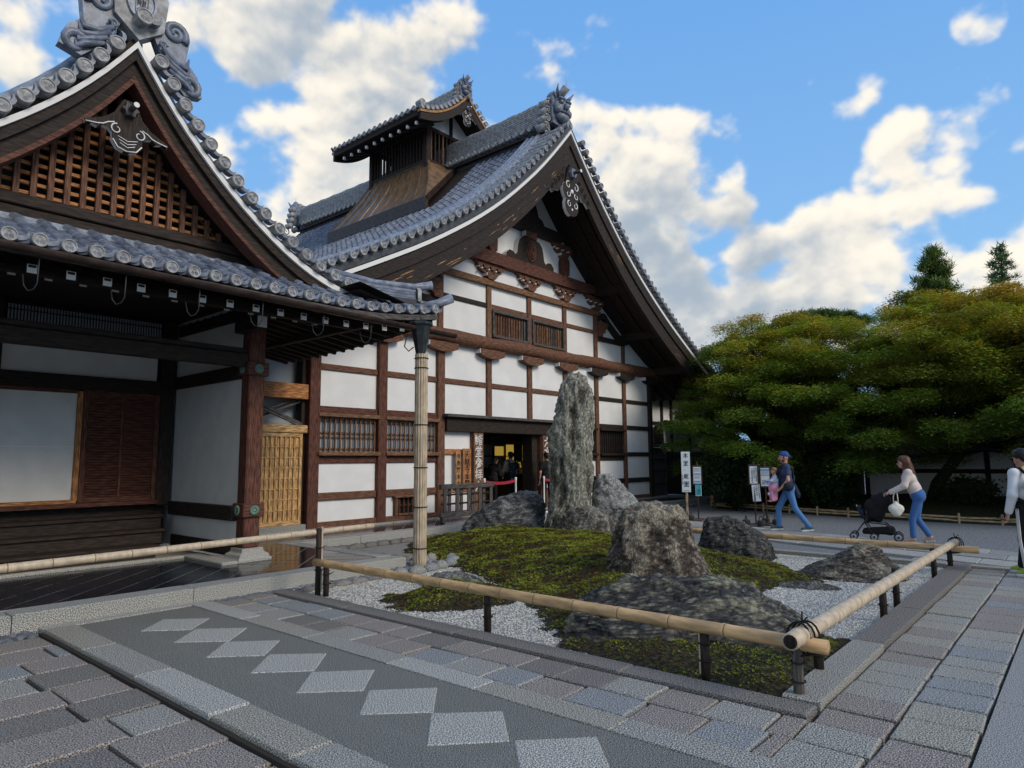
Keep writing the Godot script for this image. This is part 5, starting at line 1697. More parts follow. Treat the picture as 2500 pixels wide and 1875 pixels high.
# ---- entrance hall on the left
const EROOF := [0.0, 7.04, 0.35, 6.53, 0.75, 6.04, 1.3, 5.49, 1.95, 4.97, 2.5, 4.64, 3.0, 4.44, 3.4, 4.34, 3.75, 4.29, 4.8, 4.2]
var ent: Node3D
func e_roof(d: float) -> float:
	return smoothtab(EROOF, absf(d))
func eave_rise(x: float) -> float:
	var d := maxf(0.0, absf(x - GX) - 2.55)
	return 0.048 * d * d
func ex(called: String, lo: Vector3, hi: Vector3, m: String, b := 0.012) -> MeshInstance3D:
	return beam(ent, called, lo, hi, M[m], b)
func entrance_hall():
	ent = thing("entrance_hall", "dark timber entrance hall with latticed tiled gable and deep eaves", "building")
	var f := func(d): return e_roof(d)
	var zb := -8.9
	# upper gabled roof
	var dk := S()
	prism(dk, deck_poly(f, GX, 3.72, 0.13, 0.30), -15.5, -9.05)
	mk(ent, "roof_deck", dk, M.dark_x)
	var tm := tile_mesh("ent", 0.27, 0.235, 0.06, 0.028, M.tile)
	var xs := []
	var cs := []
	for sgn in [-1.0, 1.0]:
		for r in slope_rows(f, 0.2, 3.7, 0.235):
			for c in 19:
				xs.append(slope_xf(sgn, r, GX, -9.75 - c * 0.27, 0.15))
				cs.append(tile_tint())
	many(ent, "roof_tile", tile_mesh("ent_mm", 0.27, 0.235, 0.06, 0.028, tile_mm_mat()), xs, cs)
	var vm := disc_mesh("verge_e", 0.092, 0.62, 0.20, M.tile_pale)
	for sgn in [-1.0, 1.0]:
		for r in slope_rows(f, 0.16, 3.65, 0.285):
			var down := Vector3(sgn, r[2], 0).normalized()
			var nn := Vector3(-r[2] * sgn, 1, 0).normalized()
			put(ent, "verge_tile", vm, Transform3D(Basis(down * sgn, nn, Vector3.BACK), Vector3(GX + sgn * r[0], r[1], -8.84) + nn * 0.125))
		for k in 2:
			var s := S(true)
			var pts := []
			var rr := []
			var q := 0
			for r in slope_rows(f, 0.12, 3.6, 0.13):
				var nn := Vector3(-r[2] * sgn, 1, 0).normalized()
				pts.append(Vector3(GX + sgn * r[0], r[1], -9.42 - k * 0.24) + nn * 0.24)
				rr.append(0.104 if q % 3 else 0.108)
				q += 1
			tube(s, pts, rr, 12)
			mk(ent, "verge_roll", s, M.tile_b)
		var b := S()
		prism(b, half_strip(f, GX, sgn, 0.0, 3.62, 0.02, func(d): return -0.07), -9.25, -8.93)
		mk(ent, "plaster_edge", b, M.white)
		b = S()
		prism(b, half_strip(f, GX, sgn, 0.0, 3.55, -0.08, func(d): return -0.22), -9.14, -8.97)
		mk(ent, "barge_moulding", b, M.dark_x)
		b = S()
		prism(b, half_strip(f, GX, sgn, 0.0, 3.5, -0.09, func(d): return -0.50 + 0.02 * d), -9.20, -9.03)
		mk(ent, "barge_board", b, M.dark_x)
		b = S()
		prism(b, half_strip(f, GX, sgn, 0.0, 3.4, -0.43, func(d): return -0.53 + 0.02 * d), -9.24, -8.99)
		mk(ent, "barge_moulding", b, M.red_x)
	# ridge
	for k in 7:
		var s := S()
		bx(s, Vector3(GX - 0.17 + 0.006 * k, 7.12 + k * 0.06, -15.4), Vector3(GX + 0.17 - 0.006 * k, 7.17 + k * 0.06, -9.25))
		mk(ent, "ridge_course", s, M.tile_b)
	var rs := S(true)
	tube(rs, [Vector3(GX, 7.58, -15.4), Vector3(GX, 7.58, -9.2)], 0.10, 10)
	mk(ent, "ridge_cap", rs, M.tile_b)
	crest_end(Vector3(GX + 0.02, 7.02, -9.02))
	gable_pendant(ent, Vector3(GX - 0.05, 6.16, -9.0), 0.68, false)
	# latticed gable
	var zl := -9.5
	var back := S()
	var gp := [GX - 2.9, 4.72]
	for k in 17:
		var x := lerpf(-2.9, 2.9, k / 16.0)
		gp.append_array([GX + x, e_roof(x) - 0.45])
	gp.append_array([GX + 2.9, 4.72])
	prism(back, pv(gp), zl - 0.12, zl - 0.06)
	mk(ent, "gable_backing", back, M.honey_y)
	for k in 33:
		var x := (k - 16) * 0.176
		var top := e_roof(x) - 0.42
		if top < 4.9: continue
		ex("lattice_bar", Vector3(GX + x - 0.034, 4.70, zl), Vector3(GX + x + 0.034, top, zl + 0.05), "brown_y", 0.004)
	for k in 11:
		var y := 4.90 + k * 0.125
		var half := 0.0
		while half < 2.9 and e_roof(half) - 0.45 > y: half += 0.02
		if half > 0.1: ex("lattice_rail", Vector3(GX - half, y - 0.022, zl - 0.055), Vector3(GX + half, y + 0.022, zl - 0.005), "orange_x", 0.004)
	ex("gable_sill", Vector3(GX - 3.1, 4.70, zl - 0.1), Vector3(GX + 3.1, 4.84, zl + 0.10), "dark_x")
	ex("gable_sill", Vector3(GX - 3.4, 4.56, zl - 0.1), Vector3(GX + 3.4, 4.695, zl + 0.06), "dark_x")
	for k in 2: beam(ent, "flashing_course", Vector3(GX - 3.9, 4.52 - k * 0.05, zl), Vector3(GX + 3.2, 4.562 - k * 0.05, zl + 0.13 + 0.035 * k), M.tile_b, 0.004)
	# skirt roof in front
	var y0 := 3.97
	var ncol := 36
	var xe := 7.66
	var dk2 := S()
	for c in 24:
		var xa := lerpf(-1.7, 7.72, c / 24.0)
		var xb := lerpf(-1.7, 7.72, (c + 1) / 24.0)
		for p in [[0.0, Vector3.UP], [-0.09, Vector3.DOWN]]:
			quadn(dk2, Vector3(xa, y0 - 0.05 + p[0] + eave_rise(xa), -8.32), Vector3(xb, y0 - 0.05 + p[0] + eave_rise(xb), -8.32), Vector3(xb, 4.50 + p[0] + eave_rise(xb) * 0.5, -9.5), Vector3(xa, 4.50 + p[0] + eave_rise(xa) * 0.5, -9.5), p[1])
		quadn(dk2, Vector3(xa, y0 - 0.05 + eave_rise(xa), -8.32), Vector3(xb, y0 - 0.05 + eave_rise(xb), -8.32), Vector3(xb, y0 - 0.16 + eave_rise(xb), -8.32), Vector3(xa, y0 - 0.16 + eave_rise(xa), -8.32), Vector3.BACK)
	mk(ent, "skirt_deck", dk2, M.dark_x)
	var fs := S()
	for c in 24:
		var xa := lerpf(-1.7, 7.72, c / 24.0)
		var xb := lerpf(-1.7, 7.72, (c + 1) / 24.0)
		bars(fs, Vector3(xa, y0 - 0.105 + eave_rise(xa), -8.30), Vector3(xb, y0 - 0.105 + eave_rise(xb), -8.30), 0.06, 0.085)
	mk(ent, "eave_board", fs, M.grey_x)
	var em := disc_mesh("eave_e", 0.078, 0.2, 0.19, M.tile_pale)
	for c in ncol:
		var x := xe - c * 0.27
		for r in 5:
			var t0 := r / 5.0
			var t1 := (r + 1) / 5.0
			if x > 6.5 + 1.45 * t0: continue
			var a := Vector3(x, lerpf(4.53 + eave_rise(x) * 0.5, y0 + eave_rise(x), t0), lerpf(-9.42, -8.32, t0))
			var b := Vector3(x, lerpf(4.53 + eave_rise(x) * 0.5, y0 + eave_rise(x), t1), lerpf(-9.42, -8.32, t1))
			var dn := (b - a).normalized()
			var sl := 2.0 * 0.048 * maxf(0.0, x - GX - 2.55)
			var ac := Vector3(1, sl, 0).normalized()
			var nn := dn.cross(ac).normalized()
			put(ent, "eave_roof_tile", tm, Transform3D(Basis(ac, nn, dn), a + Vector3(-0.21, 0.005 + rng.randf_range(-0.004, 0.004), 0)), M[["tile", "tile_b", "tile_b", "tile_c"][rng.randi() % 4]])
		put(ent, "eave_tile", em, Transform3D(Basis(), Vector3(x, y0 + 0.03 + eave_rise(x), -8.26)))
	# corner ridge running down to the eave corner
	var ca := Vector3(6.2, 4.52, -9.22)
	var cm := Vector3(6.85, 4.39, -8.88)
	var cb := Vector3(7.44, 4.35, -8.55)
	var bed := S()
	bars(bed, ca + Vector3(0, -0.09, 0), cm + Vector3(0, -0.09, 0), 0.30, 0.17)
	bars(bed, cm + Vector3(0, -0.09, 0), cb + Vector3(0, -0.09, 0), 0.30, 0.17)
	mk(ent, "corner_ridge_bed", bed, M.tile_dark)
	for k in 4:
		var s := S()
		bars(s, ca + Vector3(0, 0.05 * k, 0), cm + Vector3(0, 0.05 * k, 0), 0.24 - 0.02 * k, 0.042)
		bars(s, cm + Vector3(0, 0.05 * k, 0), cb + Vector3(0, 0.05 * k, 0), 0.24 - 0.02 * k, 0.042)
		mk(ent, "corner_ridge_course", s, M[["tile", "tile_b"][k % 2]])
	var s5 := S(true)
	tube(s5, [ca + Vector3(0, 0.22, 0), cm + Vector3(0, 0.22, 0), cb + Vector3(0, 0.24, 0), cb + Vector3(0.26, 0.30, 0.15)], [0.06, 0.06, 0.06, 0.075], 10)
	mk(ent, "corner_ridge_cap", s5, M.tile_b)
	s5 = S()
	prism(s5, pv([-0.17, -0.06, 0.17, -0.06, 0.15, 0.14, 0.0, 0.22, -0.15, 0.14]), 0.0, 0.06, Transform3D(Basis(Vector3.UP, 1.05), cb + Vector3(0.02, 0.02, 0.02)))
	mk(ent, "corner_ornament", s5, M.tile_pale)
	s5 = S(true)
	tube(s5, [Vector3(7.52, 4.26, -8.48), Vector3(7.78, 4.33, -8.32), Vector3(7.98, 4.44, -8.2)], [0.06, 0.075, 0.085], 10)
	mk(ent, "corner_horn_tile", s5, M.tile_b)
	# side roof running back along the hall
	var sd := S()
	for c in 8:
		var za := lerpf(-8.4, -12.95, c / 8.0)
		var zc := lerpf(-8.4, -12.95, (c + 1) / 8.0)
		var ra := 0.20 * pow(1.0 - c / 8.0, 3)
		var rb := 0.20 * pow(1.0 - (c + 1) / 8.0, 3)
		for p in [[0.0, Vector3.UP], [-0.12, Vector3.DOWN]]:
			quadn(sd, Vector3(7.72, 3.92 + ra + p[0], za), Vector3(7.72, 3.92 + rb + p[0], zc), Vector3(6.2, 4.42 + p[0], zc), Vector3(6.2, 4.42 + p[0], za), p[1])
		quadn(sd, Vector3(7.72, 3.92 + ra, za), Vector3(7.72, 3.92 + rb, zc), Vector3(7.72, 3.78 + rb, zc), Vector3(7.72, 3.78 + ra, za), Vector3.RIGHT)
	quadn(sd, Vector3(6.25, 4.32, -9.4), Vector3(6.25, 4.32, -12.95), Vector3(5.0, 4.30, -12.95), Vector3(5.0, 4.30, -9.4), Vector3.DOWN)
	mk(ent, "side_roof_deck", sd, M.dark_z)
	xs = []
	cs = []
	for c in 16:
		for r in 6:
			var z := -8.75 - c * 0.27
			var a := Vector3(lerpf(6.25, 7.7, r / 6.0), lerpf(4.45, 3.97, r / 6.0), z)
			if a.x < 6.3 + (z + 9.9) * 1.0: continue
			xs.append(Transform3D(Basis(Vector3.FORWARD, Vector3(0.31, 0.95, 0).normalized(), Vector3(0.95, -0.31, 0).normalized()), a))
			cs.append(tile_tint())
	many(ent, "side_roof_tile", tile_mesh("ent_mm", 0.27, 0.235, 0.06, 0.028, tile_mm_mat()), xs, cs)
	for c in 16: put(ent, "eave_tile", em, Transform3D(Basis(Vector3.UP, PI / 2), Vector3(7.78, 4.0 + 0.2 * pow(1.0 - c / 16.0, 3), -8.5 - c * 0.27)))
	for c in 15: bar(ent, "rafter", Vector3(5.3, 4.12, -8.75 - c * 0.29), Vector3(7.62, 3.74 + 0.2 * pow(1.0 - c / 15.0, 3), -8.75 - c * 0.29), 0.075, 0.09, M.dark_x, 0.006)
	bar(ent, "hip_rafter", Vector3(5.3, 4.05, -10.0), Vector3(7.66, 3.98, -8.4), 0.14, 0.16, M.dark_x, 0.01)
	bar(ent, "eave_purlin", Vector3(6.6, 3.86, -8.6), Vector3(6.6, 3.86, -12.9), 0.11, 0.13, M.dark_z, 0.01)
	# front rafters in two tiers with whitened ends
	for k in 28:
		var x := 7.13 - k * 0.367
		var yy := eave_rise(x) * 0.8
		bar(ent, "rafter", Vector3(x, 3.73 + yy, -8.5), Vector3(x, 4.15 + yy, -9.6), 0.075, 0.085, M.dark_z, 0.005)
		beam(ent, "white_rafter_end", Vector3(x - 0.046, 3.685 + yy, -8.505), Vector3(x + 0.046, 3.78 + yy, -8.495), M.white, 0.0)
		if x < 6.2:
			bar(ent, "rafter", Vector3(x, 3.87 + yy, -9.34), Vector3(x, 4.2, -10.4), 0.08, 0.09, M.dark_z, 0.005)
			beam(ent, "white_rafter_end", Vector3(x - 0.04, 3.825 + yy, -9.34), Vector3(x + 0.04, 3.915 + yy, -9.332), M.white, 0.0)
	ex("eave_purlin", Vector3(-2.5, 3.78, -9.05), Vector3(6.5, 3.86, -8.95), "dark_x")
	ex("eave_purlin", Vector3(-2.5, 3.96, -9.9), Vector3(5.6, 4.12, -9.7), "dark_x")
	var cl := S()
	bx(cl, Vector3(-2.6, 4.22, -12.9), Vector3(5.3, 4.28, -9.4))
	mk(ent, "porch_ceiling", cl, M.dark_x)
	beam(ent, "white_beam_end", Vector3(5.08, 3.68, -9.41), Vector3(5.23, 3.85, -9.40), M.white, 0.0)
	ex("bracket_arm", Vector3(5.07, 3.66, -10.1), Vector3(5.24, 3.86, -9.412), "dark_z")
	# pillar and front beams
	ex("pillar", Vector3(5.23, 0.34, -10.13), Vector3(5.49, 4.1, -9.87), "red_y", 0.02)
	ex("pillar", Vector3(0.55, 0.34, -10.13), Vector3(0.81, 4.1, -9.87), "red_y", 0.02)
	for x in [5.36, 0.68]:
		var ps := S()
		bx(ps, Vector3(x - 0.27, 0.14, -10.27), Vector3(x + 0.27, 0.20, -9.73), 0.012)
		lathe(ps, [[0.29, 0.2], [0.27, 0.25], [0.21, 0.285], [0.20, 0.34], [0.0, 0.34]], 4, Transform3D(Basis(Vector3.UP, PI / 4), Vector3(x, 0.0, -10.0)).scaled_local(Vector3(1.2, 1, 1.2)))
		mk(ent, "plinth_stone", ps, M.granite_pale)
		for y in [3.1, 0.91]:
			ex("boss_block", Vector3(x - 0.175, y - 0.105, -10.175), Vector3(x + 0.175, y + 0.105, -9.825), "red_x")
			for e in [[Vector3(x, y, -9.822), 0.0], [Vector3(x - 0.178, y, -10.0), -PI / 2]]:
				var fsx := S(true)
				for q in 16:
					var a := q * TAU / 16
					tube(fsx, [Vector3(cos(a) * 0.03, sin(a) * 0.03, 0.012), Vector3(cos(a) * 0.075, sin(a) * 0.075, 0.006)], [0.008, 0.013], 5)
				lathe(fsx, [[0.0, 0.02], [0.025, 0.016], [0.03, 0.0]], 10, Transform3D(Basis(Vector3.RIGHT, PI / 2), Vector3.ZERO))
				var o := mk(ent, "flower_boss", fsx, M.verdigris)
				o.transform = Transform3D(Basis(Vector3.UP, e[1]), e[0])
	ex("front_beam", Vector3(-2.5, 3.12, -10.05), Vector3(5.23, 3.33, -9.9), "dark_x")
	ex("front_beam", Vector3(-2.5, 3.34, -10.02), Vector3(5.23, 3.42, -9.93), "dark_x")
	# back wall of the porch
	var zw := -12.5
	ex("wall_post", Vector3(4.98, 0.9, zw - 0.2), Vector3(5.2, 4.2, zw + 0.0), "dark_y")
	ex("wall_post", Vector3(2.35, 0.9, zw - 0.2), Vector3(2.63, 4.2, zw + 0.0), "dark_y")
	ex("wall_rail", Vector3(-2.5, 3.50, zw - 0.15), Vector3(5.0, 3.70, zw - 0.02), "dark_x")
	ex("wall_rail", Vector3(-2.5, 2.84, zw - 0.15), Vector3(5.0, 3.08, zw - 0.02), "dark_x")
	ex("plaster_panel", Vector3(2.63, 3.08, zw - 0.14), Vector3(4.92, 3.5, zw - 0.08), "screen", 0.0)
	ex("plaster_panel", Vector3(-2.0, 3.08, zw - 0.14), Vector3(2.35, 3.5, zw - 0.08), "screen", 0.0)
	var back2 := S()
	bx(back2, Vector3(-2.5, 0.2, zw - 0.26), Vector3(5.2, 4.25, zw - 0.2))
	mk(ent, "wall_backing", back2, M.dark_x)
	var fine := S()
	bx(fine, Vector3(-0.011, 3.74, -0.01), Vector3(0.011, 4.12, 0.01))
	var fm := done(fine, M.print_grey)
	for k in 52: put(ent, "transom_bar", fm, Transform3D(Basis(), Vector3(2.68 + k * 0.044, 0, zw - 0.04)))
	for y in [3.82, 3.86, 4.04]: ex("transom_rail", Vector3(2.63, y - 0.008, zw - 0.035), Vector3(4.95, y + 0.008, zw - 0.02), "dark_x", 0.0)
	# sliding screen and louvred door
	ex("paper_screen", Vector3(1.2, 1.06, zw - 0.10), Vector3(3.69, 2.78, zw - 0.06), "screen", 0.0)
	ex("screen_paper_seam", Vector3(1.2, 1.905, zw - 0.059), Vector3(3.69, 1.915, zw - 0.057), "white", 0.0)
	ex("door_frame", Vector3(3.69, 1.04, zw - 0.10), Vector3(3.77, 2.82, zw - 0.01), "orange_y", 0.006)
	ex("door_frame", Vector3(1.2, 2.78, zw - 0.10), Vector3(3.69, 2.84, zw - 0.03), "red_x", 0.006)
	ex("door_sill", Vector3(-2.5, 1.0, zw - 0.10), Vector3(3.75, 1.06, zw + 0.01), "orange_x", 0.006)
	ex("door_sill", Vector3(-2.5, 0.93, zw - 0.10), Vector3(5.0, 0.998, zw + 0.03), "red_x", 0.006)
	var lv := Node3D.new()
	lv.name = "louvred_door"
	ent.add_child(lv, true)
	for q in [[3.78, 3.86], [4.90, 4.98]]: beam(lv, "stile", Vector3(q[0], 1.0, zw - 0.09), Vector3(q[1], 2.84, zw - 0.03), M.red_y, 0.006)
	for q in [[1.0, 1.08], [2.76, 2.84]]: beam(lv, "door_rail", Vector3(3.86, q[0], zw - 0.09), Vector3(4.90, q[1], zw - 0.03), M.red_x, 0.006)
	var slt := S()
	bx(slt, Vector3(3.86, -0.019, -0.006), Vector3(4.90, 0.019, 0.006), 0.003)
	var slm := done(slt, M.red_x)
	for k in 38: put(lv, "slat", slm, Transform3D(Basis(Vector3.RIGHT, 0.5), Vector3(0, 1.10 + k * 0.0443, zw - 0.055)))
	beam(lv, "door_backing", Vector3(3.86, 1.05, zw - 0.10), Vector3(4.90, 2.8, zw - 0.085), M.dark_x, 0.0)
	beam(lv, "middle_stile", Vector3(4.36, 1.05, zw - 0.047), Vector3(4.40, 2.8, zw - 0.035), M.red_y, 0.003)
	# steps
	for q in [[0.77, -12.46, -12.12, 4.98], [0.56, -12.46, -11.76, 4.86], [0.35, -12.46, -11.36, 4.62]]:
		ex("step", Vector3(-2.8, q[0] - 0.05, q[1]), Vector3(q[3], q[0], q[2]), "dark_x", 0.012)
		ex("riser", Vector3(-2.8, q[0] - 0.23, q[1]), Vector3(q[3] - 0.04, q[0] - 0.05, q[2] - 0.04), "dark_x", 0.0)
	beam(ent, "stone_sill", Vector3(-2.8, 0.12, -11.12), Vector3(4.9, 0.185, -10.99), M.granite_pale)
	beam(ent, "stone_sill", Vector3(4.85, 0.12, -11.12), Vector3(5.12, 0.185, -9.75), M.granite_pale)
	# side wall of the porch
	var xw := 5.24
	for q in [[0.97, 2.95, -10.13, -12.5], [3.17, 3.9, -10.13, -12.5]]:
		ex("plaster_panel", Vector3(xw, q[0], q[3]), Vector3(xw + 0.07, q[1], q[2]), "screen", 0.0)
	ex("wall_rail", Vector3(xw - 0.05, 2.95, -12.45), Vector3(xw + 0.12, 3.17, -10.13), "dark_z")
	ex("wall_rail", Vector3(xw - 0.08, 0.74, -12.45), Vector3(xw + 0.12, 0.97, -10.13), "dark_z")
	ex("plaster_panel", Vector3(xw, 0.40, -12.4), Vector3(xw + 0.07, 0.74, -10.13), "screen", 0.0)
	ex("wall_rail", Vector3(xw - 0.03, 0.2, -12.4), Vector3(xw + 0.12, 0.40, -10.2), "dark_z")
	ex("wall_rail", Vector3(xw - 0.03, 3.9, -12.45), Vector3(xw + 0.12, 4.1, -9.9), "dark_z")
	var sw := S()
	quadn(sw, Vector3(xw + 0.075, 0.2, -10.15), Vector3(xw + 0.075, 4.2, -10.15), Vector3(xw + 0.075, 4.2, -13.2), Vector3(xw + 0.075, 0.2, -13.2), Vector3.RIGHT)
	mk(ent, "side_wall", sw, M.plaster)
	# body of the building out of sight
	var bd := S()
	bx(bd, Vector3(-2.8, 0.1, -16), Vector3(-2.6, 4.6, -9.6))
	bx(bd, Vector3(-2.6, 0.1, -16), Vector3(5.2, 4.6, -15.8))
	bx(bd, Vector3(5.1, 0.1, -16), Vector3(5.2, 4.6, -12.8))
	mk(ent, "rear_wall", bd, M.dark_y)
	gutter()
func crest_end(at: Vector3):
	var o := Node3D.new()
	o.name = "ridge_ornament"
	o.position = at
	ent.add_child(o, true)
	var s := S()
	prism(s, pv([0.0, 0.08, 0.30, 0.32, 0.34, 0.78, 0.24, 0.94, -0.24, 0.94, -0.34, 0.78, -0.30, 0.32]), -0.16, 0.06)
	mk(o, "crest_slab", s, M.tile_pale)
	s = S()
	var xo := Transform3D(Basis(Vector3.RIGHT, PI / 2).scaled(Vector3(0.72, 1.0, 1.0)), Vector3(0, 0.60, 0.06))
	lathe(s, [[0.26, 0.0], [0.255, 0.035], [0.215, 0.035], [0.205, 0.01], [0.0, 0.01]], 24, xo)
	mk(o, "oval_rim", s, M.tile_b)
	s = S()
	for k in 3: glyph(s, ["ten", "ryu", "tera"][k], Vector3(-0.06, 0.77 - k * 0.122, 0.075), 0.12, 0.014)
	for q in [-0.075, 0.072]: bx(s, Vector3(q, 0.42, 0.07), Vector3(q + 0.008, 0.78, 0.078))
	mk(o, "lettering", s, M.tile_dark)
	s = S()
	for k in 3: bx(s, Vector3(-0.36 - 0.03 * k, 0.92 + k * 0.05, -0.18), Vector3(0.36 + 0.03 * k, 0.965 + k * 0.05, 0.12 + 0.03 * k), 0.008)
	mk(o, "crest_cornice", s, M.tile_b)
	s = S(true)
	tube(s, [Vector3(0, 1.1, -0.3), Vector3(0.0, 1.12, 0.1), Vector3(0.0, 1.22, 0.36)], [0.12, 0.12, 0.13], 12)
	mk(o, "perch_tile", s, M.tile_b)
	for x in [-1.0, 1.0]:
		s = S(true)
		spiral(s, Vector3(x * 0.46, 0.42, 0.0), Vector3.RIGHT * x, Vector3.UP, 0.15, 1.7, 0.055, -0.6, 1.0, 0.03, 8)
		spiral(s, Vector3(x * 0.70, -0.26, 0.0), Vector3.RIGHT * x, Vector3.UP, 0.13, 1.1, 0.06, 2.6, -1.0, 0.05, 8)
		spiral(s, Vector3(x * 0.30, 0.16, 0.05), Vector3.RIGHT * x, Vector3.UP, 0.05, 1.2, 0.022, 0.0)
		for k in 4:
			tube(s, [Vector3(x * (0.30 + k * 0.03), 0.12 - k * 0.09, 0.04), Vector3(x * (0.46 + k * 0.05), -0.02 - k * 0.08, 0.05), Vector3(x * (0.62 + k * 0.02), -0.02 - k * 0.10, 0.02), Vector3(x * (0.66 + k * 0.01), 0.14 - k * 0.12, 0.0)], [0.03, 0.045, 0.04, 0.012], 7)
		mk(o, "scroll_wing", s, M.tile)
		s = S()
		prism(s, pv([x * 0.2, 0.25, x * 0.56, 0.58, x * 0.66, 0.40, x * 0.62, 0.1, x * 0.78, -0.06, x * 0.86, -0.34, x * 0.62, -0.40, x * 0.36, -0.12]), -0.14, 0.0)
		mk(o, "scroll_back", s, M.tile)
	var dm := disc_mesh("verge_e", 0.092, 0.62, 0.20, M.tile_pale)
	put(o, "crest_disc", dm, Transform3D(Basis().scaled(Vector3(1.15, 1.15, 1)), Vector3(0.0, 0.34, 0.22)))
func gutter():
	var g := thing("rain_gutter", "long brown half round gutter under the entrance hall eave", "gutter")
	var s := S(true)
	var n := 14
	for i in n:
		var a1 := PI + PI * i / n
		var a2 := PI + PI * (i + 1) / n
		for k in [0.075, 0.066]:
			quadn(s, Vector3(-2.2, 3.93 + sin(a1) * k, -8.17 + cos(a1) * k), Vector3(8.02, 3.80 + sin(a1) * k, -8.17 + cos(a1) * k), Vector3(8.02, 3.80 + sin(a2) * k, -8.17 + cos(a2) * k), Vector3(-2.2, 3.93 + sin(a2) * k, -8.17 + cos(a2) * k), Vector3(0, sin(a1), cos(a1)) * (1.0 if k > 0.07 else -1.0))
	mk(g, "trough", s, M.gutter)
	for k in 6:
		var x := 1.05 + k * 1.15
		var y := 3.89 - 0.0127 * x
		var jo := S(true)
		var pts := []
		for i in 12: pts.append(Vector3(x + 0.02, y + 0.03 + sin(PI + PI * i / 11) * 0.08, -8.17 + cos(PI + PI * i / 11) * 0.08))
		tube(jo, pts, 0.008, 5)
		mk(g, "joint_band", jo, M.gutter)
	for k in 8:
		var x := 0.3 + k * 0.84 + (0.1 if k > 5 else 0.0)
		var hk := S(true)
		tube(hk, [Vector3(x, 3.86, -8.20), Vector3(x, 3.52, -8.22), Vector3(x - 0.02, 3.46, -8.25), Vector3(x - 0.06, 3.44, -8.29), Vector3(x - 0.09, 3.50, -8.33), Vector3(x - 0.10, 3.62, -8.36)], 0.007, 6)
		var o := mk(self, numbered("eave_hook"), hk, M.zinc)
		tag(o, "thin grey metal hook under the entrance hall gutter, %s from the left" % ["first", "second", "third", "fourth", "fifth", "sixth", "seventh", "eighth"][k], "hook", "hooks under the gutter")
	var h := thing("downpipe_head", "dark tapered metal rainwater head on top of the bamboo pipe", "downpipe", Vector3(7.24, 3.36, -8.16))
	s = S()
	var r1 := 0.085
	var r2 := 0.17
	lathe(s, [[r1, 0.0], [r1 * 1.02, 0.03], [r2, 0.46], [r2, 0.48]], 8, Transform3D(Basis(Vector3.UP, PI / 8), Vector3.ZERO))
	mk(h, "funnel", s, M.zinc)
	s = S()
	lathe(s, [[r2, 0.47], [r2 + 0.035, 0.48], [r2 + 0.04, 0.51], [r2 + 0.02, 0.53], [0.0, 0.53]], 8, Transform3D(Basis(Vector3.UP, PI / 8), Vector3.ZERO))
	mk(h, "rim", s, M.zinc)
	s = S(true)
	tube(s, [Vector3(0, 0.5, 0), Vector3(0, 0.75, 0)], 0.008, 5)
	tube(s, [Vector3(-0.2, 0.32, -0.1), Vector3(-0.24, 0.12, -0.12), Vector3(-0.17, 0.05, -0.1), Vector3(-0.10, 0.12, -0.06)], 0.011, 6)
	mk(h, "hanger", s, M.zinc)
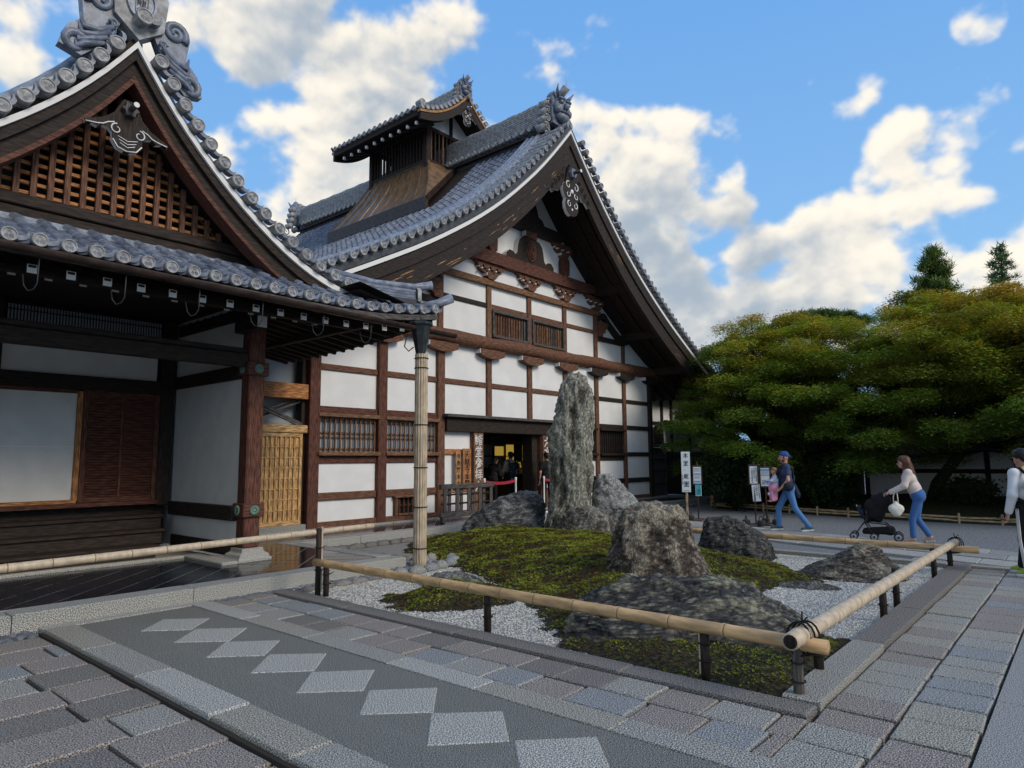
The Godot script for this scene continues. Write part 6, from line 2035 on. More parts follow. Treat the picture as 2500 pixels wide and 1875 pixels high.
func link_and_pipe():
	# lattice door and cross braces between the two halls
	var d := thing("link_wall", "short dark wall joining the two halls above the lattice door", "wall")
	var z := -13.06
	beam(d, "beam", Vector3(5.3, 3.0, z - 0.1), Vector3(8.28, 3.33, z + 0.06), M.orange_x)
	beam(d, "beam", Vector3(5.3, 2.26, z - 0.1), Vector3(8.28, 2.43, z + 0.06), M.honey_x)
	beam(d, "plaster_panel", Vector3(5.3, 2.2, z - 0.5), Vector3(8.3, 4.4, z - 0.4), M.print_grey, 0.0)
	for q in [[Vector3(6.9, 2.46, z - 0.12), Vector3(8.2, 2.97, z - 0.12)], [Vector3(6.9, 2.97, z - 0.06), Vector3(8.2, 2.46, z - 0.06)], [Vector3(6.9, 2.56, z - 0.16), Vector3(8.2, 3.05, z - 0.16)], [Vector3(6.9, 2.88, z - 0.02), Vector3(8.2, 2.40, z - 0.02)]]:
		bar(d, "brace", q[0], q[1], 0.05, 0.05, M.grey_x, 0.004)
	beam(d, "step_stone", Vector3(6.7, 0.12, z - 0.2), Vector3(8.26, 0.30, z + 0.12), M.granite_grey)
	beam(d, "post", Vector3(8.19, 0.2, z - 0.3), Vector3(8.29, 4.4, z - 0.06), M.dark_y)
	beam(d, "plaster_panel", Vector3(5.3, 0.2, z - 0.2), Vector3(6.7, 2.2, z - 0.1), M.screen, 0.0)
	var dr := thing("lattice_door", "honey coloured wooden door with raised vertical lattice beside the porch pillar", "door", Vector3(6.72, 0.30, z))
	beam(dr, "door_panel", Vector3(0, 0, -0.04), Vector3(1.46, 1.95, -0.01), M.honey_y, 0.0)
	for q in [[0.0, 0.07], [1.39, 1.46]]: beam(dr, "stile", Vector3(q[0], 0, -0.01), Vector3(q[1], 1.95, 0.03), M.honey_y, 0.006)
	for q in [[0.0, 0.10], [1.87, 1.95]]: beam(dr, "door_rail", Vector3(0.07, q[0], -0.01), Vector3(1.39, q[1], 0.03), M.honey_x, 0.006)
	for k in 11: beam(dr, "bar", Vector3(0.07 + 0.11 * (k + 1) - 0.022, 0.10, -0.009), Vector3(0.07 + 0.11 * (k + 1) + 0.022, 1.87, 0.024), M.honey_y, 0.004)
	for k in 7: beam(dr, "cross_bar", Vector3(0.07, 0.10 + 0.222 * (k + 1) - 0.014, -0.008), Vector3(1.39, 0.10 + 0.222 * (k + 1) + 0.014, 0.014), M.honey_x, 0.003)
	# bamboo clad downpipe
	var p := thing("bamboo_downpipe", "tall round downpipe clad in split bamboo with black ties", "downpipe", Vector3(7.26, -0.06, -8.16))
	var n := 14
	for k in n:
		var a := TAU * k / n
		var s := S(true)
		var pts := []
		var rr := []
		for i in 24:
			var y := i * 3.43 / 23.0
			pts.append(Vector3(cos(a) * 0.085, y, sin(a) * 0.085))
			rr.append(0.0215 if (i + k % 3) % 4 else 0.0235)
		tube(s, pts, rr, 6)
		mk(p, "bamboo_strip", s, M.bamboo_pale)
	var core := S()
	lathe(core, [[0.088, 0.0], [0.088, 3.42]], 14)
	mk(p, "pipe", core, M.bamboo_node)
	for y in [0.34, 0.98, 1.60, 2.28, 3.2, 3.36]:
		var s := S(true)
		var pts := []
		for i in 17: pts.append(Vector3(cos(i * TAU / 16) * 0.112, y, sin(i * TAU / 16) * 0.112))
		tube(s, pts, 0.008, 5, false)
		mk(p, "tie", s, M.rope)
# ---- bamboo rails
func bamboo(par: Node, called: String, a: Vector3, b: Vector3, r0: float, r1: float, pitch: float, m: String, hollow_start := true):
	var s := S(true)
	var L := a.distance_to(b)
	var d := (b - a) / L
	var pts := [a]
	var rr := [r0]
	var t := pitch * 0.55
	var nodes := []
	while t < L - 0.03:
		var r := lerpf(r0, r1, t / L)
		for q in [[-0.022, 1.0], [-0.008, 1.09], [0.004, 0.98], [0.014, 1.06], [0.03, 1.0]]:
			pts.append(a + d * (t + q[0]))
			rr.append(r * q[1])
		nodes.append(t)
		t += pitch * rng.randf_range(0.88, 1.12)
	pts.append(b)
	rr.append(r1)
	tube(s, pts, rr, 16)
	mk(par, called, s, M[m])
	for t2 in nodes:
		var s2 := S(true)
		var r := lerpf(r0, r1, t2 / L)
		tube(s2, [a + d * (t2 - 0.004), a + d * (t2 + 0.009)], r * 1.03, 16, false)
		mk(par, "node_ring", s2, M.bamboo_node)
	var e := S()
	lathe(e, [[r0 * 0.80, 0.0], [r0 * 0.62, 0.0015], [0.0, 0.0015]], 14, Transform3D(Basis(Quaternion(Vector3.UP, -d)), a - d * 0.002))
	mk(par, "painted_hollow", e, M.bark)  # flat dark disc over the cap; shade inside the culm painted on
func rail_post(label: String, x: float, z: float, h: float, y0: float, split := true, tan := false, split_dir := Vector3(-0.6, 0, 0.0)):
	var p := thing("rail_post", label, "post", Vector3(x, y0, z), "short dark posts carrying the bamboo rails")
	var s := S(true)
	tube(s, [Vector3(0, -0.05, 0), Vector3(0, h, 0)], 0.036, 10)
	mk(p, "stake", s, M.dark_y if not tan else M.grey_y)
	if split:
		var o := split_dir.normalized() * 0.036
		beam(p, "bamboo_strip", o + Vector3(-0.012, 0.02, -0.012), o + Vector3(0.012, h + 0.02, 0.012), M.bamboo_pale, 0.004)
	for y in [h * 0.35, h * 0.7]:
		s = S(true)
		var pts := []
		for i in 13: pts.append(Vector3(cos(i * TAU / 12) * 0.047, y, sin(i * TAU / 12) * 0.047))
		tube(s, pts, 0.006, 4, false)
		tube(s, [Vector3(0.045, y, 0), Vector3(0.10, y + 0.02, 0.02)], 0.004, 4)
		tube(s, [Vector3(0.045, y, 0), Vector3(0.10, y - 0.015, -0.02)], 0.004, 4)
		mk(p, "tie", s, M.rope)
func rails():
	var r := thing("bamboo_rail", "yellow bamboo rail along the front edge of the moss garden", "fence rail")
	bamboo(r, "culm", Vector3(4.98, 0.385, -7.58), Vector3(4.98, 0.375, -1.46), 0.046, 0.050, 0.42, "bamboo")
	r = thing("bamboo_rail", "pale thick bamboo rail along the right edge of the moss garden", "fence rail")
	bamboo(r, "culm", Vector3(4.72, 0.44, -1.62), Vector3(12.1, 0.40, -1.64), 0.058, 0.048, 0.30, "bamboo_pale")
	r = thing("bamboo_rail", "bamboo rail at the far side of the moss garden before the visitors", "fence rail")
	bamboo(r, "culm", Vector3(12.0, 0.31, -8.2), Vector3(12.0, 0.30, -1.36), 0.046, 0.052, 0.55, "bamboo")
	r = thing("bamboo_rail", "bamboo rail crossing in front of the entrance hall terrace", "fence rail")
	bamboo(r, "culm", Vector3(0.5, 0.68, -7.62), Vector3(5.9, 0.765, -7.60), 0.043, 0.036, 0.36, "bamboo_pale")
	var corner := Vector3(4.98, 0.41, -1.62)
	var tie := thing("rope_tie", "black rope tying the two bamboo rails at the near corner", "rope")
	for q in [[corner, 1.0], [Vector3(12.0, 0.35, -1.64), 0.8]]:
		if q[1] < 1.0: tie = thing("rope_tie", "black rope knot tying the rails at the far corner of the garden", "rope")
		for k in 3:
			var s := S(true)
			var pts := []
			for i in 17:
				var a := i * TAU / 16
				pts.append(q[0] + Vector3(0.07 * (k - 1) * 0.5 + cos(a) * 0.02, sin(a) * 0.115, cos(a) * 0.075 + 0.02 * (k - 1)))
			tube(s, pts, 0.008, 5, false)
			mk(tie, "cord", s, M.rope)
		var s2 := S(true)
		tube(s2, [q[0] + Vector3(0, 0.11, 0), q[0] + Vector3(-0.05, 0.16, 0.05)], 0.006, 4)
		tube(s2, [q[0] + Vector3(0, 0.11, 0), q[0] + Vector3(0.06, 0.17, -0.02)], 0.006, 4)
		mk(tie, "cord", s2, M.rope)
	rail_post("square topped post under the near corner of the bamboo rails", 4.96, -1.66, 0.36, 0.0, false, true)
	rail_post("black post just right of the near rail corner", 5.62, -1.72, 0.42, 0.0, true, false, Vector3(1, 0, 0))
	rail_post("post with pale bamboo strip under the front rail before the flat boulder", 5.0, -2.36, 0.36, 0.0, true, false, Vector3(0, 0, -1))
	rail_post("post with bamboo strip in white gravel under the front rail", 5.0, -4.62, 0.36, 0.0, true, false, Vector3(0, 0, -1))
	rail_post("tall dark post where the terrace rail meets the front rail", 5.02, -7.56, 0.80, 0.0, true, false, Vector3(1, 0, 0.6))
	rail_post("short dark post under the left end of the front rail", 5.06, -7.44, 0.34, 0.0, false)
	rail_post("dark post under the middle of the right hand rail, nearer of the two", 7.94, -1.76, 0.40, 0.0, false)
	rail_post("dark post under the middle of the right hand rail, farther of the two", 8.76, -1.80, 0.40, 0.0, false)
	rail_post("dark post near the far end of the right hand rail", 11.15, -1.80, 0.38, 0.0, false)
	rail_post("dark post beneath the far corner of the rails", 11.98, -1.72, 0.34, 0.0, false)
	rail_post("post with pale strip under the far rail behind the peaked rock", 12.04, -2.95, 0.33, 0.0, true, false, Vector3(-1, 0, 0))

# ---- beyond the forecourt: walls, gates, a side building
func backdrop():
	var w := thing("garden_wall", "white plastered wall with black rail behind the maple trees", "wall")
	beam(w, "plaster_panel", Vector3(27.0, 1.24, -6.3), Vector3(27.15, 2.4, 12), M.plaster, 0.0)
	beam(w, "plaster_panel", Vector3(27.0, 0.3, -6.3), Vector3(27.15, 1.10, 12), M.plaster, 0.0)
	beam(w, "wall_rail", Vector3(26.94, 1.10, -6.3), Vector3(27.2, 1.24, 12), M.dark_z)
	beam(w, "wall_foot", Vector3(26.9, -0.1, -6.3), Vector3(27.2, 0.3, 12), M.granite_dark)
	for k in 5: beam(w, "post", Vector3(26.95, 0.2, -6.3 + k * 3.6), Vector3(27.2, 2.4, -6.15 + k * 3.6), M.dark_y)
	var rs := S()
	prism(rs, pv([26.4, 2.42, 27.1, 2.85, 27.8, 2.42, 27.8, 2.34, 26.4, 2.34]), -6.5, 12.2)
	mk(w, "coping_roof", rs, M.tile)
	for k in 66:
		var t := S(true)
		tube(t, [Vector3(26.4, 2.45, -6.4 + k * 0.28), Vector3(27.1, 2.88, -6.4 + k * 0.28)], 0.06, 6)
		mk(w, "cover_tile", t, M.tile_b)
	var f := thing("plank_fence", "dark weathered plank fence with horizontal battens behind the sign boards", "fence")
	var pl := S()
	bx(pl, Vector3(-0.012, 0.0, -0.085), Vector3(0.012, 1.9, 0.085), 0.004)
	var pm := done(pl, M.grey_y)
	for k in 48:
		var t := k / 47.0
		put(f, "plank", pm, Transform3D(Basis(Vector3.UP, 0.22), Vector3(lerpf(28.6, 26.9, t), 0.02, lerpf(-15.0, -6.4, t))), M.dark_y if k % 5 == 0 else null)
	for y in [0.35, 0.95, 1.5]: bar(f, "batten", Vector3(28.52, y, -15.0), Vector3(26.82, y, -6.4), 0.05, 0.05, M.dark_x)
	rs = S()
	bars(rs, Vector3(28.6, 1.98, -15.0), Vector3(26.9, 1.98, -6.4), 0.5, 0.08)
	mk(f, "fence_cap", rs, M.tile_b)
	# side building to the right of the main hall
	var a := thing("side_building", "white walled side building with tiled roof beyond the main hall corner", "building")
	beam(a, "plaster_panel", Vector3(24.2, 0.1, -14.7), Vector3(33.0, 4.9, -14.55), M.plaster, 0.0)
	for q in [24.3, 26.0, 27.25, 28.15, 30.0, 32.0]: beam(a, "post", Vector3(q - 0.09, 0.1, -14.6), Vector3(q + 0.09, 4.8, -14.48), M.dark_y)
	for y in [3.22, 2.28, 1.1]: beam(a, "wall_rail", Vector3(24.2, y - 0.06, -14.6), Vector3(33.0, y + 0.06, -14.47), M.dark_x)
	for q in [26.0, 27.25, 28.15, 30.0]:
		var bs := S()
		prism(bs, boat(0.75, 0.2), -0.1, 0.1, Transform3D(Basis(), Vector3(q, 4.35, -14.5)))
		mk(a, "boat_bracket", bs, M.dark_x)
	beam(a, "eave_beam", Vector3(24.2, 4.55, -14.65), Vector3(33.0, 4.75, -14.3), M.dark_x)
	var dks := S()
	quadn(dks, Vector3(23.9, 4.55, -13.7), Vector3(34.0, 4.55, -13.7), Vector3(34.0, 7.6, -19.0), Vector3(23.9, 7.6, -19.0), Vector3.UP)
	quadn(dks, Vector3(23.9, 4.45, -13.7), Vector3(34.0, 4.45, -13.7), Vector3(34.0, 7.5, -19.0), Vector3(23.9, 7.5, -19.0), Vector3.DOWN)
	mk(a, "roof_deck", dks, M.dark_x)
	var xs := []
	var cs := []
	for c in 36:
		for r in 24:
			xs.append(Transform3D(Basis(Vector3.RIGHT, Vector3(0, 0.867, 0.499).normalized(), Vector3(0, -0.499, 0.867).normalized()), Vector3(24.0 + c * 0.272, 7.6 - r * 0.118, -19.0 + r * 0.2045)))
			var v := rng.randf_range(0.8, 1.1)
			cs.append(Color(0.33 * v, 0.34 * v, 0.36 * v))
	many(a, "roof_tile", tile_mesh("main_mm", 0.272, 0.235, 0.052, 0.026, tile_mm_mat()), xs, cs)
	var gt := S(true)
	tube(gt, [Vector3(23.9, 4.48, -13.62), Vector3(34, 4.40, -13.62)], 0.08, 8)
	mk(a, "gutter", gt, M.gutter)
	# lean-to roof over the gate
	var ln := S()
	quadn(ln, Vector3(27.4, 3.38, -14.5), Vector3(32.0, 3.30, -14.5), Vector3(32.6, 2.72, -13.1), Vector3(27.9, 2.85, -13.1), Vector3.UP)
	quadn(ln, Vector3(27.4, 3.30, -14.5), Vector3(32.0, 3.22, -14.5), Vector3(32.6, 2.64, -13.1), Vector3(27.9, 2.77, -13.1), Vector3.DOWN)
	quadn(ln, Vector3(27.9, 2.85, -13.1), Vector3(32.6, 2.72, -13.1), Vector3(32.6, 2.64, -13.1), Vector3(27.9, 2.77, -13.1), Vector3.BACK)
	quadn(ln, Vector3(27.4, 3.38, -14.5), Vector3(27.9, 2.85, -13.1), Vector3(27.9, 2.77, -13.1), Vector3(27.4, 3.30, -14.5), Vector3.LEFT)
	mk(a, "lean_to_roof", ln, M.zinc)
	for k in 9: bar(a, "seam", Vector3(27.6 + k * 0.53, 3.375 - k * 0.009, -14.5), Vector3(28.05 + k * 0.55, 2.86 - k * 0.015, -13.1), 0.03, 0.04, M.zinc)
	lattice_on(a, 26.45, 27.1, 2.32, 3.1, -14.45)
	# plank gate leaf and picket gate
	var g := thing("plank_gate", "weathered plank gate leaf with small roof at the main hall corner", "gate", Vector3(24.35, 0.1, -13.6))
	for k in 8: beam(g, "plank", Vector3(0.16 * k, 0, -0.02), Vector3(0.16 * k + 0.152, 2.0, 0.015 + 0.006 * (k % 2)), M.grey_y, 0.004)
	for y in [0.5, 1.0, 1.5]: beam(g, "batten", Vector3(-0.02, y, 0.025), Vector3(1.3, y + 0.06, 0.06), M.dark_x)
	beam(g, "gate_cap", Vector3(-0.15, 2.02, -0.2), Vector3(1.42, 2.12, 0.22), M.tile_dark)
	beam(g, "post", Vector3(1.28, 0, -0.06), Vector3(1.40, 2.0, 0.06), M.grey_y)
	var p := thing("picket_gate", "dark slatted gate beside the plank gate leaf under the trees", "gate", Vector3(25.85, 0.1, -13.65))
	for k in 15: beam(p, "slat", Vector3(0.11 * k, 0.08, -0.02), Vector3(0.11 * k + 0.06, 1.85, 0.02), M.dark_y, 0.004)
	for y in [0.15, 0.9, 1.75]: beam(p, "rail", Vector3(-0.03, y, -0.05), Vector3(1.7, y + 0.08, -0.02), M.dark_x)
	# mossy bank under the maples and its low bamboo edging
	var mb := S(true)
	for i in 22:
		for j in 8:
			var q := []
			for d in [[0, 0], [1, 0], [1, 1], [0, 1]]:
				var z := lerpf(-10.0, 12.0, (i + d[0]) / 22.0)
				var t: float = (j + d[1]) / 8.0
				var x := lerpf(edge_x(z) + 0.1, 27.0, t)
				q.append(Vector3(x, -0.04 + 0.38 * smoothstep(0.0, 0.7, t) + 0.05 * sin(z * 2.0 + t * 5.0) * t, z))
			quadn(mb, q[0], q[1], q[2], q[3], Vector3.UP)
	var bank := mk(self, "moss_bank", mb, mat("moss_far", lin(0.062, 0.062, 0.012), 0.95, "moss", Vector3.ONE * 0.8, "rock_n", 0.5))
	bank.set_meta("kind", "structure")
	var be := thing("bamboo_edging", "low split bamboo edging in front of the mossy bank under the maples", "edging")
	var zs := -9.9
	var last := Vector3(edge_x(-9.9), 0, -9.9)
	while zs < 8.0:
		zs += 0.9
		var nx := Vector3(edge_x(zs), 0, zs)
		for y in [0.12, 0.05]:
			bar(be, "strip", last + Vector3(0.02, y + rng.randf_range(-0.02, 0.02), 0), nx + Vector3(0.02, y + rng.randf_range(-0.02, 0.02), 0), 0.02, 0.045, M.pale_z)
		beam(be, "peg", nx + Vector3(-0.03, -0.05, -0.025), nx + Vector3(0.01, 0.22, 0.025), M.pale_y, 0.004)
		last = nx
	beam(be, "end_post", Vector3(edge_x(-9.9) - 0.06, -0.05, -10.0), Vector3(edge_x(-9.9) + 0.06, 0.42, -9.88), M.pale_y)
func edge_x(z: float) -> float:
	return lookup([-10.0, 22.1, -8.0, 21.75, -5.9, 21.1, -3.4, 20.65, -1.8, 20.7, 12.0, 21.5], z)
func lattice_on(par: Node, x0: float, x1: float, y0: float, y1: float, z: float):
	beam(par, "window_backing", Vector3(x0, y0, z - 0.02), Vector3(x1, y1, z), M.ink, 0.0)
	for k in 8: beam(par, "bar", Vector3(lerpf(x0, x1, k / 7.0) - 0.02, y0, z), Vector3(lerpf(x0, x1, k / 7.0) + 0.02, y1, z + 0.04), M.dark_y, 0.0)

# ---- trees
func leaf_mesh(key: String, n: int, spread: float, sz: float, m: Material, flatness := 0.5, needle := false) -> Mesh:
	if TM.has(key): return TM[key]
	var s := S()
	for i in n:
		var c := Vector3(rng.randf_range(-1, 1), rng.randf_range(-1, 1) * flatness, rng.randf_range(-1, 1)) * spread
		var a := rng.randf() * TAU
		var d := Vector3(cos(a), rng.randf_range(-0.5, 0.3), sin(a)).normalized()
		var up := Vector3(rng.randf_range(-0.5, 0.5), 1, rng.randf_range(-0.5, 0.5)).normalized()
		var sd := d.cross(up).normalized()
		if needle:
			tri(s, c - sd * sz * 0.08, c + d * sz + Vector3.UP * sz * 0.5, c + sd * sz * 0.08)
		else:
			# a small lobed leaf: three points
			tri(s, c - d * sz * 0.3, c - sd * sz * 0.55 + d * sz * 0.25, c + d * sz * 0.12)
			tri(s, c - d * sz * 0.3, c + d * sz * 0.12, c + sd * sz * 0.55 + d * sz * 0.25)
			tri(s, c - sd * sz * 0.2, c + d * sz * 0.7, c + sd * sz * 0.2)
	TM[key] = done(s, m)
	return TM[key]
func leaf_mat(key: String) -> StandardMaterial3D:
	var m := tinted(key, 0.6)
	m.backlight_enabled = true
	m.backlight = Color(0.8, 0.85, 0.4)
	return m
func maple(label: String, x: float, z: float, h: float, r: float, pads: int, per: int, warm: float, lean: Vector3, low := 0.2):
	var t := thing("maple_tree", label, "tree", Vector3(x, 0.15, z), "maple trees along the white wall")
	var tr := S(true)
	var fork := Vector3(lean.x, h * 0.24, lean.z)
	tube(tr, [Vector3(0, -0.3, 0), Vector3(lean.x * 0.3, h * 0.1, lean.z * 0.3), fork], [0.24, 0.18, 0.14], 9)
	var xs := []
	var cs := []
	var ends := []
	for i in pads:
		# pads lie in layers over a broad dome
		var a := i * 2.399963 + rng.randf_range(-0.3, 0.3)
		var q := sqrt((i + 0.5) / pads)
		var rr := r * q * rng.randf_range(0.75, 1.15)
		var top := sqrt(maxf(0.0, 1.0 - q * q * 0.92))
		var y := h * (low + (1.0 - low) * top * (rng.randf_range(0.70, 1.08) if i % 2 else rng.randf_range(0.0, 0.85)))
		var c := Vector3(cos(a) * rr + lean.x, y, sin(a) * rr + lean.z)
		ends.append(c)
		var pr := rng.randf_range(0.32, 0.92) * r / 3.6
		var tone := rng.randf_range(0.75, 1.3)
		for k in per:
			var b := rng.randf() * TAU
			var d := sqrt(rng.randf()) * pr
			var sag := -0.25 * d * d / pr
			var pp := c + Vector3(cos(b) * d, rng.randf_range(-0.22, 0.10) + sag, sin(b) * d)
			xs.append(Transform3D(Basis.from_euler(Vector3(rng.randf_range(-0.3, 0.3), rng.randf() * TAU, rng.randf_range(-0.3, 0.3))).scaled(Vector3.ONE * rng.randf_range(0.8, 1.25)), pp))
			var hot := clampf((pp.y / h - 0.55) * 1.1 + warm + rng.randf_range(-0.35, 0.35) + 0.25 * sin(i * 5.1), 0.0, 1.0)
			var col := Color(0.20, 0.30, 0.06).lerp(Color(0.46, 0.40, 0.07), clampf(hot * 1.6, 0, 1)).lerp(Color(0.60, 0.33, 0.09), clampf(hot * 1.5 - 0.75, 0, 1))
			var v := rng.randf_range(0.75, 1.25) * tone
			cs.append(Color(col.r * v, col.g * v, col.b * v))
	var start := fork
	for i in range(0, ends.size(), 3):
		var e: Vector3 = ends[i]
		var mid := start.lerp(e, 0.5) + Vector3(rng.randf_range(-0.25, 0.25), -0.02 * h + rng.randf_range(-0.2, 0.3), rng.randf_range(-0.25, 0.25))
		tube(tr, [start, start.lerp(mid, 0.5) + Vector3(0, 0.1, 0), mid, e - Vector3(0, 0.12, 0)], [0.09, 0.06, 0.035, 0.012], 6)
	mk(t, "trunk", tr, M.bark)
	many(t, "crown", leaf_mesh("maple_leaves", 12, 0.19, 0.075, leaf_mat("maple_leaf")), xs, cs)
func conifer(label: String, x: float, z: float, h: float, r: float, n: int, col: Color, sparse: float):
	var t := thing("conifer_tree", label, "tree", Vector3(x, 0, z))
	var tr := S(true)
	tube(tr, [Vector3.ZERO, Vector3(0, h * 0.55, 0), Vector3(0, h, 0)], [0.3, 0.15, 0.02], 7)
	var xs := []
	var cs := []
	for i in n:
		var q := float(i) / n
		var y := h * (0.35 + 0.65 * q)
		var a := i * 2.4 + rng.randf_range(-0.5, 0.5)
		var l := r * pow(1.0 - q, 0.8) * rng.randf_range(0.65, 1.1) + 0.15
		var d := Vector3(cos(a), rng.randf_range(-0.1, 0.25), sin(a))
		tube(tr, [Vector3(0, y, 0), Vector3(0, y, 0) + d * l], [0.05, 0.012], 4, false)
		var m := int(l * 15 * sparse) + 3
		for k in m:
			var s := rng.randf_range(0.2, 1.05)
			var p := Vector3(0, y, 0) + d * l * s + Vector3(rng.randf_range(-1, 1), rng.randf_range(-0.7, 0.5), rng.randf_range(-1, 1)) * 0.30 * (1.1 - q * 0.6)
			xs.append(Transform3D(Basis.from_euler(Vector3(rng.randf(), rng.randf() * TAU, rng.randf())).scaled(Vector3.ONE * rng.randf_range(1.0, 1.7)), p))
			var v := rng.randf_range(0.7, 1.35)
			cs.append(Color(col.r * v, col.g * v, col.b * v))
	mk(t, "trunk", tr, M.bark)
	many(t, "crown", leaf_mesh("needle_tuft", 14, 0.10, 0.22, leaf_mat("needles"), 0.8, true), xs, cs)
func bush(label: String, x: float, z: float, r: float, h: float, n: int, col: Color):
	var t := thing("shrub", label, "shrub", Vector3(x, 0, z), "shrubs behind the signs and edging")
	var st := S(true)
	for k in 6: tube(st, [Vector3(0, -0.1, 0), Vector3(cos(k * 1.1) * r * 0.3, h * 0.4, sin(k * 1.1) * r * 0.3), Vector3(cos(k * 1.1) * r * 0.6, h * 0.8, sin(k * 1.1) * r * 0.6)], [0.04, 0.03, 0.01], 5)
	mk(t, "stem", st, M.bark)
	var xs := []
	var cs := []
	for i in n:
		var d := Vector3(rng.randfn(), rng.randfn(), rng.randfn()).normalized() * pow(rng.randf(), 0.35)
		var lump := 0.85 + 0.25 * sin(d.x * 5.0 + x) * cos(d.z * 6.0 + z)
		xs.append(Transform3D(Basis.from_euler(Vector3(rng.randf(), rng.randf() * TAU, rng.randf())), Vector3(d.x * r * lump, h * 0.52 + d.y * h * 0.5 * lump, d.z * r * lump)))
		var v := rng.randf_range(0.6, 1.4)
		cs.append(Color(col.r * v, col.g * v, col.b * v))
	many(t, "foliage", leaf_mesh("bush_leaves", 9, 0.14, 0.10, leaf_mat("bush_leaf"), 1.0), xs, cs)
func trees():
	maple("leftmost maple reaching over the gate, with dull bronze leaves on its upper left", 25.4, -9.1, 7.0, 3.1, 142, 120, 0.10, Vector3(-0.3, 0, -0.2), 0.16)
	maple("green maple with dark fanned branches above the sign boards", 24.0, -7.0, 6.5, 3.6, 148, 120, 0.05, Vector3(0.2, 0, -0.4), 0.18)
	maple("maple with leaning forked trunk behind the stroller", 24.6, -4.0, 6.7, 3.6, 148, 120, 0.16, Vector3(-0.4, 0, 1.0), 0.24)
	maple("maple with twin dark trunk against the white wall right of the woman", 25.2, -1.8, 6.5, 3.5, 142, 120, 0.28, Vector3(0.1, 0, 0.3), 0.36)
	maple("maple with orange tinged crown at the right edge", 23.8, 1.2, 6.0, 3.6, 142, 120, 0.42, Vector3(0.2, 0, 0.5), 0.36)
	maple("tall maple in the second row behind the leaning trunk", 31.0, -6.5, 7.6, 4.2, 142, 120, 0.18, Vector3(0, 0, 0), 0.12)
	maple("tall maple in the second row behind the twin trunk", 31.5, -1.5, 7.6, 4.2, 142, 120, 0.22, Vector3(0, 0, 0), 0.12)
	maple("tall maple in the second row beyond the side building", 33.0, -11.2, 7.6, 3.6, 136, 120, 0.12, Vector3(0, 0, 0), 0.12)
	maple("tall maple in the second row at the right edge", 31.0, 3.5, 7.4, 4.2, 136, 120, 0.35, Vector3(0, 0, 0), 0.12)
	conifer("tall pointed conifer rising above the maples at right", 42.0, -5.75, 13.0, 3.2, 120, Color(0.12, 0.17, 0.04), 1.0)
	conifer("thin sparse blue green conifer at the right edge of the skyline", 50.0, -3.3, 14.6, 2.4, 80, Color(0.09, 0.16, 0.09), 0.55)
	# pine with an umbrella crown
	var t := thing("pine_tree", "pine with flat umbrella crown showing above the maples", "tree", Vector3(36.5, -0.9, -10.4))
	var tr := S(true)
	tube(tr, [Vector3.ZERO, Vector3(0.3, 4, 0.2), Vector3(0, 9.0, 0)], [0.3, 0.22, 0.1], 8)
	var xs := []
	var cs := []
	for i in 22:
		var a := i * 2.4
		var q := sqrt((i + 0.5) / 22.0)
		var c := Vector3(cos(a) * 2.3 * q, 9.9 - 0.7 * q * q, sin(a) * 2.3 * q)
		tube(tr, [Vector3(0, 8.6, 0), c - Vector3(0, 0.2, 0)], [0.06, 0.015], 5, false)
		for k in 90:
			var b := rng.randf() * TAU
			var d := sqrt(rng.randf()) * 0.75
			xs.append(Transform3D(Basis.from_euler(Vector3(rng.randf() * 0.5, rng.randf() * TAU, rng.randf() * 0.5)), c + Vector3(cos(b) * d, rng.randf_range(-0.12, 0.14), sin(b) * d)))
			var v := rng.randf_range(0.7, 1.3)
			cs.append(Color(0.08 * v, 0.14 * v, 0.05 * v))
	mk(t, "trunk", tr, M.bark)
	many(t, "crown", leaf_mesh("needle_tuft", 14, 0.10, 0.22, leaf_mat("needles"), 0.8, true), xs, cs)
	bush("dark glossy shrub behind the paper sign boards, larger of the pair there", 21.5, -8.9, 1.1, 2.0, 900, Color(0.020, 0.045, 0.014))
	bush("dark shrub between the pale bin and the first maple trunk", 23.4, -9.6, 1.1, 2.2, 900, Color(0.022, 0.050, 0.016))
	bush("leafy green shrub behind the man carrying a child", 23.2, -6.6, 1.1, 1.6, 900, Color(0.030, 0.065, 0.016))
	bush("dark evergreen shrub at the right edge behind the young man", 22.8, -0.75, 1.0, 2.3, 1000, Color(0.013, 0.030, 0.012))
	bush("low green shrub at the foot of the twin trunk", 24.2, -2.9, 0.9, 1.1, 600, Color(0.040, 0.070, 0.018))

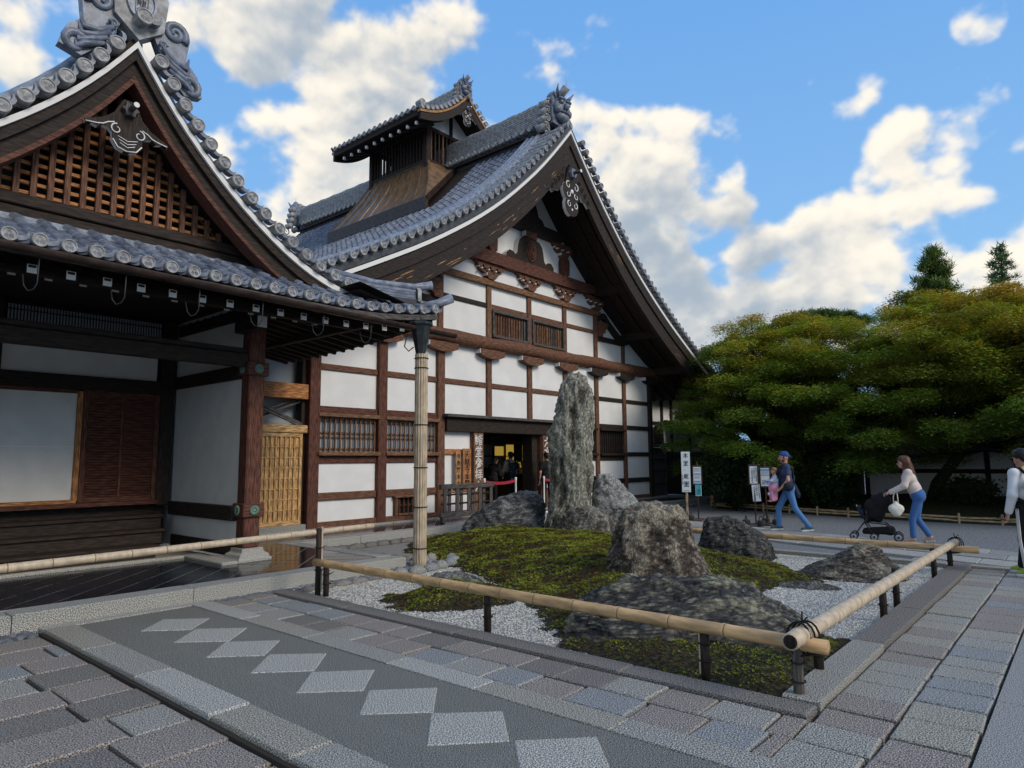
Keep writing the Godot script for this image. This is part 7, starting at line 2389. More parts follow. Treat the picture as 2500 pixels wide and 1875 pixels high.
# ---- signs
func poster(par: Node, x0: float, x1: float, y0: float, y1: float, z: float, kind: int):
	beam(par, "poster", Vector3(x0, y0, z), Vector3(x1, y1, z + 0.004), M.paper, 0.0)
	var w := x1 - x0
	var h := y1 - y0
	var pr := func(a: float, b: float, c: float, d: float, m: String):
		beam(par, "poster_print", Vector3(x0 + w * a, y0 + h * b, z + 0.006), Vector3(x0 + w * c, y0 + h * d, z + 0.008), M[m], 0.0)
	if kind == 0:
		for k in 4: pr.call(0.08, 0.90 - k * 0.06, 0.92 - 0.1 * (k % 2), 0.925 - k * 0.06, "print_grey")
		pr.call(0.08, 0.54, 0.92, 0.62, "print_blue")
		pr.call(0.0, 0.505, 1.0, 0.52, "print_grey")
		for k in 3: pr.call(0.1, 0.42 - k * 0.06, 0.85, 0.445 - k * 0.06, "print_grey")
		pr.call(0.08, 0.06, 0.92, 0.17, "print_blue")
	elif kind == 1:
		pr.call(0.06, 0.05, 0.94, 0.95, "print_cyan")
		pr.call(0.14, 0.10, 0.86, 0.58, "paper")
		for k in 5: pr.call(0.2, 0.15 + k * 0.08, 0.8, 0.18 + k * 0.08, "print_grey")
		for k in 3: pr.call(0.16, 0.66 + k * 0.09, 0.84, 0.70 + k * 0.09, "paper")
	elif kind == 2:
		pr.call(0.0, 0.84, 1.0, 0.95, "print_blue")
		for k in 3: pr.call(0.06, 0.78 - k * 0.06, 0.94, 0.805 - k * 0.06, "print_grey")
		pr.call(0.0, 0.575, 1.0, 0.615, "print_blue")
		var s := S()
		for q in [[0.0, 0.5, 0.0, 0.28, 0.06], [0.3, 0.85, 0.10, 0.33, 0.12], [0.6, 1.0, 0.0, 0.30, 0.05]]:
			prism(s, pv([x0 + w * q[0], y0 + h * q[4], x0 + w * (q[0] + q[1]) / 2, y0 + h * q[3], x0 + w * q[1], y0 + h * q[4], x0 + w * (q[0] + q[1]) / 2, y0 + h * (q[4] + 0.05)]), z + 0.006, z + 0.008)
		mk(par, "poster_print", s, M.print_blue)
	else:
		var s := S()
		for c in 3:
			var g := ["hon", "dou", "san", "tera", "mon", "ryu", "ten", "hai", "niwa"]
			for k in 7:
				if c == 1 and k > 4: continue
				glyph(s, g[(k * 2 + c * 3) % 9], Vector3(x0 + w * (0.74 - c * 0.27), y1 - h * (0.06 + 0.05 * c) - k * h * 0.115, z + 0.007), h * 0.095, h * 0.011)
		mk(par, "poster_print", s, M.ink)
func sign_at(called: String, label: String, x: float, z: float) -> Node3D:
	# turned to face the path from which the photograph was taken
	return thing(called, label, "sign", Vector3(x, 0, z), "", atan2(-x, -z))
func signs():
	var s1 := sign_at("tall_sign", "tall white sign board with large black characters on a pale wooden post", 15.51, -7.65)
	beam(s1, "post", Vector3(-0.03, -0.05, -0.05), Vector3(0.03, 1.78, -0.005), M.pale_y)
	beam(s1, "sign_panel", Vector3(-0.105, 0.83, -0.004), Vector3(0.105, 1.82, 0.012), M.paper, 0.003)
	var g := S()
	var yy := 1.79
	for k in ["hon", "dou", "dot", "niwa", "en"]:
		glyph(g, k, Vector3(-0.06, yy, 0.015), 0.13 if k != "dot" else 0.07, 0.0135)
		yy -= 0.19 if k != "dot" else 0.13
	for k in 7: glyph(g, ["tera", "mon", "hai", "san", "iri", "en", "ten"][k], Vector3(-0.098, 1.24 - k * 0.033, 0.015), 0.026, 0.004)
	mk(s1, "lettering", g, M.ink)
	for k in 2: beam(s1, "small_print", Vector3(-0.075, 0.872 - k * 0.018, 0.0125), Vector3(0.075, 0.880 - k * 0.018, 0.0145), M.print_grey, 0.0)
	var s2 := sign_at("poster_stand", "poster stand with white and turquoise notices behind the tall white sign", 17.5, -8.3)
	stand(s2, -0.12, 0.12, 0.95, 1.44)
	poster(s2, -0.10, 0.105, 0.965, 1.42, 0.012, 0)
	poster(s2, -0.06, 0.10, 0.63, 0.95, 0.016, 1)
	var s3 := sign_at("poster_stand", "sign stand with two hanging paper strips of vertical writing", 17.0, -6.53)
	stand(s3, -0.12, 0.10, 1.0, 1.47)
	poster(s3, -0.10, 0.08, 1.0, 1.45, 0.012, 3)
	var o := Node3D.new()
	o.name = "lower_strip"
	o.rotation = Vector3(0.05, 0, 0.06)
	o.position = Vector3(0.03, 1.0, 0.02)
	s3.add_child(o)
	poster(o, -0.10, 0.09, -0.43, 0.0, 0.0, 3)
	var s4 := sign_at("poster_stand", "dark framed poster stand with blue landscape print beside the paper strips", 17.38, -6.39)
	stand(s4, -0.125, 0.125, 0.92, 1.42)
	poster(s4, -0.105, 0.105, 0.94, 1.40, 0.012, 2)
	# cast weights at the feet of the stands
	var lab := ["iron ring weight left of the stand with turquoise notice", "leftmost iron ring weight at the paper strip stand", "iron ring weight in front between the paper strip and landscape stands", "iron ring weight behind the landscape stand", "rightmost iron ring weight beside the landscape stand"]
	var pos := [[17.25, -8.42], [16.93, -6.75], [16.9, -6.36], [17.6, -6.5], [17.35, -6.15]]
	var first := thing("iron_weight", lab[0], "weight", Vector3(pos[0][0], -0.02, pos[0][1]), "weights holding the sign stands")
	var s := S()
	lathe(s, [[0.0, 0.0], [0.085, 0.0], [0.10, 0.03], [0.10, 0.11], [0.085, 0.13], [0.0, 0.13]], 12)
	mk(first, "block", s, M.iron)
	s = S(true)
	var pts := []
	for i in 13: pts.append(Vector3(cos(i * PI / 12) * 0.06, 0.13 + sin(i * PI / 12) * 0.10, 0))
	tube(s, pts, 0.012, 6)
	mk(first, "ring", s, M.iron)
	for k in range(1, 5): dup(first, Vector3(pos[k][0], -0.02, pos[k][1]), k * 0.7, lab[k])
	var b := thing("storage_bin", "pale grey upright box standing before the plank fence", "bin", Vector3(26.0, -0.04, -11.5), "", atan2(-26.0, 11.5))
	beam(b, "box", Vector3(-0.17, 0.0, -0.2), Vector3(0.17, 0.66, 0.2), M.bin, 0.012)
	beam(b, "lid", Vector3(-0.18, 0.66, -0.21), Vector3(0.18, 0.70, 0.21), M.bin, 0.012)
func stand(par: Node, x0: float, x1: float, y0: float, y1: float):
	var s := S(true)
	tube(s, [Vector3(0, 0, 0), Vector3(0, 1.56, 0)], 0.016, 8)
	mk(par, "pole", s, M.board_dark)
	beam(par, "back_board", Vector3(x0, y0, -0.006), Vector3(x1, y1, 0.010), M.board_dark, 0.004)
	for q in [[x0 - 0.012, x0 + 0.008, y0, y1], [x1 - 0.008, x1 + 0.012, y0, y1], [x0 - 0.012, x1 + 0.012, y1 - 0.01, y1 + 0.02], [x0 - 0.012, x1 + 0.012, y0 - 0.02, y0 + 0.01]]:
		beam(par, "frame", Vector3(q[0], q[2], -0.01), Vector3(q[1], q[3], 0.024), M.board_dark, 0.003)
	var b := S()
	bx(b, Vector3(-0.16, 0.0, -0.16), Vector3(0.16, 0.018, 0.16), 0.004)
	mk(par, "base_plate", b, M.red_x)

# ---- small furniture by the doorway
func furniture():
	var f := thing("low_fence", "short grey slatted fence standing left of the doorway", "fence", Vector3(11.3, 0.15, -11.95))
	beam(f, "top_rail", Vector3(-0.04, 0.80, -0.06), Vector3(1.84, 0.92, 0.06), M.grey_x)
	beam(f, "bottom_rail", Vector3(-0.04, 0.12, -0.04), Vector3(1.84, 0.24, 0.04), M.grey_x)
	for y in [0.42, 0.64]: beam(f, "cross_rail", Vector3(0.0, y, -0.015), Vector3(1.8, y + 0.045, 0.015), M.dark_x)
	for k in 9: beam(f, "slat", Vector3(0.04 + k * 0.205, 0.24, 0.016 if k % 2 == 0 else -0.05), Vector3(0.15 + k * 0.205, 0.80, 0.05 if k % 2 == 0 else -0.016), M.grey_y, 0.006)
	for x in [0.0, 1.74]: beam(f, "leg", Vector3(x, 0.0, -0.05), Vector3(x + 0.09, 0.12, 0.05), M.grey_y)
	var spots := [[12.88, -12.0, "white barrier pole at the end of the low slatted fence"], [14.13, -12.0, "white barrier pole in the middle of the doorway holding the red belt"], [15.38, -12.0, "white barrier pole right of the broad grey boulder"]]
	var p0: Node3D
	for i in 3:
		if i == 0:
			p0 = thing("barrier_pole", spots[0][2], "pole", Vector3(spots[0][0], 0.15, spots[0][1]), "barrier poles at the doorway")
			var s := S(true)
			lathe(s, [[0.0, 0.0], [0.16, 0.0], [0.15, 0.03], [0.03, 0.05], [0.024, 0.07], [0.024, 0.93], [0.03, 0.95], [0.03, 1.02], [0.0, 1.03]], 12)
			mk(p0, "pole", s, M.white)
		else: dup(p0, Vector3(spots[i][0], 0.15, spots[i][1]), 0.0, spots[i][2])
	for q in [[12.9, 14.11, "red barrier belt stretched across the left half of the doorway"], [15.4, 16.6, "red barrier belt running behind the tall standing stone"]]:
		var b := thing("barrier_belt", q[2], "belt", Vector3(q[0], 1.08, -12.0))
		var s := S()
		for k in 8:
			var t1 := k / 8.0
			var t2 := (k + 1) / 8.0
			var L: float = q[1] - q[0]
			bars(s, Vector3(L * t1, -0.05 * sin(t1 * PI), 0), Vector3(L * t2, -0.05 * sin(t2 * PI), 0), 0.006, 0.075)
		mk(b, "belt", s, M.red_belt)

# ---- people: bones with radii, joined by a smooth minimum and meshed as surface nets
func sdf_mesh(s: SurfaceTool, bones: Array, cell: float, k: float, xf := Transform3D()):
	var lo := Vector3.ONE * 1e9
	var hi := Vector3.ONE * -1e9
	for b in bones:
		for e in [[0, 2], [1, 3]]:
			var r: float = b[e[1]]
			lo = lo.min(b[e[0]] - Vector3.ONE * r)
			hi = hi.max(b[e[0]] + Vector3.ONE * r)
	lo -= Vector3.ONE * cell * 3.0
	hi += Vector3.ONE * cell * 3.0
	var n := Vector3i(((hi - lo) / cell).ceil()) + Vector3i.ONE
	var f := PackedFloat32Array()
	f.resize(n.x * n.y * n.z)
	f.fill(0.2)
	for b in bones:
		var a: Vector3 = b[0]
		var c: Vector3 = b[1]
		var ra: float = b[2]
		var rb: float = b[3]
		var m := maxf(ra, rb) + k + cell * 2.0
		var i0 := Vector3i(((a.min(c) - Vector3.ONE * m - lo) / cell).floor()).clamp(Vector3i.ZERO, n - Vector3i.ONE)
		var i1 := Vector3i(((a.max(c) + Vector3.ONE * m - lo) / cell).ceil()).clamp(Vector3i.ZERO, n - Vector3i.ONE)
		var ac := c - a
		var l2 := maxf(ac.length_squared(), 1e-9)
		for z in range(i0.z, i1.z + 1):
			for y in range(i0.y, i1.y + 1):
				var row := (z * n.y + y) * n.x
				for x in range(i0.x, i1.x + 1):
					var p := lo + Vector3(x, y, z) * cell - a
					var t := clampf(p.dot(ac) / l2, 0.0, 1.0)
					var d := (p - ac * t).length() - lerpf(ra, rb, t)
					var o := f[row + x]
					var h := k - absf(o - d)
					f[row + x] = minf(o, d) - (h * h / (4.0 * k) if h > 0.0 else 0.0)
	var vid := PackedInt32Array()
	vid.resize(f.size())
	vid.fill(-1)
	var verts := PackedVector3Array()
	var sx := 1
	var sy := n.x
	var sz := n.x * n.y
	for z in n.z - 1:
		for y in n.y - 1:
			for x in n.x - 1:
				var q := x + y * sy + z * sz
				var v0 := f[q]
				if absf(v0) > cell * 2.2: continue
				var cs := 0
				var g := [v0, f[q + 1], f[q + sy], f[q + sy + 1], f[q + sz], f[q + sz + 1], f[q + sz + sy], f[q + sz + sy + 1]]
				for i in 8:
					if g[i] < 0.0: cs += 1
				if cs == 0 or cs == 8: continue
				var sum := Vector3.ZERO
				var cnt := 0
				for e in [[0, 1], [2, 3], [4, 5], [6, 7], [0, 2], [1, 3], [4, 6], [5, 7], [0, 4], [1, 5], [2, 6], [3, 7]]:
					var ga: float = g[e[0]]
					var gb: float = g[e[1]]
					if (ga < 0.0) != (gb < 0.0):
						var t := ga / (ga - gb)
						sum += Vector3(e[0] & 1, (e[0] >> 1) & 1, e[0] >> 2).lerp(Vector3(e[1] & 1, (e[1] >> 1) & 1, e[1] >> 2), t)
						cnt += 1
				vid[q] = verts.size()
				verts.append(xf * (lo + (Vector3(x, y, z) + sum / cnt) * cell))
	for z in range(1, n.z - 1):
		for y in range(1, n.y - 1):
			for x in range(1, n.x - 1):
				var q := x + y * sy + z * sz
				if absf(f[q]) > cell * 2.2: continue
				var neg := f[q] < 0.0
				for ax in [[sx, sy, sz], [sy, sz, sx], [sz, sx, sy]]:
					if (f[q + ax[0]] < 0.0) == neg: continue
					var a := vid[q - ax[1] - ax[2]]
					var b := vid[q - ax[2]]
					var c := vid[q]
					var d := vid[q - ax[1]]
					if a < 0 or b < 0 or c < 0 or d < 0: continue
					if neg: quad(s, verts[a], verts[d], verts[c], verts[b])
					else: quad(s, verts[a], verts[b], verts[c], verts[d])
func bone(a: Vector3, b: Vector3, ra: float, rb := -1.0) -> Array:
	return [a, b, ra, ra if rb < 0.0 else rb]
func flesh(par: Node, called: String, bones: Array, m: Material, cell := 0.016, k := 0.03) -> MeshInstance3D:
	var s := S(true)
	sdf_mesh(s, bones, cell, k)
	return mk(par, called, s, m)
# a hand at the wrist: along = towards the fingers, palm = the way the palm faces
func hand_bones(w: Vector3, along: Vector3, palm: Vector3, side: float, curl: float, k: float) -> Array:
	var o := []
	var across := along.cross(palm).normalized() * side
	var root := w + along * 0.085 * k
	for q in [-0.5, 0.5]: o.append(bone(w + along * 0.02 * k + across * 0.016 * k * q, root + across * 0.05 * k * q, 0.019 * k, 0.014 * k))
	for i in 4:
		var l: float = [0.072, 0.080, 0.074, 0.058][i] * k
		var p := root + across * (0.030 - 0.020 * i) * k
		var d1 := (along + palm * curl * 0.5).normalized()
		var d2 := (along * (1.0 - curl) + palm * curl * 1.3).normalized()
		var d3 := (along * (0.6 - curl * 1.4) + palm * curl * 1.5).normalized()
		var p1 := p + d1 * l * 0.45
		var p2 := p1 + d2 * l * 0.32
		o.append(bone(p, p1, 0.0095 * k, 0.009 * k))
		o.append(bone(p1, p2, 0.009 * k, 0.0085 * k))
		o.append(bone(p2, p2 + d3 * l * 0.25, 0.0085 * k, 0.0075 * k))
	var t0 := w + along * 0.03 * k + across * 0.022 * k
	var t1 := t0 + (along * 0.5 + across * 0.8 + palm * 0.3).normalized() * 0.045 * k
	o.append(bone(t0, t1, 0.013 * k, 0.011 * k))
	o.append(bone(t1, t1 + (along * 0.8 + palm * (0.3 + curl * 0.5)).normalized() * 0.03 * k, 0.0105 * k, 0.009 * k))
	return o
# J: joint table in metres for the figure standing at the origin and facing +z; h scales it
func limb(J: Dictionary, a: String, b: String, ra: float, rb: float, part := 1.0) -> Array:
	var p: Vector3 = J[a]
	return bone(p, p.lerp(J[b], part), ra, lerpf(ra, rb, part))
func figure(par: Node, J: Dictionary, D: Dictionary):
	var k: float = D.get("k", 1.0)
	var cell: float = D.get("cell", 0.016)
	var w: float = D.get("width", 1.0)
	var skin: Material = M[D.get("skin", "skin")]
	var up := Vector3.UP
	var H: Vector3 = J.hip
	var C: Vector3 = J.chest
	var N: Vector3 = J.neck
	var sr: Vector3 = (J.shr - J.shl).normalized()
	var hr: Vector3 = (J.hr - J.hl).normalized()
	var fw: Vector3 = J.face
	var waist := H.lerp(C, 0.45)
	var torso := func(e: float) -> Array:
		return [bone(H - hr * 0.075 * w * k, H + hr * 0.075 * w * k, 0.115 * k * w + e), bone(waist - hr * 0.06 * w * k, waist + hr * 0.06 * w * k, 0.105 * k * w + e), bone(C - sr * 0.085 * w * k, C + sr * 0.085 * w * k, 0.115 * k + e),
			bone(H, waist, 0.11 * k * w + e, 0.105 * k * w + e), bone(waist, C, 0.105 * k * w + e, 0.12 * k + e), bone(J.shl, J.shr, 0.062 * k + e), bone(C, N, 0.09 * k + e, 0.055 * k + e)]
	# body under the clothes, one surface
	var body: Array = torso.call(-0.012)
	var hd: Vector3 = J.head
	body.append(bone(N, hd - up * 0.05 * k, 0.052 * k, 0.050 * k))
	for s in ["l", "r"]:
		body.append(limb(J, "sh" + s, "el" + s, 0.046 * k, 0.037 * k))
		body.append(limb(J, "el" + s, "wr" + s, 0.037 * k, 0.025 * k))
		body.append(limb(J, "h" + s, "kn" + s, 0.075 * k * w, 0.05 * k))
		body.append(limb(J, "kn" + s, "an" + s, 0.05 * k, 0.034 * k))
		body.append(bone(J["an" + s], J["to" + s] + Vector3(0, 0.01, 0), 0.034 * k, 0.026 * k))
	var bs := S(true)
	sdf_mesh(bs, body, cell, 0.03 * k)
	# head
	var side: Vector3 = up.cross(fw).normalized()
	var hu: Vector3 = fw.cross(side).normalized()
	var at := func(x: float, y: float, z: float) -> Vector3: return hd + (side * x + hu * y + fw * z) * k
	var head := [bone(at.call(0, 0.035, -0.03), at.call(0, 0.04, 0.012), 0.086 * k, 0.080 * k), bone(at.call(0, -0.02, 0.03), at.call(0, -0.06, 0.045), 0.066 * k, 0.044 * k), bone(at.call(-0.025, -0.075, 0.055), at.call(0.025, -0.075, 0.055), 0.028 * k),
		bone(at.call(0, 0.01, 0.092), at.call(0, -0.022, 0.108), 0.010 * k, 0.015 * k), bone(at.call(-0.03, 0.028, 0.078), at.call(0.03, 0.028, 0.078), 0.016 * k), bone(at.call(-0.018, -0.055, 0.085), at.call(0.018, -0.055, 0.085), 0.012 * k),
		bone(at.call(0, -0.02, -0.03), N + up * 0.01, 0.055 * k, 0.052 * k)]
	for q in [-1.0, 1.0]:
		head.append(bone(at.call(0.036 * q, -0.015, 0.055), at.call(0.04 * q, -0.03, 0.04), 0.03 * k))
		head.append(bone(at.call(0.080 * q, 0.018, -0.018), at.call(0.078 * q, -0.028, -0.008), 0.016 * k, 0.011 * k))
	sdf_mesh(bs, head, 0.009 * maxf(k, 0.6) * (1.0 if cell < 0.02 else 1.6), 0.018 * k)
	for s in ["l", "r"]:
		if D.has("hand_" + s):
			var hq: Array = D["hand_" + s]
			sdf_mesh(bs, hand_bones(J["wr" + s], hq[0], hq[1], hq[2], hq[3], k), 0.0055, 0.008)
		elif cell < 0.03:
			var al: Vector3 = (J["wr" + s] - J["el" + s]).normalized()
			sdf_mesh(bs, hand_bones(J["wr" + s], al, fw.cross(al).normalized() * (1.0 if s == "l" else -1.0), -1.0, 0.45, k), 0.0055 * (1.0 if cell < 0.02 else 1.4), 0.008)
	mk(par, "body", bs, skin)
	if cell < 0.03 and D.get("eyes", true):
		for q in [-1.0, 1.0]:
			var es := S(true)
			lathe(es, [[0.0, -1.0], [0.8, -0.6], [1.0, 0.0], [0.8, 0.6], [0.0, 1.0]], 8, Transform3D(Basis().scaled(Vector3(0.014, 0.009, 0.012) * k), at.call(0.032 * q, 0.010, 0.079)))
			mk(par, "eye", es, M.cloth_white)
			es = S(true)
			lathe(es, [[0.0, -1.0], [0.8, -0.6], [1.0, 0.0], [0.8, 0.6], [0.0, 1.0]], 8, Transform3D(Basis().scaled(Vector3.ONE * 0.007 * k), at.call(0.032 * q, 0.010, 0.088)))
			mk(par, "pupil", es, M.hair_black)
			es = S()
			bars(es, at.call(0.016 * q, 0.036, 0.094), at.call(0.05 * q, 0.036, 0.082), 0.008 * k, 0.008 * k)
			mk(par, "eyebrow", es, M[D.get("hair_m", "hair_black")])
		var ls := S()
		bars(ls, at.call(-0.02, -0.055, 0.095), at.call(0.02, -0.055, 0.095), 0.008 * k, 0.008 * k)
		mk(par, "lips", ls, M.pink if k < 0.8 else M.skin_b)
	# clothes
	var top: Array = torso.call(0.010)
	if D.get("short_top", false): top.remove_at(0)
	for s in ["l", "r"]:
		var sl: float = D.get("sleeve", 1.0)
		var wd: float = D.get("loose", 0.012)
		top.append(limb(J, "sh" + s, "el" + s, 0.050 * k + wd, 0.044 * k + wd, minf(sl * 2.0, 1.0)))
		if sl > 0.5: top.append(limb(J, "el" + s, "wr" + s, 0.044 * k + wd, 0.030 * k + wd, (sl - 0.5) * 2.0))
	flesh(par, D.get("top_name", "shirt"), top, M[D.top], cell, 0.028 * k)
	if D.has("legs"):
		var pants := [bone(H - hr * 0.078 * w * k, H + hr * 0.078 * w * k, 0.118 * k * w + 0.008), bone(H + up * 0.04 * k - hr * 0.05 * k, H + up * 0.04 * k + hr * 0.05 * k, 0.112 * k * w + 0.006)]
		for s in ["l", "r"]:
			pants.append(limb(J, "h" + s, "kn" + s, 0.088 * k * w, 0.064 * k))
			pants.append(limb(J, "kn" + s, "an" + s, 0.064 * k, D.get("hem", 0.058) * k, D.get("leg_len", 0.93)))
		flesh(par, "trousers", pants, M[D.legs], cell, 0.024 * k)
	if D.has("shoes"):
		for s in ["l", "r"]:
			var an: Vector3 = J["an" + s]
			var to: Vector3 = J["to" + s]
			var dirv := (to - an)
			dirv.y = 0.0
			dirv = dirv.normalized()
			var heel := an - dirv * 0.045 * k
			heel.y = to.y + (an.y - to.y) * 0.42
			var sh := [bone(heel, heel.lerp(to, 0.9), 0.042 * k, 0.034 * k), bone(an - up * 0.02, to.lerp(an, 0.45), 0.046 * k, 0.036 * k), bone(to, to, 0.036 * k)]
			var o := flesh(par, "shoe", sh, M[D.shoes], 0.011, 0.02)
			var dn := Vector3(0, -0.036 * k, 0)
			flesh(o, "sole", [bone(heel + dn, to + dn, 0.033 * k, 0.034 * k), bone(heel + dn * 0.8, to + dn * 0.8, 0.036 * k, 0.035 * k)], M.sole, 0.011, 0.012)
	if D.has("hair"):
		var hair := []
		for q in D.hair: hair.append(bone(at.call(q[0], q[1], q[2]), at.call(q[3], q[4], q[5]), q[6] * k, q[7] * k))
		flesh(par, "hair", hair, M[D.get("hair_m", "hair_black")], 0.012 if cell < 0.02 else 0.018, 0.02 * k)
func stance(h: float, lean: float, P: Dictionary) -> Dictionary:
	# a standing figure of height h, changed by P
	var k := h / 1.75
	var J := {"hip": Vector3(0, 0.95, 0), "chest": Vector3(0, 1.30, 0.03 + lean * 0.35), "neck": Vector3(0, 1.475, 0.02 + lean * 0.5), "head": Vector3(0, 1.615, 0.045 + lean * 0.62),
		"shl": Vector3(0.175, 1.42, 0.01 + lean * 0.45), "shr": Vector3(-0.175, 1.42, 0.01 + lean * 0.45), "ell": Vector3(0.235, 1.13, -0.02), "elr": Vector3(-0.235, 1.13, -0.02), "wrl": Vector3(0.235, 0.88, 0.05), "wrr": Vector3(-0.235, 0.88, 0.05),
		"hl": Vector3(0.09, 0.90, 0), "hr": Vector3(-0.09, 0.90, 0), "knl": Vector3(0.10, 0.49, 0.02), "knr": Vector3(-0.10, 0.49, 0.02), "anl": Vector3(0.10, 0.085, -0.02), "anr": Vector3(-0.10, 0.085, -0.02),
		"tol": Vector3(0.115, 0.045, 0.14), "tor": Vector3(-0.115, 0.045, 0.14)}
	for q in P: J[q] = P[q]
	for q in J: J[q] = J[q] * k
	J["face"] = P.get("face", Vector3(0, 0, 1)).normalized()
	return J
func facing(right: float, ahead: float) -> float:
	# turn so that the figure looks this way as seen from the path: right and ahead of the view axis
	var yaw := deg_to_rad(CAM_YAW)
	var d := Vector3(cos(yaw), 0, -sin(yaw)) * ahead + Vector3(sin(yaw), 0, cos(yaw)) * right
	return atan2(d.x, d.z)
const CROP := [[0, 0.06, -0.045, 0, 0.075, 0.0, 0.092, 0.086], [0.04, 0.10, 0.03, -0.04, 0.10, 0.03, 0.045, 0.045], [0, -0.01, -0.085, 0, 0.03, -0.07, 0.05, 0.07], [0.07, 0.03, -0.05, 0.07, 0.06, 0.0, 0.03, 0.03], [-0.07, 0.03, -0.05, -0.07, 0.06, 0.0, 0.03, 0.03]]
func people():
	# man in a blue cap with a small child on his chest
	var p := thing("person", "person in backwards blue cap, navy T-shirt and jeans, carrying a small child", "person", Vector3(15.86, 0.01, -5.33), "", facing(-0.97, 0.22))
	var J := stance(1.77, 0.02, {"hip": Vector3(0, 0.94, -0.02), "hl": Vector3(0.09, 0.90, -0.02), "hr": Vector3(-0.09, 0.90, -0.02), "knl": Vector3(0.10, 0.50, 0.03), "anl": Vector3(0.10, 0.10, -0.40), "tol": Vector3(0.11, 0.05, -0.25), "knr": Vector3(-0.10, 0.50, 0.20), "anr": Vector3(-0.10, 0.09, 0.20), "tor": Vector3(-0.10, 0.048, 0.36),
		"ell": Vector3(0.245, 1.13, 0.02), "wrl": Vector3(0.19, 0.92, 0.20), "elr": Vector3(-0.245, 1.13, 0.02), "wrr": Vector3(-0.16, 0.95, 0.24), "face": Vector3(0.05, -0.02, 1)})
	J.knl = Vector3(0.10, 0.50, -0.12) * 1.011
	figure(p, J, {"k": 1.0, "top": "navy", "sleeve": 0.27, "legs": "denim", "shoes": "shoe", "hair_m": "hair_brown", "hair": [[0, 0.02, -0.07, 0, 0.04, -0.03, 0.06, 0.075], [0.07, 0.0, -0.02, 0.072, 0.03, 0.0, 0.022, 0.025], [-0.07, 0.0, -0.02, -0.072, 0.03, 0.0, 0.022, 0.025], [0, -0.075, 0.055, 0, -0.055, 0.06, 0.044, 0.048], [0.05, -0.05, 0.02, -0.05, -0.05, 0.02, 0.036, 0.036]],
		"hand_l": [Vector3(-0.25, -0.35, 0.8).normalized(), Vector3(-0.9, 0.1, -0.3).normalized(), -1.0, 0.5], "hand_r": [Vector3(0.35, -0.1, 0.9).normalized(), Vector3(0.9, 0.2, -0.3).normalized(), 1.0, 0.5]})
	var hd: Vector3 = J.head
	flesh(p, "cap", [bone(hd + Vector3(0, 0.072, -0.035), hd + Vector3(0, 0.078, 0.005), 0.093, 0.086), bone(hd + Vector3(-0.04, 0.045, -0.12), hd + Vector3(0.04, 0.045, -0.12), 0.020), bone(hd + Vector3(-0.035, 0.02, -0.175), hd + Vector3(0.035, 0.02, -0.175), 0.014)], M.cap_blue, 0.010, 0.015)
	for q in [-1.0, 1.0]:
		var st := S(true)
		tube(st, [Vector3(q * 0.10, 1.28, 0.17), Vector3(q * 0.12, 1.44, 0.12), Vector3(q * 0.13, 1.50, 0.02), Vector3(q * 0.12, 1.40, -0.10), Vector3(-q * 0.04, 1.22, -0.14), Vector3(-q * 0.12, 1.08, -0.12)], 0.024, 7)
		mk(p, "carrier_strap", st, M.bag_navy)
	flesh(p, "carrier_panel", [bone(Vector3(-0.16, 1.02, 0.02), Vector3(0.16, 1.02, 0.02), 0.135), bone(Vector3(0.0, 1.04, 0.14), Vector3(0, 1.22, 0.16), 0.06)], M.bag_navy, 0.016, 0.02)
	flesh(p, "tied_cloth", [bone(Vector3(0.03, 1.02, -0.14), Vector3(0.05, 0.82, -0.20), 0.045, 0.06), bone(Vector3(0.05, 0.82, -0.20), Vector3(0.04, 0.76, -0.22), 0.05, 0.035)], M.bag_navy, 0.014, 0.02)
	beam(p, "leaflet", Vector3(0.06, 0.80, 0.30), Vector3(0.075, 0.86, 0.44), M.paper, 0.0)
	var b := thing("person", "small child in striped sleeves and pink dress held against the man's chest", "person", Vector3(15.86, 0.01, -5.33), "", facing(-0.97, 0.22))
	var o := Node3D.new()
	o.name = "figure"
	var K := {"hip": Vector3(0, 0.98, 0.27), "chest": Vector3(0, 1.13, 0.275), "neck": Vector3(0, 1.245, 0.27), "head": Vector3(0.02, 1.335, 0.285), "shl": Vector3(0.085, 1.20, 0.27), "shr": Vector3(-0.085, 1.20, 0.27), "ell": Vector3(0.12, 1.12, 0.36), "elr": Vector3(-0.12, 1.11, 0.34), "wrl": Vector3(0.09, 1.13, 0.47), "wrr": Vector3(-0.08, 1.12, 0.42),
		"hl": Vector3(0.06, 0.95, 0.27), "hr": Vector3(-0.06, 0.95, 0.27), "knl": Vector3(0.10, 0.84, 0.36), "knr": Vector3(-0.10, 0.84, 0.36), "anl": Vector3(0.11, 0.68, 0.34), "anr": Vector3(-0.11, 0.68, 0.34), "tol": Vector3(0.11, 0.65, 0.42), "tor": Vector3(-0.11, 0.65, 0.42), "face": Vector3(0.25, -0.05, 1).normalized()}
	o.free()
	figure(b, K, {"k": 0.62, "top": "stripe", "sleeve": 0.95, "legs": "pink", "leg_len": 0.9, "hair_m": "hair_light", "hair": CROP, "cell": 0.013, "loose": 0.006})
	flesh(b, "dress", [bone(Vector3(0, 1.13, 0.275), Vector3(0, 0.98, 0.29), 0.088, 0.105), bone(Vector3(-0.05, 0.95, 0.30), Vector3(0.05, 0.95, 0.30), 0.105), bone(Vector3(0.02, 0.93, 0.31), Vector3(0.04, 0.74, 0.31), 0.10, 0.085)], M.pink, 0.013, 0.03)
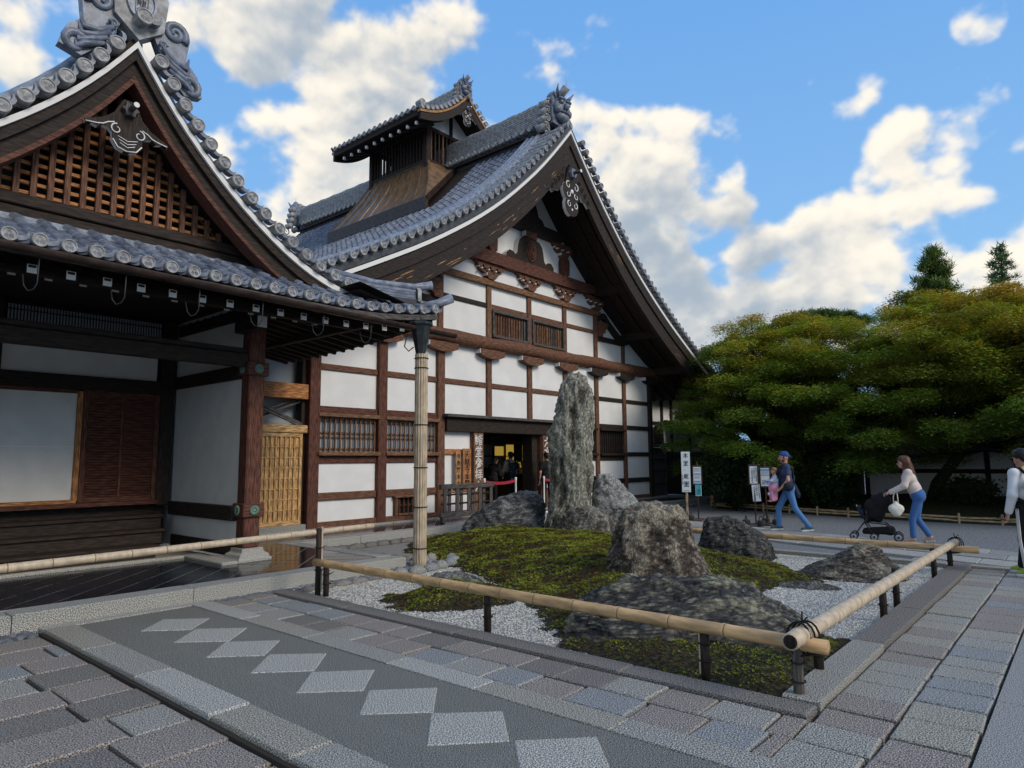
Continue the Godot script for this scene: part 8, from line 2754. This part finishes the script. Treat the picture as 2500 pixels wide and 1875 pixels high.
	for q in 4:
		var st := S(true)
		tube(st, [K.ell.lerp(K.wrl, q * 0.22) + Vector3(0, 0.034, -0.008), K.ell.lerp(K.wrl, q * 0.22) + Vector3(0.028, 0, 0), K.ell.lerp(K.wrl, q * 0.22) + Vector3(0, -0.034, 0.008)], 0.007, 5)
		mk(b, "sleeve_stripe", st, M.cap_blue)
	# woman with a pushchair
	p = thing("person", "person with long brown hair, cream jumper and blue jeans pushing a pushchair", "person", Vector3(14.98, 0.01, -2.62), "", facing(-0.86, 0.5))
	J = stance(1.66, 0.24, {"hip": Vector3(0, 0.95, -0.03), "hl": Vector3(0.09, 0.90, -0.03), "hr": Vector3(-0.09, 0.90, -0.03), "knl": Vector3(0.09, 0.50, 0.10), "anl": Vector3(0.09, 0.10, 0.10), "tol": Vector3(0.09, 0.045, 0.25), "knr": Vector3(-0.09, 0.50, 0.02), "anr": Vector3(-0.09, 0.13, -0.20), "tor": Vector3(-0.09, 0.05, -0.08),
		"ell": Vector3(0.24, 1.16, 0.20), "wrl": Vector3(0.22, 1.02, 0.46), "elr": Vector3(-0.24, 1.16, 0.18), "wrr": Vector3(-0.20, 1.02, 0.42), "face": Vector3(0.15, -0.08, 1)})
	figure(p, J, {"k": 0.95, "top": "cream", "top_name": "jumper", "sleeve": 0.98, "loose": 0.020, "legs": "denim_dark", "leg_len": 0.86, "width": 1.06, "hair_m": "hair_brown", "hair": [[0, 0.05, -0.045, 0, 0.06, 0.0, 0.098, 0.092], [0.05, 0.0, -0.06, 0.06, -0.20, -0.10, 0.075, 0.06], [-0.05, 0.0, -0.06, -0.06, -0.22, -0.11, 0.075, 0.06], [0, -0.05, -0.08, 0.01, -0.34, -0.16, 0.085, 0.05], [0.07, 0.02, -0.01, 0.08, -0.18, 0.0, 0.035, 0.03], [-0.07, 0.02, -0.01, -0.08, -0.18, 0.0, 0.035, 0.03], [0.03, -0.25, -0.13, 0.05, -0.42, -0.19, 0.05, 0.02], [-0.03, -0.25, -0.14, -0.05, -0.40, -0.2, 0.05, 0.02]],
		"hand_l": [Vector3(-0.1, -0.25, 0.95).normalized(), Vector3(0, -0.95, -0.25).normalized(), 1.0, 0.7], "hand_r": [Vector3(0.1, -0.2, 0.95).normalized(), Vector3(0, -0.95, -0.25).normalized(), -1.0, 0.7]})
	for q in [-1.0, 1.0]:
		var an: Vector3 = J.anl if q > 0 else J.anr
		var to: Vector3 = J.tol if q > 0 else J.tor
		flesh(p, "sandal", [bone(an + Vector3(0, -0.075, -0.05), to + Vector3(0, -0.03, 0.0), 0.022, 0.022), bone(to + Vector3(-0.03, -0.01, -0.03), to + Vector3(0.03, -0.01, -0.03), 0.02)], M.beige_cloth, 0.011, 0.012)
	flesh(p, "sunglasses", [bone(J.head + Vector3(-0.05, 0.012, 0.088), J.head + Vector3(0.07, 0.012, 0.088), 0.012)], M.cloth_black, 0.009, 0.01)
	var bag := thing("shoulder_bag", "cream white cloth bag hanging from the woman's arm beside the pushchair", "bag", Vector3(14.98, 0.01, -2.62), "", facing(-0.86, 0.5))
	flesh(bag, "bag_body", [bone(Vector3(0.20, 0.66, 0.30), Vector3(0.22, 0.66, 0.40), 0.085), bone(Vector3(0.21, 0.74, 0.35), Vector3(0.21, 0.78, 0.35), 0.065, 0.03), bone(Vector3(0.21, 0.60, 0.35), Vector3(0.21, 0.60, 0.35), 0.09)], M.bag_white, 0.013, 0.03)
	for q in [-1.0, 1.0]:
		var st := S(true)
		tube(st, [Vector3(0.21, 0.74, 0.35 + q * 0.04), Vector3(0.225, 0.90, 0.35 + q * 0.035), Vector3(0.23, 1.05, 0.33)], 0.011, 6)
		mk(bag, "handle", st, M.bag_white)
	stroller()
	# young man with a black backpack at the right edge
	p = thing("person", "person with short black hair, pale grey top, striped track trousers and lime shoes", "person", Vector3(11.87, 0.005, -0.73), "", facing(-0.18, 0.98))
	J = stance(1.74, 0.0, {"hip": Vector3(0, 0.95, 0), "knl": Vector3(0.10, 0.50, 0.02), "anl": Vector3(0.10, 0.10, -0.06), "tol": Vector3(0.14, 0.048, 0.09), "knr": Vector3(-0.10, 0.50, 0.18), "anr": Vector3(-0.10, 0.10, 0.25), "tor": Vector3(-0.10, 0.05, 0.41),
		"ell": Vector3(0.27, 1.13, -0.03), "wrl": Vector3(0.27, 0.87, 0.06), "face": Vector3(-0.35, -0.3, 1)})
	figure(p, J, {"k": 1.0, "skin": "skin_b", "top": "cloth_white", "top_name": "long_sleeved_top", "sleeve": 0.95, "loose": 0.018, "legs": "cloth_black", "hem": 0.066, "shoes": "shoe_lime", "hair": CROP})
	flesh(p, "collar_strap", [bone(Vector3(0.12, 1.46, -0.05), Vector3(0.06, 1.50, -0.04), 0.02)], M.lime_thread, 0.011, 0.012)
	for q in [-1.0, 1.0]:
		for t in 3:
			var st := S()
			var z := -0.03 + t * 0.018
			bars(st, Vector3(q * 0.198, 0.93, z), Vector3(q * 0.172, 0.50, z + 0.02), 0.008, 0.008)
			bars(st, Vector3(q * 0.172, 0.50, z + 0.02 if q > 0 else z + 0.17), Vector3(q * 0.166, 0.14, z - 0.02 if q > 0 else z + 0.24), 0.008, 0.008)
			if q > 0: mk(p, "white_stripe", st, M.white)
	var ph := S()
	bx(ph, Vector3(-0.045, -0.005, -0.08), Vector3(0.045, 0.005, 0.08), 0.004)
	var po := mk(p, "phone", ph, M.cloth_black)
	po.transform = Transform3D(Basis.from_euler(Vector3(-0.2, 0.4, 0.2)), Vector3(0.27, 0.77, 0.14))
	pack(thing("backpack", "black backpack on the young man at the right edge", "backpack", Vector3(11.87, 0.005, -0.73), "", facing(-0.18, 0.98)), "cloth_black", 1.0)
	# visitors at the counter
	p = thing("person", "person seen from behind with grey jacket and navy backpack in the doorway", "person", Vector3(16.5, 0.17, -14.2), "", facing(-0.35, 0.9))
	figure(p, stance(1.72, 0.0, {"elr": Vector3(-0.25, 1.13, 0.05), "ell": Vector3(0.25, 1.13, 0.08), "wrl": Vector3(0.2, 1.02, 0.26), "wrr": Vector3(-0.2, 1.02, 0.26)}), {"k": 0.98, "cell": 0.022, "top": "beige_cloth", "sleeve": 0.95, "loose": 0.02, "legs": "cloth_black", "shoes": "cloth_black", "hair": CROP, "eyes": false})
	pack(thing("backpack", "navy backpack with orange strip worn by the person in the doorway", "backpack", Vector3(16.5, 0.17, -14.2), "", facing(-0.35, 0.9)), "bag_navy", 1.0)
	p = thing("person", "person in black hooded jacket bending over the counter inside the doorway", "person", Vector3(15.72, 0.17, -14.3), "", facing(0.5, 0.85))
	figure(p, stance(1.58, 0.25, {"ell": Vector3(0.24, 1.12, 0.12), "wrl": Vector3(0.16, 1.05, 0.35), "elr": Vector3(-0.24, 1.12, 0.12), "wrr": Vector3(-0.16, 1.05, 0.35), "face": Vector3(0, -0.5, 1)}), {"k": 0.9, "cell": 0.022, "top": "cloth_black", "sleeve": 0.95, "loose": 0.022, "legs": "cloth_black", "shoes": "cloth_black", "hair": [[0, 0.06, -0.045, 0, 0.075, 0.0, 0.098, 0.09], [0, 0.0, -0.07, 0, -0.12, -0.06, 0.085, 0.07]], "eyes": false})
	p = thing("person", "person in black T-shirt half hidden by the tall standing stone", "person", Vector3(16.25, 0.17, -12.55), "", facing(-0.3, 0.95))
	figure(p, stance(1.68, 0.0, {"elr": Vector3(-0.25, 1.13, 0.03), "wrr": Vector3(-0.22, 0.95, 0.16)}), {"k": 0.96, "cell": 0.022, "top": "cloth_black", "sleeve": 0.3, "loose": 0.02, "legs": "cloth_black", "shoes": "cloth_black", "hair": CROP, "eyes": false})
	p = thing("person", "person with dark hair sitting behind the ticket counter", "person", Vector3(19.5, -0.05, -16.2), "", facing(-0.1, -1.0))
	figure(p, stance(1.62, 0.02, {"ell": Vector3(0.24, 1.15, 0.1), "wrl": Vector3(0.15, 1.18, 0.26), "elr": Vector3(-0.24, 1.15, 0.1), "wrr": Vector3(-0.15, 1.18, 0.26)}), {"k": 0.92, "cell": 0.024, "top": "cloth_white", "sleeve": 0.95, "hair": CROP, "eyes": false})
func pack(par: Node, m: String, k: float):
	flesh(par, "bag_body", [bone(Vector3(-0.09, 1.30, -0.21) * k, Vector3(0.09, 1.30, -0.21) * k, 0.085), bone(Vector3(-0.10, 1.10, -0.22) * k, Vector3(0.10, 1.10, -0.22) * k, 0.095), bone(Vector3(-0.09, 1.0, -0.21) * k, Vector3(0.09, 1.0, -0.21) * k, 0.08), bone(Vector3(0, 1.0, -0.22), Vector3(0, 1.3, -0.22), 0.09)], M[m], 0.015, 0.03)
	flesh(par, "front_pocket", [bone(Vector3(-0.06, 1.04, -0.30) * k, Vector3(0.06, 1.04, -0.30) * k, 0.045), bone(Vector3(-0.05, 1.14, -0.30) * k, Vector3(0.05, 1.14, -0.30) * k, 0.04)], M[m], 0.013, 0.02)
	for q in [-1.0, 1.0]:
		var s := S(true)
		tube(s, [Vector3(q * 0.10, 1.36, -0.16), Vector3(q * 0.125, 1.485, -0.04), Vector3(q * 0.13, 1.46, 0.08), Vector3(q * 0.15, 1.28, 0.13), Vector3(q * 0.19, 1.10, 0.04), Vector3(q * 0.16, 1.02, -0.12)], 0.022, 7)
		mk(par, "strap", s, M[m])
	if m != "cloth_black":
		beam(par, "orange_strip", Vector3(-0.06, 1.02, -0.352), Vector3(-0.03, 1.16, -0.345), M.orange_y, 0.0)
func stroller():
	var g := thing("pushchair", "black folding pushchair with hood and grey hubbed wheels pushed by the woman", "pushchair", Vector3(15.1, 0.015, -3.42), "", facing(-0.86, 0.5))
	# local +z is the way it rolls
	for q in [-1.0, 1.0]:
		var x: float = q * 0.21
		for e in [[Vector3(x, 0.075, 0.36), Vector3(x, 0.30, 0.20), 0.012], [Vector3(x, 0.30, 0.20), Vector3(x, 0.44, 0.10), 0.013], [Vector3(x, 0.36, 0.16), Vector3(x, 0.08, -0.02), 0.012], [Vector3(x, 0.085, -0.42), Vector3(x, 0.33, -0.22), 0.012], [Vector3(x, 0.33, -0.22), Vector3(x, 0.36, 0.16), 0.012], [Vector3(x, 0.33, 0.12), Vector3(x, 0.70, 0.10), 0.012], [Vector3(x, 0.42, 0.12), Vector3(x, 0.98, -0.24), 0.013], [Vector3(x, 0.98, -0.24), Vector3(x * 0.9, 1.0, -0.32), 0.013]]:
			var s := S(true)
			tube(s, [e[0], e[1]], e[2], 8)
			mk(g, "frame_tube", s, M.iron)
		for e in [[0.075, 0.36], [0.075, 0.0], [0.085, -0.42]]:
			for off in ([0.0] if e[1] > 0.3 or e[1] < 0.0 else [0.0]):
				var wn := Node3D.new()
				wn.name = "wheel"
				g.add_child(wn, true)
				var bsx := Transform3D(Basis(Vector3.FORWARD, PI / 2), Vector3(x + off, e[0], e[1]))
				var s := S(true)
				lathe(s, [[e[0] * 0.74, -0.016], [e[0], -0.012], [e[0], 0.012], [e[0] * 0.74, 0.016]], 20, bsx)
				mk(wn, "tyre", s, M.iron)
				s = S(true)
				lathe(s, [[0.0, -0.014], [e[0] * 0.76, -0.012], [e[0] * 0.76, 0.012], [0.0, 0.014]], 16, bsx)
				mk(wn, "rim", s, M.bin)
				s = S(true)
				lathe(s, [[0.0, -0.02], [e[0] * 0.3, -0.018], [e[0] * 0.3, 0.018], [0.0, 0.02]], 10, bsx)
				mk(wn, "hub", s, M.iron)
	for e in [[0.30, 0.20], [0.33, -0.22], [0.98, -0.30]]:
		var s := S(true)
		tube(s, [Vector3(-0.21, e[0], e[1]), Vector3(0.21, e[0], e[1])], 0.012 if e[0] < 0.9 else 0.018, 8)
		mk(g, "cross_tube" if e[0] < 0.9 else "handlebar", s, M.iron)
	flesh(g, "seat", [bone(Vector3(-0.15, 0.42, 0.10), Vector3(0.15, 0.42, 0.10), 0.06), bone(Vector3(-0.15, 0.42, -0.08), Vector3(0.15, 0.42, -0.08), 0.06), bone(Vector3(-0.15, 0.44, -0.10), Vector3(-0.15, 0.84, -0.26), 0.055), bone(Vector3(0.15, 0.44, -0.10), Vector3(0.15, 0.84, -0.26), 0.055), bone(Vector3(0, 0.44, -0.10), Vector3(0, 0.84, -0.26), 0.06), bone(Vector3(0, 0.42, 0.12), Vector3(0, 0.42, -0.08), 0.06)], M.cloth_black, 0.018, 0.06)
	flesh(g, "hood", [bone(Vector3(-0.17, 0.80, -0.22), Vector3(-0.17, 0.52, 0.0), 0.10), bone(Vector3(0.17, 0.80, -0.22), Vector3(0.17, 0.52, 0.0), 0.10), bone(Vector3(-0.16, 0.66, 0.02), Vector3(0.16, 0.66, 0.02), 0.12), bone(Vector3(-0.15, 0.74, -0.16), Vector3(0.15, 0.74, -0.16), 0.16), bone(Vector3(-0.15, 0.55, -0.08), Vector3(0.15, 0.55, -0.08), 0.14), bone(Vector3(-0.17, 0.86, -0.18), Vector3(0.17, 0.86, -0.18), 0.085), bone(Vector3(-0.17, 0.82, -0.05), Vector3(0.17, 0.82, -0.05), 0.075), bone(Vector3(-0.17, 0.73, 0.06), Vector3(0.17, 0.73, 0.06), 0.055)], M.cloth_black, 0.018, 0.05)
	flesh(g, "leg_rest", [bone(Vector3(-0.14, 0.44, 0.15), Vector3(-0.14, 0.62, 0.24), 0.035), bone(Vector3(0.14, 0.44, 0.15), Vector3(0.14, 0.62, 0.24), 0.035), bone(Vector3(-0.14, 0.54, 0.20), Vector3(0.14, 0.54, 0.20), 0.045), bone(Vector3(-0.14, 0.64, 0.24), Vector3(0.14, 0.64, 0.24), 0.035)], M.bag_navy, 0.016, 0.04)
	beam(g, "reflector", Vector3(0.06, 0.66, 0.275), Vector3(0.16, 0.69, 0.285), M.cloth_white, 0.0)
	flesh(g, "basket", [bone(Vector3(-0.16, 0.17, 0.16), Vector3(-0.16, 0.20, -0.30), 0.05, 0.07), bone(Vector3(0.16, 0.17, 0.16), Vector3(0.16, 0.20, -0.30), 0.05, 0.07), bone(Vector3(0, 0.16, 0.14), Vector3(0, 0.19, -0.30), 0.05, 0.07), bone(Vector3(-0.16, 0.17, 0.0), Vector3(0.16, 0.17, 0.0), 0.05), bone(Vector3(-0.16, 0.19, -0.28), Vector3(0.16, 0.19, -0.28), 0.065)], M.cloth_black, 0.016, 0.05)
	var pr := thing("pushchair", "parked pushchair with black and white hood, mostly hidden behind the leaning pale stone", "pushchair", Vector3(13.75, 0.0, -9.2), "", facing(-0.9, 0.3))
	flesh(pr, "hood", [bone(Vector3(-0.15, 1.0, 0.0), Vector3(0.15, 1.0, 0.0), 0.15), bone(Vector3(-0.15, 1.13, -0.12), Vector3(0.15, 1.13, -0.12), 0.13), bone(Vector3(-0.14, 1.16, 0.06), Vector3(0.14, 1.16, 0.06), 0.10)], M.cloth_black, 0.02, 0.05)
	flesh(pr, "seat", [bone(Vector3(-0.14, 0.55, 0.1), Vector3(0.14, 0.55, 0.1), 0.08), bone(Vector3(-0.14, 0.6, 0.0), Vector3(-0.14, 0.95, -0.12), 0.07), bone(Vector3(0.14, 0.6, 0.0), Vector3(0.14, 0.95, -0.12), 0.07)], M.cloth_white, 0.02, 0.05)
	for q in [-1.0, 1.0]:
		var s := S(true)
		tube(s, [Vector3(q * 0.22, 0.1, 0.35), Vector3(q * 0.22, 0.55, 0.1), Vector3(q * 0.22, 1.05, -0.3)], 0.014, 7)
		tube(s, [Vector3(q * 0.22, 0.55, 0.1), Vector3(q * 0.22, 0.1, -0.35)], 0.014, 7)
		mk(pr, "frame_tube", s, M.iron)
		for z in [0.35, -0.35]:
			s = S(true)
			lathe(s, [[0.0, -0.015], [0.1, -0.015], [0.1, 0.015], [0.0, 0.015]], 16, Transform3D(Basis(Vector3.FORWARD, PI / 2), Vector3(q * 0.22, 0.1, z)))
			mk(pr, "wheel", s, M.iron)
